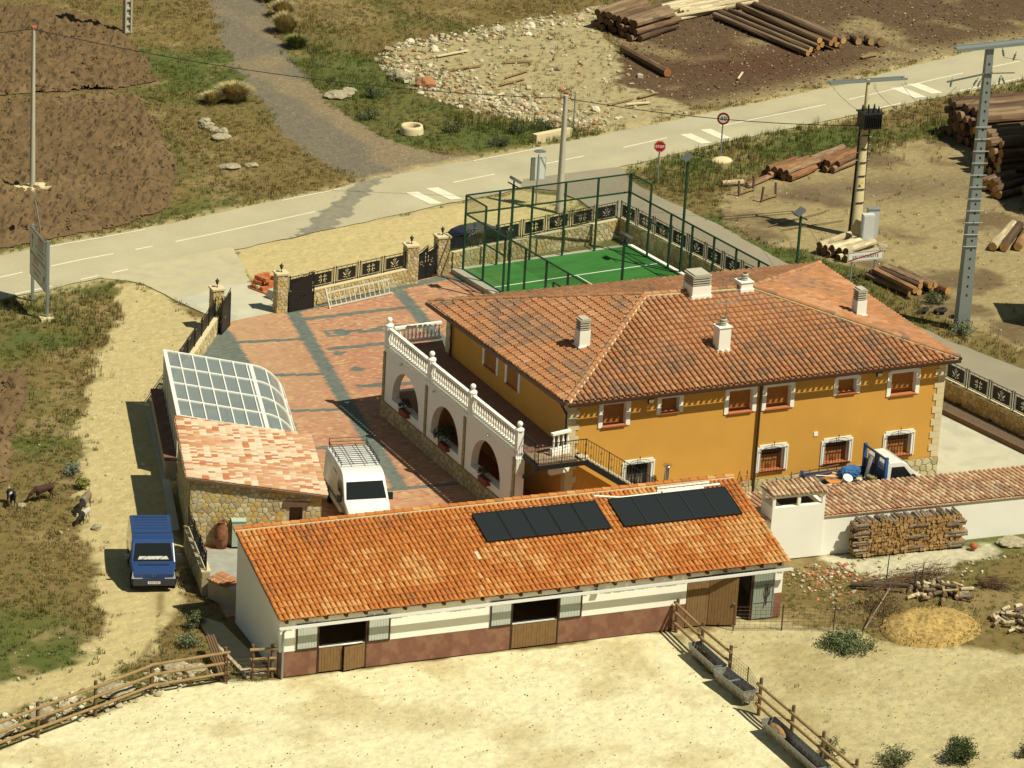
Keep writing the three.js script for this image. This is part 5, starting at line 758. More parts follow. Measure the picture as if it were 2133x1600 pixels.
{ // blue van
  const blue = new THREE.MeshPhysicalMaterial({ color: lin(0.012, 0.045, 0.16), roughness: 0.35, clearcoat: 1, clearcoatRoughness: 0.08 }), hw = 0.92, f = (x, y) => (1 - 0.10 * clamp((y - 1.0) / 0.95)) * (1 - 0.035 * clamp(x - 1.4) ** 2 * 4), dk = std([0.035, 0.037, 0.04], 0.6);
  const t = thing('van', 'dark blue van parked on the dirt track in the wall shadow', 'van', [-31.2, 0, 27.95], heading(-0.39, 0.92)); t.scale.set(0.84, 0.96, 1.02);
  obj('body', bodyShell([[-2.36, 0.34], [-2.40, 0.9], [-2.36, 1.5], [-2.28, 1.82], [-2.08, 1.93], [-1.0, 1.955], [0.55, 1.95], [0.86, 1.90], [1.06, 1.79], [1.70, 1.16], [1.95, 1.09], [2.22, 0.98], [2.33, 0.82], [2.36, 0.62], [2.33, 0.34]], hw, f), blue, t);
  obj('windscreen', frontPatch([1.69, 1.19], [1.08, 1.79], 0.80, 0.70), M.darkGlass, t); obj('papers', [frontPatch([1.64, 1.245], [1.53, 1.35], 0.62, 0.55, 0.016)], mottled([0.5, 0.52, 0.48], 0.4, 0.5, { seed: 402 }), t);
  for (const s of [-1, 1]) { obj('side_window', sidePatch([[1.42, 1.22], [0.95, 1.70], [0.35, 1.76], [0.30, 1.22]], f, hw, s), M.darkGlass, t); obj('side_moulding', sidePatch([[-2.2, 0.66], [1.9, 0.66], [1.9, 0.74], [-2.2, 0.74]], f, hw, s, 0.012), dk, t); const m = obj('mirror', boxC(0.10, 0.20, 0.24, 1.25, 1.24, s * 1.03), dk, t); obj('headlight', frontPatch([2.36, 0.62], [2.24, 0.90], 0.22, 0.18).translate(0, 0, s * 0.66), std([0.55, 0.55, 0.5], 0.15, { metalness: 0.4 }), t); }
  obj('bumper', [boxC(0.14, 0.24, 1.62, 2.34, 0.44, 0), boxC(0.20, 0.22, 1.76, 2.20, 0.43, 0), boxC(0.16, 0.24, 1.76, -2.38, 0.48, 0)], dk, t); obj('grille', frontPatch([2.345, 0.68], [2.26, 0.85], 0.44, 0.44), M.black, t); obj('badge', NI(new THREE.RingGeometry(0.055, 0.075, 14)).rotateY(Math.PI / 2).rotateZ(0.4).translate(2.35, 0.77, 0), M.chrome, t);
  obj('bonnet_vent', frontPatch([1.96, 1.10], [1.88, 1.12], 0.62, 0.62), M.black, t);
  for (let k = 0; k < 5; k++) obj('roof_rib', boxC(0.05, 0.016, 1.36, -1.8 + k * 0.36, 1.955, 0), blue, t); obj('roof_seam', boxC(0.03, 0.014, 1.5, 0.25, 1.958, 0), M.black, t);
  obj('number_plate', uvQuad(quad(V(2.415, 0.40, -0.27), V(2.415, 0.40, 0.27), V(2.415, 0.52, 0.27), V(2.415, 0.52, -0.27))), new THREE.MeshStandardMaterial({ map: plateTex('5063 BZK'), roughness: 0.6 }), t, { keepUV: true });
  obj('wiper', [beam(V(1.66, 1.24, 0.5), V(1.40, 1.5, -0.1), 0.02), beam(V(1.66, 1.24, -0.2), V(1.42, 1.48, -0.7), 0.02)], M.black, t);
  wheels(t, [1.62, -1.3], hw, 0.32);
}
{ // white high-roof van with rack
  const wh = new THREE.MeshPhysicalMaterial({ color: lin(0.74, 0.75, 0.72), roughness: 0.4, clearcoat: 0.8, clearcoatRoughness: 0.15 }), hw = 1.0, f = (x, y) => (1 - 0.09 * clamp((y - 1.1) / 1.3)) * (1 - 0.05 * clamp(x - 1.7) ** 2 * 2), dk = std([0.10, 0.10, 0.10], 0.7);
  const t = thing('van', 'white high-roof delivery van with roof rack on the paved yard', 'van', [-20.28, 0.03, 25.7], heading(-0.265, 0.964)); t.scale.set(0.84, 0.92, 1);
  obj('body', bodyShell([[-2.68, 0.38], [-2.72, 1.0], [-2.66, 2.25], [-2.52, 2.42], [-1.0, 2.46], [0.75, 2.44], [1.08, 2.34], [1.34, 2.10], [1.98, 1.36], [2.22, 1.27], [2.55, 1.08], [2.68, 0.88], [2.70, 0.62], [2.66, 0.36]], hw, f), wh, t);
  obj('windscreen', frontPatch([1.96, 1.40], [1.38, 2.07], 0.88, 0.80), M.darkGlass, t); obj('papers', frontPatch([1.90, 1.46], [1.82, 1.55], 0.55, 0.5, 0.016), mottled([0.45, 0.47, 0.42], 0.5, 0.5, { seed: 403 }), t);
  for (const s of [-1, 1]) { obj('side_window', sidePatch([[1.62, 1.42], [1.22, 1.96], [0.62, 1.98], [0.58, 1.40]], f, hw, s), M.darkGlass, t); obj('side_panel', sidePatch([[0.35, 1.38], [0.35, 2.0], [-1.0, 2.0], [-1.0, 1.38]], f, hw, s, 0.004), wh, t); obj('side_moulding', sidePatch([[-2.5, 0.78], [2.2, 0.78], [2.2, 0.88], [-2.5, 0.88]], f, hw, s, 0.012), dk, t); obj('door_seam', [0.5, 1.72, -1.05].map((x) => sidePatch([[x, 0.5], [x + 0.018, 0.5], [x + 0.018, 2.05], [x, 2.05]], f, hw, s, 0.007)), M.black, t); obj('mirror', boxC(0.13, 0.34, 0.22, 1.60, 1.36, s * 1.12), M.black, t); obj('headlight', frontPatch([2.70, 0.78], [2.52, 1.08], 0.20, 0.19).translate(0, 0, s * 0.72), std([0.6, 0.6, 0.56], 0.12, { metalness: 0.5 }), t); }
  obj('bumper', [boxC(0.24, 0.34, 1.94, 2.64, 0.48, 0), boxC(0.14, 0.26, 1.9, -2.68, 0.5, 0)], dk, t); obj('grille', frontPatch([2.70, 0.72], [2.60, 0.96], 0.48, 0.45), M.darkSteel, t); obj('badge', frontPatch([2.69, 0.84], [2.63, 0.95], 0.09, 0.05, 0.02), M.chrome, t);
  const rk = []; for (let k = 0; k < 11; k++) rk.push(cyl(V(-2.35 + k * 0.27, 2.60, -0.82), V(-2.35 + k * 0.27, 2.60, 0.82), 0.014, 0.014, 6)); for (const z of [-0.84, 0.84, -0.3, 0.3]) for (const y of Math.abs(z) > 0.5 ? [2.60, 2.72] : [2.59]) rk.push(cyl(V(-2.42, y, z), V(0.42, y, z), 0.016, 0.016, 6)); for (const x of [-2.42, 0.42]) rk.push(cyl(V(x, 2.72, -0.84), V(x, 2.72, 0.84), 0.016, 0.016, 6)); for (let k = 0; k < 5; k++) for (const z of [-0.84, 0.84]) rk.push(cyl(V(-2.3 + k * 0.66, 2.3, z), V(-2.3 + k * 0.66, 2.72, z), 0.014, 0.014, 6)); for (const z of [-0.84, 0.84]) rk.push(cyl(V(-2.42, 2.60, z), V(-2.42, 2.90, z), 0.016, 0.016, 6)); rk.push(cyl(V(-2.42, 2.90, -0.84), V(-2.42, 2.90, 0.84), 0.014, 0.014, 6));
  obj('roof_rack', rk, M.iron, t); wheels(t, [1.75, -1.55], hw, 0.33);
}
{ // tipper truck
  const blue = std([0.025, 0.10, 0.32], 0.45), deep = std([0.03, 0.065, 0.13], 0.6), wh = new THREE.MeshPhysicalMaterial({ color: lin(0.74, 0.75, 0.72), roughness: 0.4, clearcoat: 0.8 }), hw = 0.93, f = (x, y) => 1 - 0.08 * clamp((y - 1.1) / 0.9);
  const t = thing('pickup_truck', 'white cab truck with blue tipper bed full of tools by the ochre facade', 'truck', [1.0, 0.02, 33.62], heading(0.994, 0.108));
  obj('cab', bodyShell([[0.62, 0.4], [0.62, 1.95], [0.75, 2.08], [1.35, 2.08], [1.62, 1.96], [2.22, 1.30], [2.70, 1.10], [2.78, 0.8], [2.76, 0.4]], hw, f), wh, t); obj('windscreen', frontPatch([2.18, 1.36], [1.66, 1.93], 0.80, 0.74), M.darkGlass, t);
  for (const s of [-1, 1]) { obj('side_window', sidePatch([[1.90, 1.34], [1.48, 1.84], [0.85, 1.86], [0.82, 1.34]], f, hw, s), M.darkGlass, t); obj('mirror', boxC(0.12, 0.26, 0.18, 1.9, 1.34, s * 1.06), M.black, t); }
  obj('bed_floor', box(-2.62, 0.86, -0.95, 0.5, 0.93, 0.95), deep, t); obj('bed_side', [box(-2.62, 0.93, 0.92, 0.5, 1.28, 0.96), box(-2.62, 0.93, -0.96, 0.5, 1.28, -0.92), box(-2.66, 0.93, -0.96, -2.62, 1.28, 0.96)], deep, t);
  for (const [x, z] of [[-2.62, -0.94], [-2.62, 0.94]]) obj('corner_post', box(x - 0.05, 0.86, z - 0.05, x + 0.05, 1.42, z + 0.05), blue, t);
  obj('bulkhead', [box(0.46, 0.9, -0.98, 0.56, 2.36, -0.88), box(0.46, 0.9, 0.88, 0.56, 2.36, 0.98), box(0.47, 2.24, -0.88, 0.55, 2.32, 0.88), box(0.48, 0.93, -0.88, 0.54, 1.75, 0.88), box(0.48, 0.93, -0.05, 0.54, 2.24, 0.05), box(0.48, 1.75, -0.05, 0.54, 2.24, 0.30)], deep, t); obj('bulkhead_post', [box(0.44, 0.9, 0.87, 0.58, 2.38, 1.0), box(0.44, 0.9, -1.0, 0.58, 2.38, -0.87)], blue, t);
  obj('chassis', box(-2.5, 0.45, -0.4, 2.2, 0.85, 0.4), M.black, t); wheels(t, [1.9, -1.5], hw, 0.33);
  // load
  t.updateMatrixWorld(); const on = (x, y, z) => V(x, y, z).applyMatrix4(t.matrixWorld);
  { const g = NI(new THREE.IcosahedronGeometry(0.45, 10)), p = g.attributes.position; for (let i = 0; i < p.count; i++) { const a = p.getX(i), b = p.getY(i), c = p.getZ(i), k = 0.62 + 0.5 * fbm(a * 4 + 3, b * 3 + c * 4, 3, 410) + 0.30 * Math.abs(fbm(a * 7 + c * 5, b * 9 - c * 6, 3, 414) - 0.5) * 2; p.setXYZ(i, a * k * 1.25, Math.max(-0.2, b * k * 0.8), c * k * 0.8); } g.computeVertexNormals(); const q = on(-0.55, 1.34, -0.30); g.translate(q.x, q.y, q.z); tag(obj('tarpaulin', g, mottled([0.03, 0.12, 0.30], 0.3, 0.6, { seed: 405 })), 'crumpled bright blue tarpaulin heaped in the truck bed', 'tarpaulin'); }
  { const q = on(-1.35, 1.12, -0.30), g = boxC(0.85, 0.03, 0.65, 0, 0, 0, 0.2); g.rotateX(0.25); g.translate(q.x, q.y, q.z); tag(obj('orange_board', g, std([0.52, 0.20, 0.03], 0.7)), 'orange board lying tilted in the truck bed', 'board'); }
  { const q = on(-1.15, 1.28, 0.35); tag(obj('white_bucket', lathe([[0, 0.30], [0.20, 0.30], [0.22, 0.34], [0.23, 0.30], [0.19, 0.0], [0, 0]], 14).rotateX(0.5).translate(q.x, q.y - 0.1, q.z), std([0.72, 0.70, 0.64], 0.6)), 'white bucket tipped over on the tools in the truck bed', 'bucket'); }
  { const q = on(0.05, 0.93, 0.55); const b = thing('wooden_tub', 'brown wooden tub beside the truck bulkhead', 'tub', [q.x, q.y, q.z]); obj('tub', lathe([[0, 0.02], [0.22, 0.0], [0.26, 0.30], [0.25, 0.5], [0.22, 0.5], [0.22, 0.42], [0, 0.42]], 14), M.wood, b); obj('hoop', lathe([[0.262, 0.33], [0.27, 0.33], [0.27, 0.37], [0.262, 0.37]], 14), M.steel, b); obj('lid', lathe([[0, 0.50], [0.15, 0.50], [0.15, 0.44]], 10), std([0.15, 0.24, 0.12], 0.7), b); }
  for (let k = 0; k < 9; k++) { const a = on(rr(-2.4, -1.2), rr(1.22, 1.34), rr(-0.7, 0.75)), b = on(rr(-0.9, 0.3), rr(1.0, 1.2), rr(-0.2, 0.8)); tag(obj('tool_handle', cyl(a, b, 0.022, 0.018, 6), pick([M.rail, M.steel, M.wood, M.white])), 'loose tool handle or batten lying across the truck bed', 'tool', 'tools lying in the truck bed'); }
  for (let k = 0; k < 12; k++) { const q = on(rr(-2.3, 0.2), rr(1.0, 1.14), rr(-0.7, 0.75)), g = NI(new THREE.DodecahedronGeometry(rr(0.08, 0.16), 0)); g.scale(1.3, 0.7, 1); g.rotateY(rr(0, 3)); g.translate(q.x, q.y, q.z); tag(obj('sack', g, pick([M.concrete, std([0.05, 0.05, 0.05], 0.8), std([0.03, 0.10, 0.28], 0.7), M.steel, M.cream])), 'small sack or tool box in the jumble of the truck bed', 'sack', 'sacks and boxes in the truck bed'); }
  for (const [x, z, l] of [[0.32, -0.2, 0.9], [0.2, 0.1, 1.1]]) { const a = on(x - 0.15, 1.0, z), b = on(x + 0.1, 1.0 + l, z - 0.1); tag(obj('white_board', beam(a, b, 0.12, 0.02), M.white), l < 1 ? 'short white board leaning on the blue bulkhead' : 'long white board leaning on the blue bulkhead', 'board'); }
}
{ // dark car outside the gate
  const bk = new THREE.MeshPhysicalMaterial({ color: lin(0.010, 0.013, 0.028), roughness: 0.35, clearcoat: 1, clearcoatRoughness: 0.06 }), hw = 0.88, f = (x, y) => (1 - 0.22 * clamp((y - 0.85) / 0.65)) * (1 - 0.06 * clamp(Math.abs(x) - 1.4) ** 2 * 3);
  const t = thing('car', 'black hatchback parked outside the stone pillars by the court', 'car', [2.75, 0, -2.75], heading(0.99, -0.13));
  obj('body', bodyShell([[-2.02, 0.3], [-2.08, 0.75], [-1.98, 1.0], [-1.55, 1.38], [-1.0, 1.50], [0.1, 1.50], [0.55, 1.40], [1.15, 0.98], [1.85, 0.86], [2.05, 0.68], [2.08, 0.35], [2.0, 0.26]], hw, f, 0.08), bk, t);
  for (const s of [-1, 1]) obj('side_window', sidePatch([[1.0, 1.0], [0.5, 1.34], [-0.9, 1.40], [-1.45, 1.2], [-1.4, 1.0]], f, hw, s), M.darkGlass, t); obj('windscreen', frontPatch([1.12, 1.02], [0.58, 1.38], 0.72, 0.62), M.darkGlass, t); obj('rear_window', frontPatch([-1.95, 1.04], [-1.58, 1.36], 0.66, 0.58), M.darkGlass, t);
  wheels(t, [1.28, -1.28], hw, 0.31);
}
// ---------------------------------------------------------------- poles, lines and signs
{
  const t = thing('concrete_pole', 'tall slim concrete pole standing in the ploughed field', 'utility pole', [-14.71, 0, -21.0]);
  obj('shaft', [NI(new THREE.CylinderGeometry(0.10, 0.17, 9.05, 4)).rotateY(0.785).translate(0, 4.525, 0)], M.concrete, t); obj('base', prism([[-0.9, -0.45], [0.8, -0.55], [0.95, 0.4], [-0.7, 0.55]], -0.1, 0.22), M.cream, t); obj('cap', box(-0.11, 9.05, -0.11, 0.11, 9.15, 0.11), std([0.5, 0.12, 0.06], 0.8), t); obj('wire_loop', NI(new THREE.TorusGeometry(0.36, 0.018, 5, 20, 4.4)).rotateZ(-0.7).translate(-0.1, 9.15, 0), M.iron, t);
}
{
  const t = thing('lattice_pole', 'square concrete pole with ladder holes at the meadow edge, cut off above', 'utility pole', [3.79, 0, -48.07]), g = [box(-0.24, 0, -0.2, -0.14, 8.5, 0.2), box(0.14, 0, -0.2, 0.24, 8.5, 0.2)];
  for (let k = 0; k < 17; k++) g.push(box(-0.14, 0.02 + k * 0.5, -0.16, 0.14, 0.14 + k * 0.5, 0.16)); obj('shaft', g, M.concrete, t); obj('web', box(-0.14, 0, -0.05, 0.14, 8.5, 0.05), M.concrete, t);
}
{
  const t = thing('concrete_pole', 'concrete pole rising behind the padel court cage', 'utility pole', [10.18, 0, -7.07]);
  obj('shaft', [NI(new THREE.CylinderGeometry(0.12, 0.22, 6.6, 4)).rotateY(0.78).translate(0, 3.3, 0)], M.concrete, t); obj('wire_loop', NI(new THREE.TorusGeometry(0.34, 0.018, 5, 20, 4.4)).rotateZ(-0.7).translate(0, 6.6, 0), M.iron, t);
}
{
  const t = thing('transformer_pole', 'concrete pole carrying a black transformer and a steel crossarm', 'transformer pole', [23.2, 0, 2.35], -0.15);
  const tap = (y) => mix(0.33, 0.20, y / 8.5); obj('shaft', [0, 1].map((k) => { const g = NI(new THREE.CylinderGeometry(k ? 0.10 : 0.25, k ? 0.16 : 0.42, k ? 2.7 : 6.1, 4)); g.rotateY(Math.PI / 4); g.scale(1, 1, 0.85); g.translate(0, k ? 7.4 : 3.05, 0); return g; }), M.cream, t);
  const gr = []; for (let k = 0; k < 6; k++) gr.push(box(-0.24 + 0.012 * k, 1.9 + k * 0.75, 0.22 - 0.012 * k, 0.24 - 0.012 * k, 1.94 + k * 0.75, 0.27 - 0.012 * k)); obj('band', gr, M.iron, t);
  obj('cable_duct', [cyl(V(-0.34, 0, 0), V(-0.26, 6.1, 0), 0.05), cyl(V(0.33, 0, 0.1), V(0.26, 6.1, 0.1), 0.035)], M.iron, t); for (let k = 0; k < 5; k++) obj('hook', [cyl(V(-0.45, 4.3 + k * 0.42, 0.1), V(0.45, 4.3 + k * 0.42, 0.1), 0.016)], M.steel, t);
  const sign = NI(new THREE.CircleGeometry(0.14, 3)).rotateZ(Math.PI / 2).translate(0, 3.05, 0.305); obj('warning_sign', sign, std([0.62, 0.50, 0.05], 0.7), t);
  const tr = obj('transformer', [boxC(1.05, 0.82, 0.85, 0.05, 6.62, 0.42), box(-0.56, 7.03, -0.06, 0.66, 7.10, 0.92)], std([0.012, 0.016, 0.015], 0.5), t); for (let k = 0; k < 9; k++) obj('cooling_fin', box(-0.44 + k * 0.115, 6.3, 0.84, -0.42 + k * 0.115, 6.9, 0.96), M.black, tr);
  for (const [x, z] of [[-0.3, 0.2], [0.05, 0.2], [0.4, 0.2], [-0.2, 0.7], [0.1, 0.7], [0.4, 0.7]]) obj('bushing', lathe([[0.05, 0], [0.075, 0.05], [0.045, 0.08], [0.075, 0.13], [0.045, 0.16], [0.06, 0.2], [0.02, 0.36], [0, 0.37]], 8).translate(x, 7.08, z), M.black, tr);
  obj('crossarm', [box(-2.3, 8.62, 0.10, 2.3, 8.74, 0.14), box(-2.3, 8.62, -0.28, 2.3, 8.74, -0.24), ...[-2.2, 0, 2.2].map((x) => box(x - 0.05, 8.63, -0.24, x + 0.05, 8.70, 0.10))], M.steel, t);
  for (const x of [-2.1, 0.35, 2.2]) obj('insulator', lathe([[0.02, 0], [0.07, 0.06], [0.03, 0.1], [0.08, 0.16], [0.03, 0.2], [0.08, 0.26], [0.02, 0.32], [0.02, 0.4]], 8).rotateZ(0.5).translate(x + 0.1, 8.25, 0.12), M.glass, t);
}
{
  const t = thing('steel_pylon', 'tall tapered galvanised steel pylon with climbing rungs', 'pylon', [19.38, 0, 16.83], -0.35), H = 14.8;
  const half = (y) => mix(0.33, 0.17, y / H), g = NI(new THREE.CylinderGeometry(0.17 * 1.414, 0.33 * 1.414, H, 4)); g.rotateY(Math.PI / 4); g.translate(0, H / 2, 0); g.computeVertexNormals(); obj('shaft', g, M.steel, t);
  for (let k = 0; k < 26; k++) { const y = 1.9 + k * 0.48, w = half(y); obj('hole', boxC(0.09, 0.12, 0.006, 0, y, w + 0.004), M.black, t); }
  for (let k = 0; k < 11; k++) { const y = 4.5 + k * 0.62, w = half(y) + 0.02; obj('rung', [cyl(V(-w - 0.16, y, w + 0.03), V(w + 0.16, y, w + 0.03), 0.022)], M.steel, t); }
  obj('base_plate', box(-0.5, 0, -0.5, 0.5, 0.06, 0.5), M.steel, t);
  obj('crossarm', [beam(V(-1.75, 14.62, 0.30), V(1.85, 15.0, 0.30), 0.05, 0.16), beam(V(-1.75, 14.62, -0.30), V(1.85, 15.0, -0.30), 0.05, 0.16), beam(V(-1.7, 14.66, 0), V(1.8, 15.04, 0), 0.5, 0.02)], M.steel, t);
  obj('lower_arm', [beam(V(-2.1, 13.0, 0.2), V(0.2, 13.5, 0.2), 0.06, 0.08), beam(V(-0.2, 13.45, 0.25), V(1.3, 13.5, 0.3), 0.05)], M.darkSteel, t);
  for (const [x, y, z] of [[-1.9, 12.75, 0.2], [-0.75, 12.85, 0.25], [-0.5, 12.75, 0.2], [0.55, 12.9, 0.3], [0.85, 12.95, 0.3], [1.2, 14.1, 0.2], [0.7, 14.3, 0.2]]) obj('insulator', lathe([[0.02, 0], [0.06, 0.06], [0.03, 0.1], [0.07, 0.16], [0.03, 0.2], [0.07, 0.28], [0.02, 0.34], [0.02, 0.46]], 8).rotateZ(rr(-0.6, 0.6)).translate(x, y, z), pick([M.darkSteel, M.steel]), t);
}
function cable(label, p, q, sag, r = 0.018) { const pts = []; for (let k = 0; k <= 20; k++) { const s = k / 20; pts.push(p.clone().lerp(q, s).add(V(0, -4 * sag * s * (1 - s), 0))); } tag(obj('overhead_cable', NI(new THREE.TubeGeometry(new THREE.CatmullRomCurve3(pts), 40, r, 5)), M.iron), label, 'cable', 'overhead cables'); }
cable('overhead cable from the field pole to the pole behind the court', V(-14.8, 9.0, -21), V(10.18, 6.45, -7.07), 0.75, 0.022);
cable('overhead cable from the field pole towards the photo edge', V(-14.8, 9.0, -21), V(-26, 8.6, -26), 0.4, 0.022);
cable('overhead cable from the court pole to the transformer', V(10.18, 6.45, -7.07), V(22.7, 6.3, 2.6), 0.35, 0.022);
for (const [a, b, n] of [[-2.1, -1.9, 'lowest'], [0.35, -0.75, 'middle'], [2.2, 0.5, 'highest']]) cable(n + ' thin wire from the transformer crossarm to the steel pylon', V(23.2 + a, 8.3, 2.4), V(19.38 + b, 12.9, 16.9), 1.6, 0.010);
for (const [x, y, n] of [[1.7, 14.9, 'upper'], [1.2, 14.0, 'lower']]) cable(n + ' wire leaving the pylon head to the right', V(19.38 + x, y, 16.5), V(19.38 + x + 14, y + 0.5, 22), 0.8, 0.010);
function canvasMat(w, h, draw) { const c = document.createElement('canvas'); c.width = w; c.height = h; draw(c.getContext('2d')); const t = new THREE.CanvasTexture(c); t.colorSpace = THREE.SRGBColorSpace; return new THREE.MeshStandardMaterial({ map: t, roughness: 0.55 }); }
function face2(w, h, z) { const g = NI(new THREE.PlaneGeometry(w, h)); g.translate(0, 0, z); return g; }
{ // direction board beside the track
  const a = V(-22.42, 0, -1.99), b = V(-21.97, 0, -4.77), d = b.clone().sub(a), L = d.length();
  const t = thing('direction_sign', 'pale grey two-part road direction board on two steel posts', 'road sign', [a.x, 0, a.z], -Math.atan2(d.z, d.x) + Math.PI);   // local x runs from the far post (-L) to the near post (0)
  for (const x of [0, -L]) obj('post', box(x - 0.07, 0, -0.10, x + 0.07, x ? 3.95 : 4.0, 0.04), M.steel, t); obj('footing', box(-0.35, -0.05, -0.35, 0.35, 0.10, 0.35), M.cream, t);
  const panel = (y0, y1, draw) => { obj('board', box(-L - 0.12, y0, 0.05, 0.06, y1, 0.09), M.steel, t); const g = face2(L + 0.14, y1 - y0 - 0.03, 0.094); g.translate(-L / 2 - 0.03, (y0 + y1) / 2, 0); obj('board_face', g, canvasMat(640, 320, draw), t, { keepUV: true }); };
  const bg = (k) => { k.fillStyle = '#c9cbbf'; k.fillRect(0, 0, 640, 320); k.strokeStyle = '#333'; k.lineWidth = 8; k.strokeRect(12, 12, 616, 296); k.fillStyle = '#222'; k.textAlign = 'center'; };
  panel(2.62, 3.9, (k) => { bg(k); k.fillRect(96, 110, 16, 150); k.beginPath(); k.moveTo(70, 130); k.lineTo(104, 60); k.lineTo(138, 130); k.fill(); k.fillStyle = '#a02a22'; k.fillRect(350, 28, 190, 62); k.fillStyle = '#eee'; k.font = 'bold 52px sans-serif'; k.fillText('N-420', 445, 78); k.fillStyle = '#222'; k.font = 'bold 50px sans-serif'; k.fillText('SALINAS', 430, 145); k.fillText('DEL MANZANO', 410, 200); k.font = 'bold 68px sans-serif'; k.fillText('CUENCA', 410, 280); });
  panel(1.36, 2.60, (k) => { bg(k); k.fillStyle = '#a02a22'; k.fillRect(150, 28, 200, 64); k.fillStyle = '#eee'; k.font = 'bold 52px sans-serif'; k.fillText('N-420', 250, 80); k.fillStyle = '#222'; k.font = 'bold 54px sans-serif'; k.fillText('SALVACAÑETE', 270, 165); k.font = 'bold 68px sans-serif'; k.fillText('TERUEL', 270, 250); k.lineWidth = 16; k.strokeStyle = '#222'; k.beginPath(); k.moveTo(530, 270); k.lineTo(580, 150); k.stroke(); k.beginPath(); k.moveTo(540, 165); k.lineTo(600, 110); k.lineTo(608, 195); k.fill(); });
}
{ // back of a small sign beyond the road board
  const t = thing('road_sign', 'back of a dark oval road sign on a leaning post across the road', 'road sign', [-17.5, 0, -13.6]); obj('post', cyl(V(0, 0, 0), V(-0.35, 2.0, 0), 0.04), M.steel, t); obj('disc', NI(new THREE.CylinderGeometry(0.42, 0.42, 0.03, 18)).rotateX(Math.PI / 2).rotateY(1.1).translate(-0.38, 2.25, 0), M.darkSteel, t);
}
function roundSign(name, label, x, z, h, turn, r, draw, sides = 24) {
  const t = thing(name, label, 'road sign', [x, 0, z], turn); obj('post', cyl(V(0, 0, 0), V(0, h + r * 0.6, 0), 0.04), M.steel, t);
  const rot = sides === 8 ? Math.PI / 8 : 0; obj('plate', NI(new THREE.CylinderGeometry(r, r, 0.03, sides)).rotateY(rot).rotateX(Math.PI / 2).translate(0, h, 0.055), M.darkSteel, t);
  const g = NI(new THREE.CircleGeometry(r * 0.985, sides, rot)); g.translate(0, h, 0.074); obj('sign_face', g, canvasMat(256, 256, draw), t, { keepUV: true }); return t;
}
const face0 = -0.52;
roundSign('speed_sign', 'round red-rimmed 40 speed limit sign on the grass verge', 24.08, -12.0, 2.45, face0, 0.36, (k) => { k.fillStyle = '#7d1510'; k.fillRect(0, 0, 256, 256); k.fillStyle = '#d8d4c8'; k.beginPath(); k.arc(128, 128, 88, 0, 7); k.fill(); k.fillStyle = '#151515'; k.font = 'bold 128px sans-serif'; k.textAlign = 'center'; k.fillText('40', 128, 173); });
tag(obj('white_rock', [sph(0.55, 24.0, 0.0, -11.7, 1.3, 0.45, 0.9)], M.cream), 'flat white rock at the foot of the speed limit sign', 'rock');
roundSign('stop_sign', 'red octagonal STOP sign at the mouth of the lane', 18.24, -9.63, 2.12, face0, 0.35, (k) => { k.fillStyle = '#c8c4b8'; k.fillRect(0, 0, 256, 256); k.fillStyle = '#b01818'; k.beginPath(); for (let i = 0; i < 8; i++) k.lineTo(128 + 118 * Math.cos(i * 0.7854 + 0.3927), 128 + 118 * Math.sin(i * 0.7854 + 0.3927)); k.fill(); k.fillStyle = '#eee'; k.font = 'bold 78px sans-serif'; k.textAlign = 'center'; k.fillText('STOP', 128, 156); }, 8);
{
  const a = V(18.33, 0, 8.71), b = V(19.72, 0, 8.86), d = b.clone().sub(a), L = d.length(), t = thing('town_sign', 'white town exit sign with red diagonal bar behind the roof', 'road sign', [a.x, 0, a.z], -Math.atan2(d.z, d.x) );
  for (const x of [0, L]) obj('post', box(x - 0.04, 0, -0.06, x + 0.04, 1.55, 0.02), M.steel, t); obj('board', box(-0.32, 1.13, 0.02, L + 0.42, 1.66, 0.06), M.steel, t); const g = face2(L + 0.72, 0.52, 0.064); g.translate(L / 2 + 0.05, 1.395, 0);
  obj('sign_face', g, canvasMat(768, 176, (k) => { k.fillStyle = '#dcdcd2'; k.fillRect(0, 0, 768, 176); k.strokeStyle = '#1a1a1a'; k.lineWidth = 8; k.strokeRect(14, 12, 740, 152); k.fillStyle = '#1a1a1a'; k.font = 'bold 86px sans-serif'; k.textAlign = 'center'; k.fillText('SALVACAÑETE', 384, 126, 640); k.strokeStyle = '#8c1a14'; k.lineWidth = 24; k.beginPath(); k.moveTo(22, 156); k.lineTo(746, 20); k.stroke(); }), t, { keepUV: true });
}
{ const t = thing('direction_sign', 'narrow white sign pair on a post behind the court cage', 'road sign', [9.62, 0, -8.56], -0.2); obj('post', cyl(V(0, 0, 0), V(0, 2.9, 0), 0.045), M.steel, t); for (const s of [-1, 1]) { obj('board', box(s * 0.24 - 0.20, 1.45, -0.02, s * 0.24 + 0.20, 2.75, 0.02), std([0.30, 0.42, 0.48], 0.6), t); obj('board_face', box(s * 0.24 - 0.15, 1.5, 0.021, s * 0.24 + 0.15, 2.7, 0.024), std([0.62, 0.66, 0.62], 0.6), t); } }
{ const t = thing('road_sign', 'dark edge-on road sign beside the small bridge parapet', 'road sign', [18.7, 0, -19.35], 0.9); obj('post', cyl(V(0, 0, 0), V(0, 2.2, 0), 0.04), M.steel, t); obj('plate', NI(new THREE.CylinderGeometry(0.36, 0.36, 0.03, 20)).rotateX(Math.PI / 2).translate(0, 2.2, 0), M.darkSteel, t); }
tag(obj('bridge_parapet', beam(V(15.7, 0.2, -18.75), V(18.4, 0.2, -19.2), 0.4, 0.55), M.cream), 'low concrete parapet block at the edge of the main road', 'parapet');
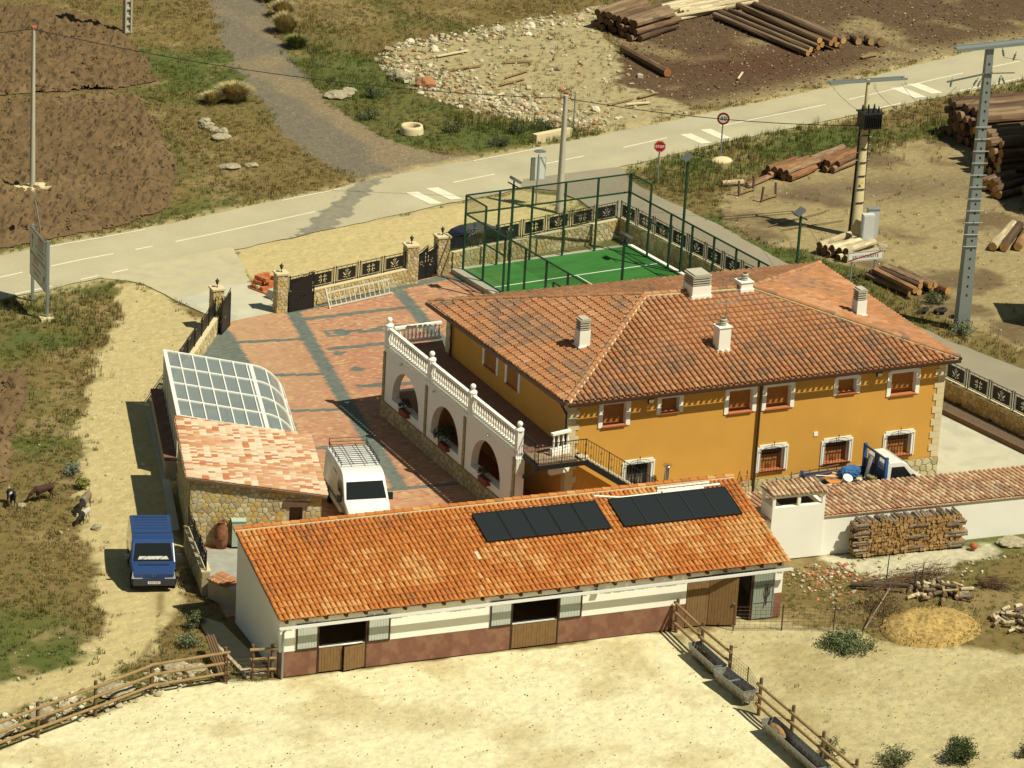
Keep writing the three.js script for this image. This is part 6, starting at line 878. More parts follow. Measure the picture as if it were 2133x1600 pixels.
{ const t = thing('meter_cabinet', 'tall pale grey electric cabinet beside the transformer pole', 'cabinet', [22.3, 0, 4.6], -0.35); obj('cabinet', box(-0.32, 0.5, -0.22, 0.32, 2.0, 0.22), std([0.55, 0.58, 0.56], 0.6), t); obj('plinth', box(-0.36, 0, -0.26, 0.36, 0.5, 0.26), M.mortar, t); obj('door', box(-0.28, 0.56, 0.222, 0.28, 1.94, 0.235), std([0.60, 0.62, 0.60], 0.55), t); }
{ const t = thing('meter_cabinet', 'shorter grey electric cabinet tucked behind the tall one', 'cabinet', [23.55, 0, 3.35], -0.35); obj('cabinet', box(-0.3, 0.2, -0.2, 0.3, 1.75, 0.2), std([0.50, 0.53, 0.51], 0.6), t); obj('roof', box(-0.33, 1.75, -0.23, 0.33, 1.81, 0.23), M.steel, t); }
// ---------------------------------------------------------------- logs
const bark = [[0.11, 0.064, 0.034], [0.15, 0.09, 0.047], [0.18, 0.12, 0.066], [0.08, 0.045, 0.025], [0.20, 0.135, 0.08]], rust = [[0.21, 0.10, 0.045], [0.26, 0.14, 0.065], [0.17, 0.085, 0.04], [0.24, 0.155, 0.088]], pale = [[0.50, 0.42, 0.27], [0.44, 0.36, 0.22], [0.55, 0.47, 0.31]], cutC = [[0.48, 0.27, 0.09], [0.54, 0.34, 0.14], [0.42, 0.21, 0.07]];
const logGeo = {};
function logG(tone, end, seg = 9, rough = 0.10) {                    // unit log along z, radius 1; a few shared variants of each tone
  const key = tone + '|' + end + '|' + Math.floor(rnd() * 3); if (logGeo[key]) return logGeo[key];
  const nz = 5, pos = [], col = [], R = []; for (let i = 0; i <= nz; i++) { const a = []; for (let k = 0; k < seg; k++) { const t = k / seg * Math.PI * 2, r = 1 + rr(-rough, rough); a.push([Math.cos(t) * r, Math.sin(t) * r, i / nz]); } R.push(a); }
  const f = (p, c) => { pos.push(...p); col.push(...c); }, q = (a, b, c, d, k) => { for (const p of [a, b, c, a, c, d]) f(p, k); };
  for (let i = 0; i < nz; i++) for (let k = 0; k < seg; k++) { const j = rr(0.72, 1.25); q(R[i][k], R[i][(k + 1) % seg], R[i + 1][(k + 1) % seg], R[i + 1][k], tone.map((c) => c * j)); }
  for (const i of [0, nz]) for (let k = 0; k < seg; k++) { const j = rr(0.85, 1.1), c = end.map((v) => v * j); f([0, 0, i / nz], c.map((v) => v * 0.8)); f(R[i][k], c); f(R[i][(k + 1) % seg], c); }
  const g = new THREE.BufferGeometry(); g.setAttribute('position', new THREE.Float32BufferAttribute(pos, 3)); g.setAttribute('color', new THREE.Float32BufferAttribute(col, 3)); g.computeVertexNormals(); g.setAttribute('uv', new THREE.Float32BufferAttribute(new Float32Array(pos.length / 3 * 2), 2));
  return (logGeo[key] = g);
}
function log(name, label, group, p, q, r, tone, end, o = {}) {
  const g = logG(tone, end), m = new THREE.Mesh(g, M.vcol), d = q.clone().sub(p), L = d.length(), z = d.normalize(), x = new THREE.Vector3().crossVectors(UP, z).normalize(), y = new THREE.Vector3().crossVectors(z, x);
  m.matrixAutoUpdate = true; m.applyMatrix4(new THREE.Matrix4().makeBasis(x, y, z).multiply(new THREE.Matrix4().makeRotationZ(rr(0, 6.28))).scale(V(r, r, L)).setPosition(p));
  if (o.mergeInto) { o.mergeInto.push(g.clone().applyMatrix4(m.matrix)); return; }
  m.name = numbered(name); m.castShadow = m.receiveShadow = true; scene.add(m); tag(m, label, 'log', group);
}
function pile(label, group, a, b, dir, len, r, rows, tones, ends, o = {}) {   // log ends laid out from a to b, stacked in rows
  const u = V(b[0] - a[0], 0, b[1] - a[1]), W = u.length(); u.normalize(); const d = V(dir[0], 0, dir[1]).normalize();
  for (let k = 0; k < rows; k++) { const n = Math.max(1, Math.floor(W / (2 * r)) - k * (o.slope ?? 1)); for (let i = 0; i < n; i++) { const rad = r * rr(0.75, 1.08), s = (i + 0.5) * 2 * r + k * r * (o.slope ?? 1), p = V(a[0], rad + k * r * 1.72, a[1]).addScaledVector(u, s).addScaledVector(d, rr(-0.3, 0.3) * (o.jit ?? 1)), q = p.clone().addScaledVector(d, len * rr(0.85, 1.08)).addScaledVector(u, rr(-0.25, 0.25) * (o.fan ?? 1)).add(V(0, o.rise ? rr(-0.05, 0.1) : 0, 0)); log('pine_log', label, group, p, q, rad, pick(tones), pick(ends)); } }
}
const darkEnd = [[0.12, 0.06, 0.03], [0.16, 0.08, 0.04], [0.22, 0.12, 0.055]];
pile('brown log with dark cut end in the far pile beside the rubble', 'logs of the far pile by the rubble', [32.7, -39.6], [33.3, -34.6], [1, -0.42], 4.6, 0.24, 3, bark, darkEnd);
pile('thin pale stripped pole in the heap behind the far log pile', 'pale poles behind the far pile', [37.5, -41.0], [39.5, -38.6], [1, -0.25], 7.0, 0.13, 2, pale, pale, { fan: 4, jit: 4 });
log('pine_log', 'single dark log with orange cut end lying alone on the bare ground', undefined, V(31.13, 0.25, -33.47), V(30.68, 0.26, -27.64), 0.26, bark[1], [0.42, 0.15, 0.05]);
for (let k = 0; k < 14; k++) { const s = k / 13, y = 0.22 + (k % 3) * 0.16 + (k > 4 && k < 11 ? 0.16 : 0); log('pine_log', 'long dark trunk in the fanned pile across the main road', 'long trunks across the road', V(41.7 + s * 4.2 + rr(-0.2, 0.2), y, -28.4 - s * 1.6 + rr(-0.5, 0.5)), V(41.5 + s * 3.8 + rr(-0.4, 0.4), y + 0.05, -37.6 - rr(0, 1.5)), rr(0.16, 0.24), pick(bark), pick(cutC)); }
for (const [x, z, l] of [[46.6, -29.6, 1.2], [47.3, -29.2, 1.0], [47.8, -28.8, 0.5]]) log('pine_log', ['longest', 'middle', 'shortest'][l > 1.1 ? 0 : l > 0.8 ? 1 : 2] + ' short stub beside the fanned trunks', 'log stubs beside the fanned trunks', V(x, 0.22, z), V(x + 0.4, 0.22, z - l), 0.22, bark[1], cutC[1]);
pile('brown log in the low pile by the verge, dark ends towards the court', 'logs by the verge', [24.5, -8.5], [25.9, -6.7], [1, -0.42], 3.1, 0.2, 2, rust, darkEnd);
pile('reddish log in the pile next to the transformer pole', 'reddish logs by the transformer pole', [28.0, -9.0], [28.9, -7.2], [1, -0.40], 3.6, 0.19, 2, rust, darkEnd, { slope: 0.5 });
pile('thin log lying in front of the low verge pile', 'thin logs before the verge pile', [22.6, -7.3], [22.9, -6.7], [1, -0.4], 2.8, 0.13, 1, rust, pale);
log('pine_log', 'short pale log lying behind the small wooden frames', undefined, V(21.3, 0.16, -7.7), V(22.6, 0.16, -7.5), 0.16, pale[1], pale[0]);
pile('pale peeled log at the foot of the electric cabinet', 'peeled logs by the cabinet', [19.2, 4.0], [20.3, 6.2], [1, -0.25], 2.6, 0.19, 2, pale, darkEnd);
pile('brown log in the small pile beside the town sign', 'logs beside the town sign', [21.6, 8.3], [19.4, 8.9], [0.08, 1], 3.3, 0.19, 2, bark.concat(rust), cutC, { jit: 2 });
for (const [a, b, n] of [[[28.7, 7.4], [32.3, 4.6], 'palest'], [[29.2, 7.7], [32.5, 4.9], 'darkest'], [[30.0, 7.9], [33.2, 5.0], 'orange']]) log('pine_log', n + ' of the three parallel logs beside the pylon', 'three logs beside the pylon', V(a[0], 0.24, a[1]), V(b[0], 0.24, b[1]), 0.24, n === 'palest' ? pale[1] : n === 'darkest' ? bark[3] : rust[1], cutC[0]);
pile('sawn log with orange end in the high stack behind the pylon', 'logs of the high stack behind the pylon', [38.2, -6.9], [36.8, -2.6], [1, 0.08], 3.0, 0.25, 5, bark, cutC, { slope: 0.6, fan: 0.6 });
pile('dark log at the foot of the high stack behind the pylon', 'logs at the foot of the high stack', [35.3, -2.2], [34.6, 0.4], [1, -0.3], 2.6, 0.22, 2, bark, cutC);
pile('dark log in the tall shaded stack at the photo edge', 'logs of the tall shaded stack', [39.8, -11.8], [39.2, -6.5], [1, 0.1], 7.0, 0.26, 5, bark, darkEnd, { slope: 0.5, fan: 0.4 });
pile('dark log in the near shaded stack at the photo edge', 'logs of the near shaded stack', [36.2, 0.6], [34.9, 4.4], [1, 0.0], 6.0, 0.25, 5, bark, darkEnd, { slope: 0.4, fan: 0.4 });
for (const [x, z, dx, dz, n] of [[21.27, -5.92, 1.2, -0.4, 'left'], [21.80, -4.51, 1.25, -0.42, 'right']]) { const t = thing('log_cradle', (n === 'left' ? 'low wooden cradle of stakes nearest the verge logs' : 'low wooden cradle of stakes nearest the lane'), 'cradle', [x, 0, z]); for (const s of [0, 1]) obj('stake', beam(V(dx * s, 0, dz * s), V(dx * s + rr(-0.1, 0.1), 0.85, dz * s), 0.10), M.post, t); obj('bar', beam(V(0, 0.12, 0), V(dx, 0.12, dz), 0.09), M.rail, t); }
// ---------------------------------------------------------------- firewood against the white wall
{
  const rest = [], P0 = V(-3.1, 0, 38.72), U = V(0.985, 0, 0.172).normalize(), N = V(-U.z, 0, U.x); let made = 0; const cells = [];
  let y = 0.05; for (let r = 0; y < 1.50; r++) { let x = 0.05 + rr(0, 0.1), hMax = 0; while (x < 5.0) { const rad = rr(0.045, 0.095); cells.push([x + rad, y + rad * 0.9, rad, r]); x += rad * 2.02; hMax = Math.max(hMax, rad); } y += 0.125; }
  const grey = [[0.18, 0.14, 0.095], [0.24, 0.19, 0.135], [0.14, 0.10, 0.065], [0.28, 0.22, 0.15]], ends = [[0.44, 0.25, 0.08], [0.38, 0.205, 0.065], [0.50, 0.31, 0.12], [0.30, 0.16, 0.055]];
  for (const [x, yy, rad, r] of cells) {
    const cross = (x < 0.62 && r % 3 !== 0) || (x > 4.5 && r % 4 < 2) || (Math.abs(x - 2.9) < 0.3 && r % 4 === 1); const o = made >= 250 ? { mergeInto: rest } : {};
    if (cross && x > 0.35 && x < 0.62) continue;
    if (cross) { for (const dz of [0.0, -0.22, -0.44]) { const q = P0.clone().addScaledVector(U, x - 0.28).addScaledVector(N, dz + rr(0.0, 0.05)).setY(yy); log('firewood_log', 'split firewood log in the tall stack against the white wall', 'firewood stacked against the white wall', q, q.clone().addScaledVector(U, 0.58), rad * 0.9, pick(grey), pick(ends), dz ? { mergeInto: rest } : o); } made++; continue; }
    const p = P0.clone().addScaledVector(U, x).addScaledVector(N, rr(0.0, 0.10)).setY(yy); log('firewood_log', 'split firewood log in the tall stack against the white wall', 'firewood stacked against the white wall', p, p.clone().addScaledVector(N, -0.62), rad, pick(grey), pick(ends), o); made++;
  }
  for (let k = 0; k < 60; k++) { const p = P0.clone().addScaledVector(U, rr(0.1, 4.95)).addScaledVector(N, rr(-0.1, 0.06)).setY(1.56 + rr(0, 0.08)), q = p.clone().addScaledVector(N, -0.58).addScaledVector(U, rr(-0.12, 0.12)).setY(p.y + rr(-0.03, 0.06)); log('firewood_log', 'split firewood log in the tall stack against the white wall', 'firewood stacked against the white wall', p, q, rr(0.04, 0.075), pick(grey), pick(ends), k > 40 ? { mergeInto: rest } : {}); }
  const m = obj('firewood', rest, M.vcol, null, { kind: 'stuff', keepUV: true }); tag(m, 'the smaller billets filling the firewood stack by the white wall', 'firewood');
  const heap = (label, group, cx, cz, sx, sz, n, h) => { for (let k = 0; k < n; k++) { const a = rr(0, 6.28), d = Math.sqrt(rnd()), x = cx + Math.cos(a) * d * sx, z = cz + Math.sin(a) * d * sz, yy = 0.07 + h * (1 - d) * rnd(), th = rr(0, 3.14), l = rr(0.3, 0.75), tl = rr(-0.25, 0.25); log('firewood_log', label, group, V(x, yy, z), V(x + Math.cos(th) * l, Math.max(0.07, yy + tl * l), z + Math.sin(th) * l), rr(0.05, 0.10), pick(grey.concat(pale)), pick(ends)); } };
  heap('billet in the loose heap below the tall firewood stack', 'billets of the upper loose heap', -1.9, 43.0, 1.15, 1.05, 46, 0.55); heap('billet in the loose heap at the right edge of the paddock', 'billets of the lower loose heap', -0.2, 46.9, 1.7, 1.35, 60, 0.5);
}
// ---------------------------------------------------------------- wooden rail fences, wire fence, troughs
const railFence = (label, posts, spans, h) => {
  const t = thing('rail_fence', label, 'fence', [posts[0][0], 0, posts[0][1]]), L = (p, y) => V(p[0] - posts[0][0], y, p[1] - posts[0][1]);
  for (const p of posts) obj('post', cyl(L(p, -0.1), L(p, h + 0.08), 0.075, 0.07, 9), M.post, t);
  for (const [i, j, ys] of spans) for (const y of ys || [0.38, 0.82, 1.24]) { const a = L(posts[i], y + rr(-0.02, 0.02)), b = L(posts[j], y + rr(-0.02, 0.02)), d = b.clone().sub(a).normalize(), n = V(-d.z, 0, d.x).multiplyScalar(0.075); obj('rail', cyl(a.addScaledVector(d, -0.14).add(n), b.addScaledVector(d, 0.14).add(n), 0.064, 0.058, 8), M.rail, t); }
  return t;
};
railFence('wooden post and rail fence bordering the sand arena beside the track', [[-47.2, 41.6], [-44.5, 40.8], [-41.7, 40.0], [-38.97, 39.22], [-36.22, 38.39], [-33.13, 38.55]], [[0, 1], [1, 2], [2, 3], [3, 4], [4, 5]], 1.36);
railFence('short piece of wooden rail fence against the stable corner', [[-32.05, 38.75], [-31.30, 38.95]], [[0, 1]], 1.36);
railFence('wooden rail fence running from the stable doors along the first trough', [[-14.34, 41.9], [-14.69, 44.27], [-14.93, 46.62]], [[0, 1], [1, 2, [0.36, 0.80, 1.22]]], 1.38);
railFence('wooden rail fence along the last trough in the near corner of the paddock', [[-15.64, 49.74], [-15.9, 52.3], [-16.16, 54.65], [-16.4, 57.1], [-16.6, 59.6]], [[0, 1], [1, 2], [2, 3], [3, 4]], 1.45);
{ const t = thing('rail_bundle', 'bundle of spare wooden rails leaning behind the arena fence', 'rails', [-33.3, 0, 38.3]); for (let k = 0; k < 4; k++) obj('rail', cyl(V(0.02 + k * 0.12, 0.06, 0.25), V(0.62 + k * 0.10, 0.75, -2.3), 0.055, 0.05, 8), M.post, t); }
const wireFence = (label, posts, h, gaugeY, gaugeX) => { const t = thing('wire_fence', label, 'fence', [posts[0][0], 0, posts[0][1]]), L = (p, y) => V(p[0] - posts[0][0], y, p[1] - posts[0][1]), rustM = std([0.10, 0.05, 0.03], 0.8); for (const p of posts) obj('stake', cyl(L(p, -0.1), L(p, h), 0.026, 0.026, 6), rustM, t); for (let i = 1; i < posts.length; i++) { const g = [], a = posts[i - 1], b = posts[i], len = Math.hypot(b[0] - a[0], b[1] - a[1]); for (let y = 0.06; y < h; y += gaugeY) g.push(cyl(L(a, y), L(b, y - 0.01), 0.008, 0.008, 4, true)); for (let d = gaugeX; d < len; d += gaugeX) { const k = d / len, p = [mix(a[0], b[0], k), mix(a[1], b[1], k)]; g.push(cyl(L(p, 0.05), L(p, h - 0.1), 0.006, 0.006, 4, true)); } obj('wire_mesh', g, rustM, t); } };
wireFence('rusty wire mesh fence from the stable doors across the paddock', [[-12.1, 42.75], [-10.26, 43.57], [-8.35, 44.53], [-6.22, 45.01]], 1.15, 0.16, 0.22);
wireFence('rusty wire gate between the two wooden fences at the second trough', [[-14.97, 46.75], [-15.1, 48.1], [-15.62, 49.65]], 1.2, 0.14, 0.2);
wireFence('rusty wire gate between the arena fence and the stable', [[-33.15, 38.75], [-32.15, 38.95], [-31.5, 39.05]], 1.1, 0.18, 0.5);
function trough(label, a, b, w, h, fill) {
  const d = V(b[0] - a[0], 0, b[1] - a[1]), L = d.length(), t = thing('feed_trough', label, 'trough', [a[0], 0, a[1]], -Math.atan2(d.z, d.x), 'metal feed troughs along the fence'), y0 = 0.16, top = y0 + h, zi = w * 0.30;
  const P = (x, y, z) => V(x, y, z), wallq = (p) => quad(...p), g = []; for (const k of [0, 0.018]) { const i = w / 2 - k, c = zi - k; g.push(wallq([P(k, y0 + k, -c), P(L - k, y0 + k, -c), P(L - k, top, -i), P(k, top, -i)]), wallq([P(L - k, y0 + k, c), P(k, y0 + k, c), P(k, top, i), P(L - k, top, i)]), wallq([P(k, y0 + k, c), P(k, y0 + k, -c), P(k, top, -i), P(k, top, i)]), wallq([P(L - k, y0 + k, -c), P(L - k, y0 + k, c), P(L - k, top, i), P(L - k, top, -i)]), wallq([P(k, y0 + k, -c), P(k, y0 + k, c), P(L - k, y0 + k, c), P(L - k, y0 + k, -c)])); }
  obj('basin', g, mottled([0.36, 0.37, 0.35], 0.2, 0.8, { seed: 88, rough: 0.55, metal: 0.3, c2: [0.22, 0.17, 0.13] }), t); obj('lining', [box(0.03, y0 + 0.03, -zi + 0.02, L - 0.03, y0 + 0.06, zi - 0.02)], mottled([0.15, 0.07, 0.04], 0.3, 0.6, { seed: 89 }), t);
  obj('rim', [beam(P(0, top, -w / 2), P(L, top, -w / 2), 0.03), beam(P(0, top, w / 2), P(L, top, w / 2), 0.03), beam(P(0, top, -w / 2), P(0, top, w / 2), 0.03), beam(P(L, top, -w / 2), P(L, top, w / 2), 0.03), ...(fill ? [] : [beam(P(L / 2, top - 0.03, -w / 2), P(L / 2, top - 0.03, w / 2), 0.05)])], M.steel, t);
  for (const x of [0.2, L - 0.2]) obj('leg', [box(x - 0.03, 0, -zi, x + 0.03, y0 + 0.02, -zi + 0.05), box(x - 0.03, 0, zi - 0.05, x + 0.03, y0 + 0.02, zi)], M.steel, t);
  if (fill === 'hay') { const hg = NI(new THREE.IcosahedronGeometry(0.4, 2)), p = hg.attributes.position; for (let i = 0; i < p.count; i++) { const k = 0.7 + 0.6 * fbm(p.getX(i) * 6, p.getY(i) * 6 + p.getZ(i) * 5, 3, 420); p.setXYZ(i, p.getX(i) * k * 1.6, p.getY(i) * k * 0.5, p.getZ(i) * k * 0.5); } hg.computeVertexNormals(); hg.translate(0.8, y0 + 0.25, 0); obj('hay', hg, mottled([0.30, 0.19, 0.08], 0.4, 0.4, { seed: 90 }), t); obj('board', box(1.3, y0 + 0.08, 0.0, 3.2, y0 + 0.12, 0.14), M.white, t); }
  if (fill === 'scraps') obj('scraps', [0, 1, 2, 3].map((k) => boxC(0.25, 0.04, 0.10, 0.4 + k * 0.1, y0 + 0.12 + k * 0.05, rr(-0.1, 0.1), k)), pick([M.white, M.post]), t);
}
trough('battered metal feed trough nearest the stable doors', [-14.98, 44.15], [-15.25, 46.45], 0.55, 0.42, 'scraps'); trough('metal feed trough with a cross bar in the middle of the fence gap', [-15.45, 46.72], [-15.55, 48.95], 0.62, 0.46, ''); trough('long metal feed trough holding hay at the lower photo edge', [-16.25, 51.2], [-16.75, 55.6], 0.62, 0.42, 'hay');
// ---------------------------------------------------------------- small things round the yard
{ const t = thing('clay_urn', 'large rust-brown clay urn in front of the shed wall', 'urn', [-27.42, 0, 26.85]); t.scale.set(0.8, 1, 0.8); obj('urn', lathe([[0, 0.02], [0.26, 0.0], [0.36, 0.35], [0.38, 0.62], [0.33, 0.95], [0.19, 1.12], [0.18, 1.20], [0.22, 1.22], [0.22, 1.25], [0.14, 1.25], [0.14, 1.1], [0, 1.1]], 18), mottled([0.17, 0.062, 0.028], 0.2, 1.2, { seed: 92, c2: [0.22, 0.095, 0.045] }), t); obj('band', lathe([[0.385, 0.50], [0.40, 0.52], [0.385, 0.55]], 18), M.post, t); }
{ const t = thing('utility_box', 'pale green metal cupboard beside the clay urn', 'cupboard', [-26.7, 0, 27.0], -0.38); obj('cupboard', box(-0.28, 0.12, -0.25, 0.28, 1.25, 0.25), std([0.36, 0.45, 0.38], 0.6), t); obj('lid', box(-0.31, 1.25, -0.28, 0.31, 1.29, 0.28), std([0.40, 0.50, 0.42], 0.55), t); obj('foot', box(-0.26, 0, -0.22, 0.26, 0.12, 0.22), M.black, t); }
{ const t = thing('ladder', 'aluminium ladder lying on its side against the stone wall', 'ladder', [-8.95, 0, 1.75], heading(0.985, -0.17)); const al = std([0.60, 0.58, 0.50], 0.5); obj('stile', [beam(V(0, 0.10, 0.25), V(4.1, 0.10, 0.25), 0.05, 0.07), beam(V(0.02, 0.75, 0.0), V(4.1, 0.75, 0.0), 0.05, 0.07)], al, t); for (let k = 0; k < 13; k++) obj('rung', beam(V(0.2 + k * 0.31, 0.10, 0.25), V(0.2 + k * 0.31, 0.75, 0), 0.035), al, t); obj('foot', [beam(V(0.0, 0.0, 0.38), V(0.0, 1.02, -0.08), 0.06)], al, t); }
{ const q = thing('brick_pallet', 'pallet of orange hollow bricks behind the gate pillar', 'bricks', [-10.3, 0, -1.9], 0.3); obj('pallet', [box(-0.8, 0.0, -0.6, 0.8, 0.10, 0.6)], M.sillTile, q); const br = std([0.48, 0.155, 0.055], 0.9); for (let l = 0; l < 3; l++) for (let i = 0; i < 5 - l; i++) for (let j = 0; j < 3; j++) { if (hash(i, j, l + 50) < 0.22 * l) continue; obj('brick', boxC(0.27, 0.20, 0.24, -0.6 + i * 0.29 + l * 0.1, 0.2 + l * 0.21, -0.32 + j * 0.3, rr(-0.15, 0.15)), hash(i, j, l) > 0.7 ? M.cream : br, q); } }
{ const t = thing('block_pallet', 'low stack of grey blocks against the gate pillar', 'blocks', [-10.75, 0, -0.5], 0.2); for (let k = 0; k < 4; k++) obj('block', boxC(0.5, 0.24, 0.45, (k % 2) * 0.48, 0.12 + Math.floor(k / 2) * 0.25, (k > 1 ? 0.1 : 0), rr(-0.1, 0.1)), k === 3 ? M.darkSteel : M.concrete, t); }
{ const t = thing('concrete_ring', 'white concrete well ring with rust-red inside beside the gravel track', 'well ring', [9.95, 0, -22.95]); obj('ring', lathe([[0.48, 0.12], [0.44, 0.45], [0.62, 0.47], [0.66, 0.30], [0.70, 0.0]], 22), M.cream, t); obj('inside', lathe([[0, 0.13], [0.475, 0.12]], 20), std([0.36, 0.14, 0.05], 0.9), t); }
const TA = V(-13.62, 0, 15.95), TU = V(-14.88 + 13.62, 0, 29.8 - 15.95).normalize(), TN = V(-TU.z, 0, TU.x);
['far', 'middle', 'near'].forEach((n, i) => {
  const d = [2.7, 7.0, 11.2][i], p = TA.clone().addScaledVector(TU, d).addScaledVector(TN, 0.10).setY(1.02), t = thing('flower_box', n === 'middle' ? 'red flower box with a dense leafy plant on the middle arch sill' : n === 'far' ? 'small red flower box on the sill of the arch nearest the road' : 'red flower box pair on the sill of the arch nearest the stable', 'flower box', [p.x, p.y, p.z], heading(TU.x, TU.z), 'flower boxes on the arch sills');
  obj('box', box(-0.42, 0, -0.12, 0.42, 0.24, 0.12), std([0.20, 0.05, 0.025], 0.8), t); const g = [], n2 = i === 1 ? 500 : 160, R = i === 1 ? 0.5 : 0.3; for (let k = 0; k < n2; k++) { const a = rr(0, 6.28), b = rr(-0.3, 1), q = V(Math.cos(a) * Math.sqrt(1 - b * b), b, Math.sin(a) * Math.sqrt(1 - b * b)).multiplyScalar(R * Math.cbrt(rnd())), lf = NI(new THREE.PlaneGeometry(0.05, 0.09)); lf.rotateX(rr(0, 3)); lf.rotateY(rr(0, 6)); lf.translate(q.x * 1.2, 0.3 + R * 0.7 + q.y, q.z); g.push(lf); } obj('plant', g, std(i === 1 ? [0.03, 0.06, 0.02] : [0.07, 0.06, 0.03], 0.9), t, { kind: 'stuff' });
});
{ const t = thing('flue_pipe', 'shiny steel flue pipe with cap standing before the ochre facade', 'flue', [-8.05, 0, 31.35]); obj('pipe', cyl(V(0, 0, 0), V(0, 2.3, 0), 0.12, 0.12, 14), M.chrome, t); obj('cap', lathe([[0.0, 2.46], [0.22, 2.38], [0.22, 2.34], [0.12, 2.34]], 14), M.chrome, t); }
{ const t = thing('stepladder', 'thin metal stepladder with yellow tray leaning by the house plinth', 'stepladder', [-4.0, 0, 31.45], -0.1); const al = std([0.42, 0.18, 0.08], 0.6); obj('rail', [beam(V(-0.3, 0, 0.25), V(-0.18, 1.5, 0), 0.035), beam(V(0.3, 0, 0.25), V(0.18, 1.5, 0), 0.035), beam(V(-0.3, 0, -0.35), V(-0.18, 1.5, -0.02), 0.03), beam(V(0.3, 0, -0.35), V(0.18, 1.5, -0.02), 0.03)], al, t); for (let k = 0; k < 4; k++) obj('step', boxC(0.5 - k * 0.05, 0.03, 0.1, 0, 0.3 + k * 0.33, 0.2 - k * 0.05), al, t); obj('tray', boxC(0.4, 0.16, 0.3, -0.25, 0.42, 0.3), std([0.62, 0.50, 0.03], 0.6), t); }
{ const t = thing('scaffold_rack', 'rusty steel ladder rack standing between the truck and the facade', 'rack', [-1.9, 0, 32.0], heading(0.994, 0.108)); const ru = std([0.20, 0.10, 0.06], 0.8); for (const z of [0, 0.55]) { obj('rail', [beam(V(0, 1.15, z), V(2.5, 1.35, z), 0.04), beam(V(-0.2, 0.92, z), V(2.6, 1.05, z), 0.04)], ru, t); } for (let k = 0; k < 6; k++) obj('upright', [beam(V(0.1 + k * 0.46, 0, 0.0), V(0.1 + k * 0.46, 1.3, 0), 0.035), beam(V(0.1 + k * 0.46, 1.0, 0.0), V(0.1 + k * 0.46, 1.05, 0.55), 0.03)], ru, t); obj('leg', [beam(V(0.1, 0, 0.55), V(0.1, 1.2, 0.55), 0.04), beam(V(1.0, 0, 0.55), V(1.0, 1.2, 0.55), 0.04)], ru, t); }
for (const [x, z, r, n, tilt] of [[19.9, 14.4, 0.34, 'tyre lying flat in the weeds next to the pylon', 1.35], [20.35, 15.3, 0.36, 'tyre standing in the weeds right at the pylon foot', 0.2], [19.1, 14.0, 0.3, 'half buried tyre in the weeds farthest from the pylon', 1.2]]) tag(obj('old_tyre', NI(new THREE.TorusGeometry(r * 0.75, r * 0.3, 8, 18)).rotateX(tilt).rotateY(0.6).translate(x, r * (tilt > 1 ? 0.35 : 0.9), z), M.rubber), n, 'tyre', 'old tyres by the pylon');
{ const t = thing('added_shade_block', 'unseen added timber barn beyond the right photo edge shading the log stacks', 'blocker', [42, 0, 1]); obj('wall', prism([[-0.9, -5.2], [-5.4, 4.6], [2, 8], [7, -2]], 0, 6.4), M.post, t); obj('roof', prism([[-1.2, -5.5], [-5.8, 4.7], [2, 8.4], [7.4, -2]], 6.4, 6.7), M.darkSteel, t); }  // unseen block, added out of frame so its shadow falls on the log stacks
{ const t = thing('added_shade_stack', 'unseen covered stack added for its shadow beyond the right photo edge behind the pylon', 'stack', [26.2, 0, 18.6], -0.5); const g = NI(new THREE.BoxGeometry(5, 3.4, 3, 12, 6, 6)), p = g.attributes.position; for (let i = 0; i < p.count; i++) p.setY(i, p.getY(i) + 0.5 * (fbm(p.getX(i) * 0.7 + 3, p.getZ(i) * 0.7, 2, 460) - 0.5)); g.translate(0, 1.7, 0); g.computeVertexNormals(); obj('tarpaulin', g, M.darkSteel, t); }  // unseen mass added to throw a shadow on the ground by the pylon
tag(obj('red_ball', NI(new THREE.SphereGeometry(0.17, 14, 10)).translate(2.3, 0.16, 40.05), std([0.40, 0.10, 0.04], 0.8)), 'faded red ball beside the end of the firewood stack', 'ball');
{ const t = thing('small_tile_roof', 'small patch of rounded clay tiles between the wall end and the stable', 'roof', [-29.75, 0, 31.75], 0.3); t.scale.setScalar(0.62); obj('wall', box(-0.5, 0, -1.0, 0.6, 1.35, 1.6), M.mortar, t); const dk = obj('deck', box(-0.6, 1.36, -1.1, 0.62, 1.40, 0.7), M.sillTile, t); for (let r = 0; r < 6; r++) for (let c = 0; c < 3; c++) { const m = new THREE.Mesh(tileGeo(0.24, 0.42, 0.10, 0.03), pick(houseTones).m); m.name = 'roof_tile'; m.castShadow = m.receiveShadow = true; m.applyMatrix4(new THREE.Matrix4().makeBasis(V(0, 0, 1), V(1, 0.12, 0).normalize(), V(-0.12, 1, 0).normalize()).setPosition(V(-0.62 + c * 0.42, 1.42 + c * 0.05, -0.9 + r * 0.27))); dk.add(m); } }
struct('concrete_ledge', prism([[-31.55, 32.6], [-30.9, 33.9], [-31.25, 38.9], [-32.3, 38.7], [-32.05, 35.4]], -0.2, 0.12), M.mortar);
struct('concrete_patch', prism([[-28.4, 26.6], [-26.0, 27.6], [-27.6, 32.6], [-30.2, 32.9]], -0.05, 0.045), mottled([0.30, 0.30, 0.26], 0.2, 2, { seed: 98 }));
struct('gutter_channel', prism([[-22.9, 11.1], [-23.35, 11.2], [-26.6, 19.6], [-28.6, 24.4], [-28.15, 24.4], [-26.15, 19.4]], -0.1, 0.05), M.concrete);
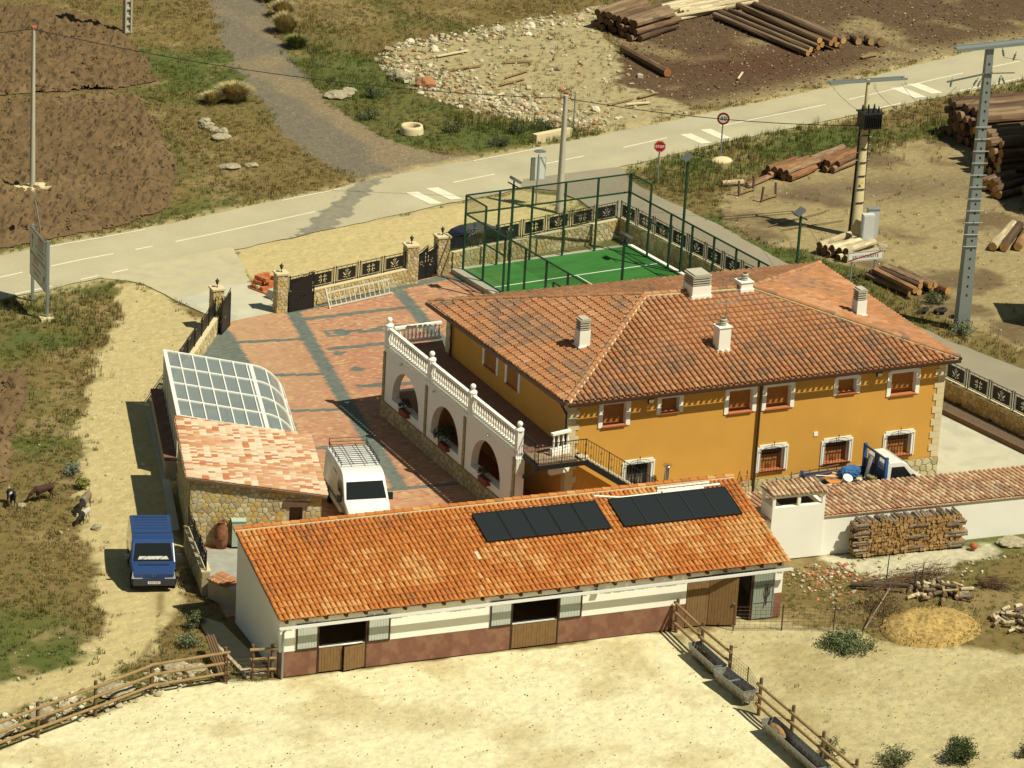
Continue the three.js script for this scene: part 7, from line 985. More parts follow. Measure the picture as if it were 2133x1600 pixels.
// planting bed along the lane wall
struct('planting_bed', prism([[12.05, 23.5], [11.25, 24.2], [11.2, 26.2], [11.6, 31.9], [12.4, 38], [13.0, 38], [12.5, 31], [12.2, 24.5]], 0.0, 0.20), mottled([0.11, 0.075, 0.045], 0.3, 2, { seed: 94, px: 256, cells: 16 }));
struct('bed_edging', prism([[11.22, 24.1], [11.08, 24.1], [11.04, 26.3], [11.44, 31.9], [12.24, 38], [12.38, 38], [11.58, 31.9], [11.19, 26.3]], 0.0, 0.26), M.post);
// ---------------------------------------------------------------- goats
function goat(label, x, z, turn, s, colour, headDown) {
  const J = (a, b, c) => V(a, b, c), bones = []; const B = (p, q, r0, r1) => bones.push([p, q, r0, r1]);
  B(J(-0.38, 0.58, 0), J(0.34, 0.56, 0), 0.155, 0.165); B(J(0.0, 0.50, 0), J(0.25, 0.47, 0), 0.13, 0.14);
  const hd = headDown ? J(0.78, 0.24, 0.04) : J(0.68, 0.88, 0); B(J(0.36, 0.62, 0), headDown ? J(0.66, 0.42, 0.02) : J(0.58, 0.84, 0), 0.12, 0.075); B(headDown ? J(0.66, 0.42, 0.02) : J(0.58, 0.86, 0), headDown ? J(0.84, 0.20, 0.05) : J(0.80, 0.80, 0), 0.075, 0.042);
  for (const d of [-1, 1]) { B(J(0.30, 0.48, d * 0.09), J(0.31, 0.26, d * 0.10), 0.06, 0.035); B(J(0.31, 0.26, d * 0.10), J(0.30, 0.02, d * 0.10), 0.032, 0.028); B(J(-0.36, 0.55, d * 0.09), J(-0.30, 0.34, d * 0.10), 0.085, 0.045); B(J(-0.30, 0.34, d * 0.10), J(-0.40, 0.22, d * 0.10), 0.042, 0.032); B(J(-0.40, 0.22, d * 0.10), J(-0.37, 0.02, d * 0.10), 0.03, 0.027); const eb = headDown ? J(0.67, 0.43, 0.02) : J(0.58, 0.90, 0); B(eb, eb.clone().add(J(-0.06, 0.0, d * 0.12)), 0.028, 0.018); B(eb, eb.clone().add(J(-0.10, 0.13, d * 0.04)), 0.018, 0.010); }
  B(J(-0.46, 0.66, 0), J(-0.58, 0.80, 0), 0.03, 0.02);
  const N = 64, mc = new MarchingCubes(N, new THREE.MeshBasicMaterial(), false, false, 60000), S = 1.05; mc.isolation = 0;
  mc.field.fill(-1);
  for (let k = 0; k < N; k++) { const pz = (k / N * 2 - 1) * S; if (Math.abs(pz) > 0.34) continue; for (let j = 0; j < N; j++) { const py = (j / N * 2 - 1) * S + 0.5; if (py < -0.05 || py > 1.15) continue; for (let i = 0; i < N; i++) {
    const px = (i / N * 2 - 1) * S; let d = 9;
    for (const [a, b, r0, r1] of bones) { const ax = b.x - a.x, ay = b.y - a.y, az = b.z - a.z, qx = px - a.x, qy = py - a.y, qz = pz - a.z, t = clamp((qx * ax + qy * ay + qz * az) / (ax * ax + ay * ay + az * az)), e = Math.hypot(qx - ax * t, qy - ay * t, qz - az * t) - mix(r0, r1, t), h = clamp(0.5 + 0.5 * (d - e) / 0.05); d = mix(d, e, h) - 0.05 * h * (1 - h); }
    mc.field[i + j * N + k * N * N] = -d; } } }
  mc.update(); const n = mc.count, g = new THREE.BufferGeometry(), P = new Float32Array(n * 3), Q = new Float32Array(n * 3), Cc = new Float32Array(n * 3);
  for (let i = 0; i < n; i++) { const a = mc.positionArray[3 * i] * S, b = mc.positionArray[3 * i + 1] * S + 0.5, c = mc.positionArray[3 * i + 2] * S; P.set([a * s, b * s, c * s], 3 * i); Q.set([mc.normalArray[3 * i], mc.normalArray[3 * i + 1], mc.normalArray[3 * i + 2]], 3 * i); const kk = 0.85 + 0.3 * vn(a * 14, b * 14 + c * 9, 430), cc = colour(a, b, c); Cc.set([cc[0] * kk, cc[1] * kk, cc[2] * kk], 3 * i); }
  g.setAttribute('position', new THREE.BufferAttribute(P, 3)); g.setAttribute('normal', new THREE.BufferAttribute(Q, 3)); g.setAttribute('color', new THREE.BufferAttribute(Cc, 3)); g.computeVertexNormals();
  const m = obj('goat', g, M.vcol, null, { keepUV: true }); m.position.set(x, 0, z); m.rotation.y = turn; tag(m, label, 'goat', 'goats grazing by the track');
}
goat('dark brown goat grazing in the rough grass', -32.0, 19.0, Math.PI * 0.92 + 0.35, 0.95, () => [0.055, 0.024, 0.014], true);
goat('black goat with white patches standing at the photo edge', -33.5, 18.95, -1.75, 0.85, (a) => (a > 0.05 && a < 0.3) || a < -0.4 ? [0.6, 0.56, 0.5] : [0.015, 0.014, 0.014], false);
goat('grey-brown goat with black head grazing at the edge of the track', -30.85, 20.75, -2.3, 1.0, (a) => a > 0.45 ? [0.018, 0.015, 0.014] : [0.20, 0.15, 0.10], true);
goat('small white goat with black head and forequarters on the track edge', -31.45, 21.95, -2.5, 0.78, (a) => a > 0.2 ? [0.018, 0.016, 0.015] : [0.45, 0.42, 0.36], true);
// ---------------------------------------------------------------- grass, weeds, stones
const builtUp = (x, z) => inPoly(Z.yard, x, z) || inPoly(Z.apron, x, z) || inPoly(Z.junction, x, z) || (x > -0.8 && x < 13 && z > -2.6 && z < 41) || (x > -15 && x < 12 && z > 16 && z < 38.4) || inPoly([[-31.6, 33.4], [-8.9, 37], [-9.2, 42.8], [-31.5, 39.5]], x, z) || inPoly([[-22.3, 10.6], [-16, 10], [-18, 20], [-22, 29], [-31, 34], [-32.4, 38.6], [-31.2, 38.9], [-29, 24], [-23.4, 11.2]], x, z) || inPoly([[10.2, -13], [12, -9], [11.5, 10], [12, 41], [24, 60], [19.6, 27], [17.8, 18], [17.1, 4], [17, -8], [18, -13]], x, z);
function cover(x, z) {                                              // [density 0..1, height factor, greenness]
  if (builtUp(x, z) || onRoad(x, z) > -0.15) return [0, 0, 0];
  const w = (fbm(x * 0.9, z * 0.9, 4, 60) - 0.5) * 1.6; let d = 0.35 + 0.9 * sst(0.35, 0.7, fbm(x * 0.45, z * 0.45, 3, 300)), h = 0.8 + 0.6 * fbm(x * 0.3, z * 0.3, 2, 303), g = greenness(x, z);
  for (const f of ['field1', 'field2', 'field3']) if (inside(f, x, z) + w * 0.4 > 0) return [0, 0, 0];
  if (inside('arena', x, z) + w * 0.5 > 0) return [0, 0, 0];
  { const k = inside('track', x, z) + w; if (k > 0) d *= sst(0.9, 0, k) * 0.25; }
  { const k = inside('gravel', x, z) + w * 0.8; if (k > 0) d *= sst(0.6, 0, k) * 0.3; }
  { const k = inside('strip', x, z) + w * 0.5; if (k > 0) { d = Math.exp(-((x - 11) ** 2 / 1.6 + (z + 6.2) ** 2 / 3)) * 0.8; } }
  { const k = inside('paddock', x, z) + w * 1.2; if (k > 0) d *= 0.02 * sst(4, 0, k); }
  { const k = inside('logTop', x, z) + w; if (k > 0) d *= 0.02; } { const k = inside('logR', x, z) + w; if (k > 0) d *= 0.03 + 0.4 * sst(0.8, 0, k); }
  { const k = inside('rubble', x, z) + w; if (k > 0) { d *= 0.20; g = clamp(g + 0.1); } } { const k = inside('white', x, z) + w; if (k > 0) d *= 0.1; }
  if (x > 18 && z < -7 && z > -20) { h *= 1.7; d *= 1.3; } if (x > 13 && x < 19 && z < -18.5 && z > -25) { h *= 2.0; d *= 1.4; g = clamp(g + 0.2); }
  if (x > 17 && x < 21 && z > 8 && z < 26) { h *= 1.5; d *= 1.2; }
  if (x < -17 && x > -24 && z > -5 && z < 8) h *= 1.5; if (x > 9 && x < 17 && z < -30 && z > -50) h *= 1.5;
  if (x > -10 && z > 38) { d *= 0.8; h *= 0.6; g = clamp(g + 0.15); }
  return [clamp(d), h, g];
}
function blades(n, h, spread, lean, w) { const pos = []; for (let k = 0; k < n; k++) { const a = rr(0, 6.28), d = spread * Math.sqrt(rnd()), x = Math.cos(a) * d, z = Math.sin(a) * d, hh = h * rr(0.55, 1.1), la = rr(0, 6.28), l = lean * rr(0.2, 1) * hh, ca = Math.cos(la + 1.57) * w, sa = Math.sin(la + 1.57) * w, mx = x + Math.cos(la) * l * 0.35, mz = z + Math.sin(la) * l * 0.35, tx = x + Math.cos(la) * l, tz = z + Math.sin(la) * l; pos.push(x - ca, 0, z - sa, x + ca, 0, z + sa, mx + ca * 0.8, hh * 0.6, mz + sa * 0.8, x - ca, 0, z - sa, mx + ca * 0.8, hh * 0.6, mz + sa * 0.8, mx - ca * 0.8, hh * 0.6, mz - sa * 0.8, mx - ca * 0.8, hh * 0.6, mz - sa * 0.8, mx + ca * 0.8, hh * 0.6, mz + sa * 0.8, tx, hh, tz); } const g = new THREE.BufferGeometry(); g.setAttribute('position', new THREE.Float32BufferAttribute(pos, 3)); g.computeVertexNormals(); return g; }
function leafy(n, r, h, s) { const pos = []; for (let k = 0; k < n; k++) { const a = rr(0, 6.28), d = r * Math.sqrt(rnd()), c = V(Math.cos(a) * d, h * rnd() * (1 - 0.5 * d / r), Math.sin(a) * d), u = V(rr(-1, 1), rr(-0.3, 0.8), rr(-1, 1)).normalize().multiplyScalar(s), v = V(rr(-1, 1), rr(-1, 1), rr(-1, 1)).cross(u).normalize().multiplyScalar(s * 0.45); const p = [c.clone().sub(v), c.clone().add(u), c.clone().add(v), c.clone().sub(u)]; for (const i of [0, 1, 2, 0, 2, 3]) pos.push(p[i].x, Math.max(0.005, p[i].y), p[i].z); } const g = new THREE.BufferGeometry(); g.setAttribute('position', new THREE.Float32BufferAttribute(pos, 3)); g.computeVertexNormals(); return g; }
const leafMat = new THREE.MeshPhysicalMaterial({ color: 0xffffff, roughness: 0.95, side: THREE.DoubleSide });
{
  const kinds = [[blades(9, 0.16, 0.11, 0.7, 0.010), []], [blades(8, 0.26, 0.09, 0.5, 0.009), []], [leafy(12, 0.10, 0.09, 0.035), []], [leafy(16, 0.16, 0.16, 0.045), []]];
  const gcol = (g, big) => { const t = clamp(g + rr(-0.3, 0.3)); let c = mix3(pick([[0.22, 0.158, 0.05], [0.165, 0.115, 0.036], [0.26, 0.20, 0.075]]), pick([[0.10, 0.118, 0.018], [0.13, 0.145, 0.024], [0.07, 0.088, 0.014]]), sst(0.28, 0.62, t)); const k = rr(0.75, 1.25); return c.map((v) => v * k); };
  for (let n = 0; n < 175000; n++) {
    const a = rr(A0 + 3, A1 - 2), b = rr(B0 + 2, B1 - 2), x = a * GA[0] + b * GBv[0], z = a * GA[1] + b * GBv[1], lim = 15.5 + (60 - b) * 0.175; if (a < -lim - 1 || a > lim + 8) continue;
    const [d, h, g] = cover(x, z); if (rnd() > d) continue;
    const k = rnd() < 0.62 ? (rnd() < 0.72 ? 0 : 1) : (rnd() < 0.8 ? 2 : 3); kinds[k][1].push([x, z, h * rr(0.6, 1.25), k > 1 ? clamp(g + 0.22) : g]);
  }
  const M4 = new THREE.Matrix4(), Q = new THREE.Quaternion(), col = new THREE.Color();
  kinds.forEach(([g, list], i) => {
    const im = new THREE.InstancedMesh(g, leafMat, list.length); im.name = ['grass', 'tall_grass', 'ground_weeds', 'leafy_weeds'][i]; im.userData = { kind: 'stuff', label: ['short tufts of dry and green grass over the meadow', 'taller grass tufts along verges and banks', 'low leafy weeds scattered through the grass', 'larger leafy weeds growing in clumps'][i], category: i < 2 ? 'grass' : 'weeds' }; im.castShadow = im.receiveShadow = true;
    list.forEach(([x, z, h, gr], k) => { M4.compose(V(x, -0.03, z), Q.setFromAxisAngle(UP, rnd() * 6.28), V(rr(0.8, 1.3), h, rr(0.8, 1.3))); im.setMatrixAt(k, M4); const c = gcol(gr); im.setColorAt(k, col.setRGB(...c)); }); scene.add(im);
  });
}
function bush(name, label, cat, x, z, r, h, n, cols, stems = 12, group) {
  const t = thing(name, label, cat, [x, 0, z], 0, group), pos = [], cc = []; const tips = [];
  const g = []; for (let k = 0; k < stems; k++) { const a = rr(0, 6.28), d = rr(0.3, 1), tip = V(Math.cos(a) * r * d, h * rr(0.6, 1.05) * (1.1 - 0.5 * d), Math.sin(a) * r * d); tips.push(tip); g.push(cyl(V(Math.cos(a) * 0.05, -0.03, Math.sin(a) * 0.05), tip, 0.014, 0.006, 4)); } obj('stem', g, M.post, t);
  for (let k = 0; k < n; k++) { const tp = pick(tips), s = Math.sqrt(rr(0.05, 1)), c = tp.clone().multiplyScalar(s).add(V(rr(-1, 1), rr(-1, 1), rr(-1, 1)).multiplyScalar(0.22 * r)); if (c.y < 0.02) c.y = 0.02; const L = rr(0.035, 0.07) * Math.max(1, r), u = V(rr(-1, 1), rr(-0.4, 1), rr(-1, 1)).normalize().multiplyScalar(L), v = V(rr(-1, 1), rr(-1, 1), rr(-1, 1)).cross(u).normalize().multiplyScalar(L * 0.4), p = [c.clone().sub(v), c.clone().add(u), c.clone().add(v), c.clone().sub(u)], q = pick(cols), kk = rr(0.8, 1.2); for (const i of [0, 1, 2, 0, 2, 3]) { pos.push(p[i].x, p[i].y, p[i].z); cc.push(q[0] * kk, q[1] * kk, q[2] * kk); } }
  const lg = new THREE.BufferGeometry(); lg.setAttribute('position', new THREE.Float32BufferAttribute(pos, 3)); lg.setAttribute('color', new THREE.Float32BufferAttribute(cc, 3)); lg.computeVertexNormals(); obj('foliage', lg, M.vcol, t, { keepUV: true, kind: 'stuff' });
}
const gr1 = [[0.045, 0.075, 0.02], [0.07, 0.10, 0.025], [0.03, 0.055, 0.018]], gr2 = [[0.10, 0.12, 0.05], [0.13, 0.14, 0.06], [0.07, 0.09, 0.04]], gr3 = [[0.16, 0.19, 0.10], [0.10, 0.13, 0.06], [0.20, 0.22, 0.13]];
bush('bush', 'round dark green bush at the lower photo edge', 'bush', -10.9, 56.3, 0.85, 1.0, 2600, gr1, 26); bush('bush', 'sparse open bush left of the round dark green one', 'bush', -13.4, 55.6, 0.75, 0.75, 1300, gr2, 22); bush('bush', 'scraggly bush growing through the last rail fence', 'bush', -15.35, 54.1, 0.55, 0.9, 700, gr2, 16); bush('bush', 'small twiggy bush in the lower corner of the paddock', 'bush', -8.3, 57.2, 0.5, 0.7, 500, gr2, 14);
bush('bush', 'yellow-green rounded bush beside the goats', 'bush', -29.95, 18.45, 0.42, 0.5, 900, [[0.26, 0.25, 0.05], [0.20, 0.22, 0.05]], 16); bush('bush', 'blue-green spiky plant at the track edge above the goats', 'bush', -29.75, 16.9, 0.5, 0.6, 500, [[0.12, 0.16, 0.11], [0.16, 0.20, 0.15]], 18);
bush('bush', 'grey-green weed clump at the foot of the pylon', 'bush', 18.9, 17.5, 0.8, 0.7, 1100, gr3, 18); bush('bush', 'leafy weed clump beside the old tyres', 'bush', 20.5, 13.2, 0.7, 0.7, 900, gr1, 18); bush('bush', 'dark weed bush in the shade below the wall end by the track', 'bush', -32.0, 33.6, 0.5, 0.8, 900, gr2, 16); bush('bush', 'pale green weed bush behind the arena fence end', 'bush', -32.9, 35.0, 0.55, 0.6, 700, gr3, 16);
[[8.9, -26.3, 'nearest the well ring'], [12.2, -22.2, 'beyond the well ring'], [13.4, -19.0, 'nearest the bridge parapet'], [15.6, -20.6, 'behind the bridge parapet'], [17.4, -20.8, 'at the foot of the rubble'], [11.5, -30.2, 'beside the gravel track bend']].forEach(([x, z, w]) => bush('bush', 'green leafy weed bush ' + w, 'bush', x, z, 0.75, 0.7, 900, gr1.concat(gr2), 16, 'weed bushes below the rubble'));
[[12.2, 26.0], [12.45, 28.2], [12.7, 29.8]].forEach(([x, z], i) => bush('bed_plant', ['first', 'second', 'third'][i] + ' small plant in the dark bed counted from the house', 'plant', x, z, 0.28, 0.35, 160, gr1, 8, 'plants in the bed along the lane wall'));
function tussock(label, x, z, r, h, n, cols) { const pos = [], cc = []; for (let k = 0; k < n; k++) { const a = rr(0, 6.28), e = Math.sqrt(rr(0.02, 1)), hh = h * rr(0.7, 1.1), tx = Math.cos(a) * r * e, tz = Math.sin(a) * r * e, px = Math.cos(a + 1.57) * 0.016, pz = Math.sin(a + 1.57) * 0.016, bx = tx * 0.35, bz = tz * 0.35, mx = tx * 0.62, mz = tz * 0.62, ty = hh * (1.05 - 0.45 * e), c = pick(cols), kk = rr(0.75, 1.25); const tri = [[bx - px, 0, bz - pz], [bx + px, 0, bz + pz], [mx + px, ty * 0.75, mz + pz], [bx - px, 0, bz - pz], [mx + px, ty * 0.75, mz + pz], [mx - px, ty * 0.75, mz - pz], [mx - px, ty * 0.75, mz - pz], [mx + px, ty * 0.75, mz + pz], [tx, ty, tz]]; for (const p of tri) { pos.push(...p); cc.push(c[0] * kk, c[1] * kk, c[2] * kk); } } const g = new THREE.BufferGeometry(); g.setAttribute('position', new THREE.Float32BufferAttribute(pos, 3)); g.setAttribute('color', new THREE.Float32BufferAttribute(cc, 3)); g.computeVertexNormals(); const m = obj('grass_tussock', g, M.vcol, null, { keepUV: true }); m.position.set(x, 0, z); tag(m, label, 'tussock', 'big dry grass tussocks along the gravel track'); }
const strawC = [[0.46, 0.37, 0.17], [0.40, 0.31, 0.13], [0.30, 0.26, 0.10], [0.52, 0.43, 0.22]];
tussock('big dry straw-coloured tussock left of the gravel track bend', 3.4, -32.6, 1.5, 1.2, 1500, strawC); tussock('smaller dry tussock just left of the big one at the track bend', 1.9, -32.5, 1.0, 0.8, 600, strawC); tussock('tallest straw tussock on the far bank of the gravel track', 13.2, -44.8, 1.2, 1.5, 1100, strawC); tussock('straw tussock near the top of the far track bank', 14.8, -48.2, 1.1, 1.3, 900, strawC); tussock('greenish tussock at the photo top beside the gravel track', 15.9, -51.8, 1.0, 1.2, 700, strawC.concat([[0.12, 0.14, 0.04]])); tussock('dark green tussock below the straw ones on the track bank', 12.3, -41.6, 1.1, 0.9, 800, [[0.12, 0.14, 0.04], [0.20, 0.19, 0.06]]);
// stones and rubble
function rock(r, s = 1) { const g = new THREE.IcosahedronGeometry(r, r > 0.3 ? 3 : 1), p = g.attributes.position, o = rr(0, 99); for (let i = 0; i < p.count; i++) { const v = V(p.getX(i), p.getY(i), p.getZ(i)), k = 0.66 + 0.55 * vn(v.x / r * 1.4 + o, v.y / r * 1.4 + v.z / r * 1.1, 440) + 0.32 * (fbm(v.x / r * 3 + o, v.y / r * 3 - v.z / r * 2.6, 3, 444) - 0.5); p.setXYZ(i, v.x * k * 1.2, v.y * k * 0.7, v.z * k); } g.computeVertexNormals(); return NI(g); }
{
  const shapes = [rock(0.5), rock(0.5), NI(new THREE.BoxGeometry(0.9, 0.35, 0.6)), rock(0.5)], lists = [[], [], [], []];
  const put = (x, z, s, c) => lists[Math.floor(rnd() * 4)].push([x, z, s, c]);
  const pc = [[0.48, 0.43, 0.30], [0.40, 0.35, 0.23], [0.56, 0.52, 0.39], [0.32, 0.265, 0.16], [0.44, 0.385, 0.265]], br = [0.34, 0.13, 0.055];
  for (let n = 0; n < 9000; n++) { const x = rr(13, 40), z = rr(-44, -18), k = inside('rubble', x, z); if (k < -0.6) continue; const edge = Math.exp(-((x - 16.5) ** 2 / 7 + (z + 32) ** 2 / 30)) + Math.exp(-((x - 18) ** 2 / 8 + (z + 25) ** 2 / 14)) + 0.7 * Math.exp(-(((z + 40.2) + (x - 24) * 0.14) ** 2 / 1.6)) + 0.8 * Math.exp(-((x - 20) ** 2 / 3 + (z + 20.8) ** 2 / 2)); if (rnd() > edge * 0.85 + 0.05) continue; put(x, z, Math.min(0.8, rr(0.10, 0.30) * (rnd() < 0.08 ? 2.2 : 1)), rnd() < 0.07 ? br : pick(pc)); }
  for (let n = 0; n < 2600; n++) { const x = rr(-7.5, 4), z = rr(38, 45); if (builtUp(x, z)) continue; const d = Math.exp(-((x + 5) ** 2 / 3 + (z - 39.6) ** 2 / 1.5)) + 0.25 * Math.exp(-((x + 6) ** 2 / 4 + (z - 41.5) ** 2 / 3)) + 0.3 * Math.exp(-((x - 1) ** 2 / 9 + (z - 40.6) ** 2 / 1)); if (rnd() > d) continue; put(x, z, rr(0.05, 0.18), rnd() < 0.4 && x < -3 ? [0.44, 0.17, 0.08] : pick(pc)); }
  for (let n = 0; n < 2200; n++) { const t = rnd(), x = mix(-18, -45, t) + rr(-6, 6), z = mix(2, 38, t) + rr(-6, 6), k = inside('track', x, z); if (k < -2.5 || builtUp(x, z) || rnd() > 0.5) continue; put(x, z, rr(0.02, 0.07) * (rnd() < 0.03 ? 3 : 1), pick(pc)); }
  for (let n = 0; n < 900; n++) { const x = rr(28, 60), z = rr(-42, -19); if (inside('logTop', x, z) < 0) continue; put(x, z, rr(0.04, 0.12), pick([[0.40, 0.29, 0.14], [0.5, 0.4, 0.22], [0.25, 0.15, 0.07]])); }
  for (let n = 0; n < 500; n++) { const x = rr(18, 45), z = rr(-10, 22); if (inside('logR', x, z) < 0) continue; put(x, z, rr(0.03, 0.10), pick(pc)); }
  for (let n = 0; n < 260; n++) { const t = rnd(); put(mix(-44, -34, t) + rr(-1, 1), mix(40.2, 38.4, t) - rr(0.2, 2.2), rr(0.08, 0.3), pick(pc)); }
  for (let n = 0; n < 2600; n++) { const x = rr(-46, 2), z = rr(39, 62); if (inside('arena', x, z) < 0.2 && inside('paddock', x, z) < 0.2) continue; put(x, z, rr(0.02, 0.06), pick([[0.30, 0.24, 0.13], [0.20, 0.15, 0.08], [0.5, 0.45, 0.3], [0.12, 0.09, 0.05]])); }
  for (let n = 0; n < 2500; n++) { const x = rr(28, 62), z = rr(-44, -19); if (inside('logTop', x, z) < 0) continue; put(x, z, rr(0.05, 0.16), pick([[0.20, 0.115, 0.05], [0.10, 0.055, 0.025], [0.28, 0.19, 0.10], [0.05, 0.03, 0.015]])); }
  const M4 = new THREE.Matrix4(), e = new THREE.Euler(), Q = new THREE.Quaternion(), col = new THREE.Color();
  lists.forEach((list, i) => { const im = new THREE.InstancedMesh(shapes[i], std([1, 1, 1], 0.95), list.length); im.name = numbered('rubble'); im.userData = { kind: 'stuff', label: 'loose stones, broken masonry and gravel lying about, shape ' + ['rounded', 'angular', 'blocky', 'flat'][i], category: 'rubble' }; im.castShadow = im.receiveShadow = true; list.forEach(([x, z, s, c], k) => { M4.compose(V(x, s * 0.12 - 0.03, z), Q.setFromEuler(e.set(rr(-0.4, 0.4), rr(0, 6.28), rr(-0.4, 0.4))), V(s, s, s)); im.setMatrixAt(k, M4); const j = rr(0.8, 1.15); im.setColorAt(k, col.setRGB(c[0] * j, c[1] * j, c[2] * j)); }); scene.add(im); });
}
const rockM = mottled([0.36, 0.315, 0.205], 0.3, 0.7, { seed: 99, c2: [0.27, 0.24, 0.165], cells: 8 });
const boulder = (label, x, z, r, m, sy = 1) => { m = m && m !== M.cream && m !== M.mortar ? m : rockM; r *= 0.85; const g = rock(r); g.scale(1, sy, 1); g.translate(x, r * 0.28 * sy, z); tag(obj('boulder', g, m), label, 'boulder'); };
boulder('topmost pale boulder in the row beside the ploughed field', -0.4, -29.0, 0.38); boulder('second pale boulder in the row beside the ploughed field', -0.7, -28.1, 0.45); boulder('third pale boulder in the row beside the ploughed field', -0.6, -27.4, 0.34); boulder('fourth pale boulder in the row beside the ploughed field', -0.4, -26.7, 0.40); boulder('lowest wide boulder in the row beside the ploughed field', -0.9, -25.9, 0.55, M.mortar, 0.6);
boulder('flat pale stone slab in the grass above the main road', -2.9, -20.8, 0.6, M.cream, 0.4); boulder('white stone just right of the flat slab above the road', -1.6, -20.6, 0.4, M.cream, 0.5);
boulder('large pale boulder at the corner of the rubble heap', 14.9, -33.0, 0.75); boulder('orange tinted boulder beside the rubble heap corner', 15.6, -31.2, 0.65, std([0.34, 0.15, 0.07], 0.9)); boulder('large flat slab beside the gravel track', 9.6, -31.1, 0.9, M.cream, 0.45); boulder('pale block behind the slab beside the gravel track', 10.6, -31.6, 0.5, M.mortar, 0.7);
boulder('white boulder at the foot of the transformer pole', 22.3, 3.2, 0.45); boulder('white boulder beside the tall electric cabinet', 23.1, 4.9, 0.4); boulder('pale boulder leaning on the arena fence at the photo edge', -43.0, 39.2, 0.65, M.mortar, 1.0); boulder('tall pale boulder beside the second arena fence post', -40.9, 38.7, 0.6, M.mortar, 1.0); boulder('flat wide boulder between the second and third arena fence posts', -37.4, 37.7, 0.7, M.mortar, 0.5); boulder('white boulder behind the last arena fence post', -33.7, 37.2, 0.45, M.cream, 0.7); boulder('pale flat boulder in the weeds behind the arena fence end', -34.4, 36.7, 0.5, M.cream, 0.5); boulder('small pale stone in the grass left of the track by the goats', -31.3, 22.8, 0.25, M.cream); boulder('pale stone between the goats at the photo edge', -33.2, 19.3, 0.2, M.cream); boulder('pale rock right of the firewood stack by the white wall', 4.2, 40.2, 0.7, M.cream, 0.4);
// planks and sticks lying in the rubble yard
[[19.5, -33.5, 3.0, 0.1], [22.0, -31.2, 2.4, 0.4], [23.5, -33.6, 2.0, -0.2], [20.8, -29.8, 2.2, 0.3], [26.5, -34.0, 1.8, 0.9], [24.8, -23.8, 2.2, 0.25], [25.6, -23.1, 1.6, -0.1], [20.6, -36.6, 2.6, 0.2], [27.2, -24.4, 1.8, 0.3], [18.4, -27.5, 1.6, 0.5], [35, -26, 1.6, 0.8], [45.5, -26.9, 1.5, 0.2]].forEach(([x, z, l, a]) => tag(obj('plank', boxC(l, 0.06, rr(0.10, 0.22), x, 0.10, z, a), pick([M.cream, M.rail])), 'weathered plank or pole lying loose on the rubble yard', 'plank', 'planks lying on the rubble yard'));
for (const [x, z, l, a, n] of [[19.6, -0.6, 4.6, 0.15, 'upper'], [19.9, 0.2, 4.2, -0.05, 'lower']]) tag(obj('thin_pole', cyl(V(x, 0.05, z), V(x + l * Math.cos(a), 0.05, z - l * Math.sin(a) - 0.3), 0.03, 0.025, 6), M.post), n + ' of the two thin dark poles lying on bare ground by the lane', 'pole');
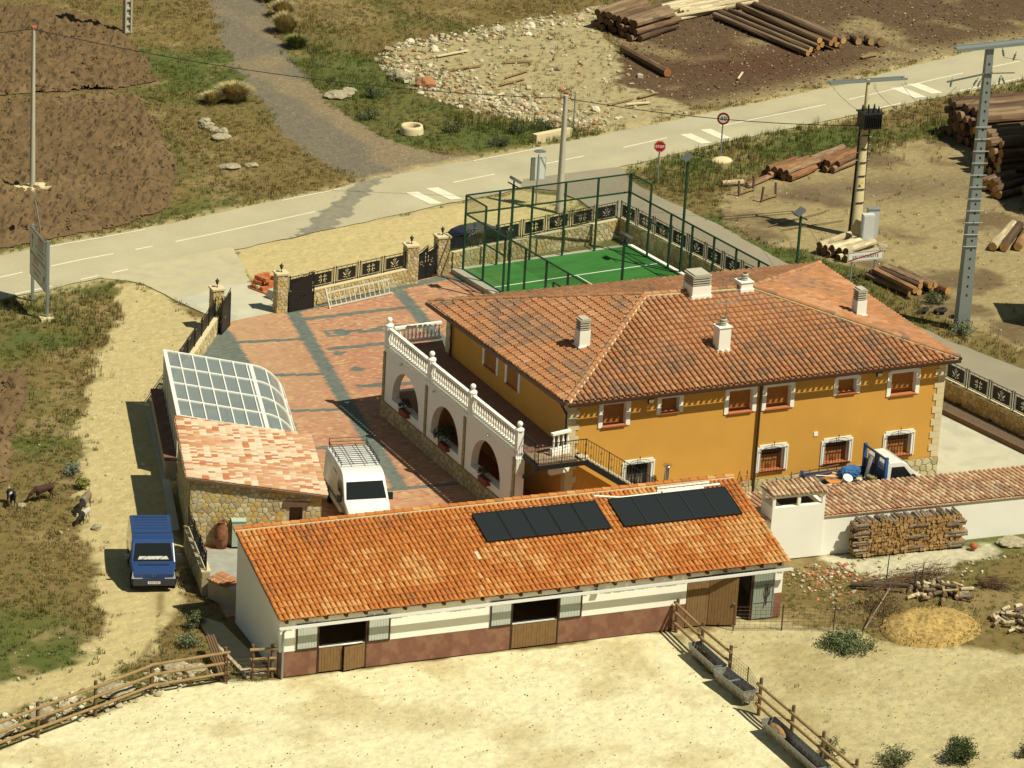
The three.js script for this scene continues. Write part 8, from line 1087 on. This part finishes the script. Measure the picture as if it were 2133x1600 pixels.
// cut branches, straw heap and brushwood in the paddock
bush('cut_branches', 'flat heap of leafy cut branches on the paddock sand', 'branches', -8.75, 45.95, 1.25, 0.32, 2600, [[0.10, 0.13, 0.05], [0.16, 0.19, 0.09], [0.06, 0.085, 0.03]], 26);
{ const nx = 60, g = new THREE.PlaneGeometry(4.6, 3.6, nx, 48), p = g.attributes.position; g.rotateX(-Math.PI / 2); for (let i = 0; i < p.count; i++) { const x = p.getX(i), z = p.getZ(i), e = Math.max(0, 1 - (x / 2.3) ** 2 - (z / 1.8) ** 2); p.setY(i, -0.22 + 0.75 * Math.sqrt(e) * (0.6 + 0.7 * fbm(x * 1.2 + 5, z * 1.2, 3, 450)) + 0.08 * fbm(x * 6, z * 6, 2, 453)); } g.computeVertexNormals(); g.translate(-4.5, 0, 46.0); const t = thing('straw_heap', 'low golden heap of straw and dung in the paddock', 'straw heap'); obj('mound', NI(g), mottled([0.40, 0.28, 0.09], 0.35, 1.5, { seed: 97, px: 256, cells: 16, c2: [0.26, 0.165, 0.06] }), t); const st = []; for (let k = 0; k < 1500; k++) { const a = rr(0, 6.28), d = Math.sqrt(rnd()), x = -4.5 + Math.cos(a) * d * 2.2, z = 46 + Math.sin(a) * d * 1.7, y = 0.30 * Math.sqrt(1 - d * d) + rr(0.0, 0.1), th = rr(0, 6.28), l = rr(0.1, 0.28); st.push(quad(V(x, y, z), V(x + 0.012, y, z + 0.012), V(x + Math.cos(th) * l + 0.012, y + rr(-0.04, 0.08), z + Math.sin(th) * l), V(x + Math.cos(th) * l, y + rr(-0.04, 0.08), z + Math.sin(th) * l))); } obj('straw', st, std([0.48, 0.35, 0.13], 0.9), t, { kind: 'stuff' }); }
function brush(label, cx, cz, sx, sz, h, n, ang) { const t = thing('brushwood_heap', label, 'brushwood', [cx, 0, cz]), g = []; for (let k = 0; k < n; k++) { const x = rr(-sx, sx), z = rr(-sz, sz), y = rr(0.03, h), a = ang + rr(-0.7, 0.7), l = rr(0.5, 1.5); g.push(cyl(V(x, y, z), V(x + Math.cos(a) * l, Math.max(0.02, y + rr(-0.15, 0.25)), z + Math.sin(a) * l), rr(0.008, 0.02), 0.005, 4, true)); } obj('twigs', g, M.post, t, { kind: 'stuff' }); }
brush('tangle of dry twigs below the firewood stack', -3.2, 41.6, 1.6, 0.6, 0.35, 160, 0.2); brush('dry branches lying over the upper firewood heap', -1.6, 42.0, 0.7, 0.4, 0.6, 70, -0.3); brush('small dark bundle of twigs in the paddock grass', 0.3, 43.4, 0.3, 0.25, 0.3, 70, 0.8); brush('tangle of brush at the end of the wire fence', -5.2, 44.0, 0.7, 0.9, 0.8, 110, -0.9);
for (const [x, z, h, n] of [[-3.3, 41.3, 1.25, 'thin iron stake standing in front of the firewood stack'], [-2.95, 42.75, 0.95, 'thin iron stake standing at the upper firewood heap']]) tag(obj('iron_stake', cyl(V(x, 0, z), V(x + 0.05, h, z), 0.025, 0.02, 6), M.iron), n, 'stake');
log('old_beam', 'dark charred beam slanting in front of the upper firewood heap', undefined, V(-5.1, 0.15, 41.2), V(-3.2, 0.35, 42.7), 0.12, [0.07, 0.045, 0.03], [0.1, 0.06, 0.04]);
log('leaning_branch', 'forked grey branch leaning at the wire fence end', undefined, V(-7.2, 0.1, 45.1), V(-4.9, 0.9, 43.6), 0.03, [0.25, 0.2, 0.14], [0.3, 0.2, 0.1]);
renderer.render(scene, camera);
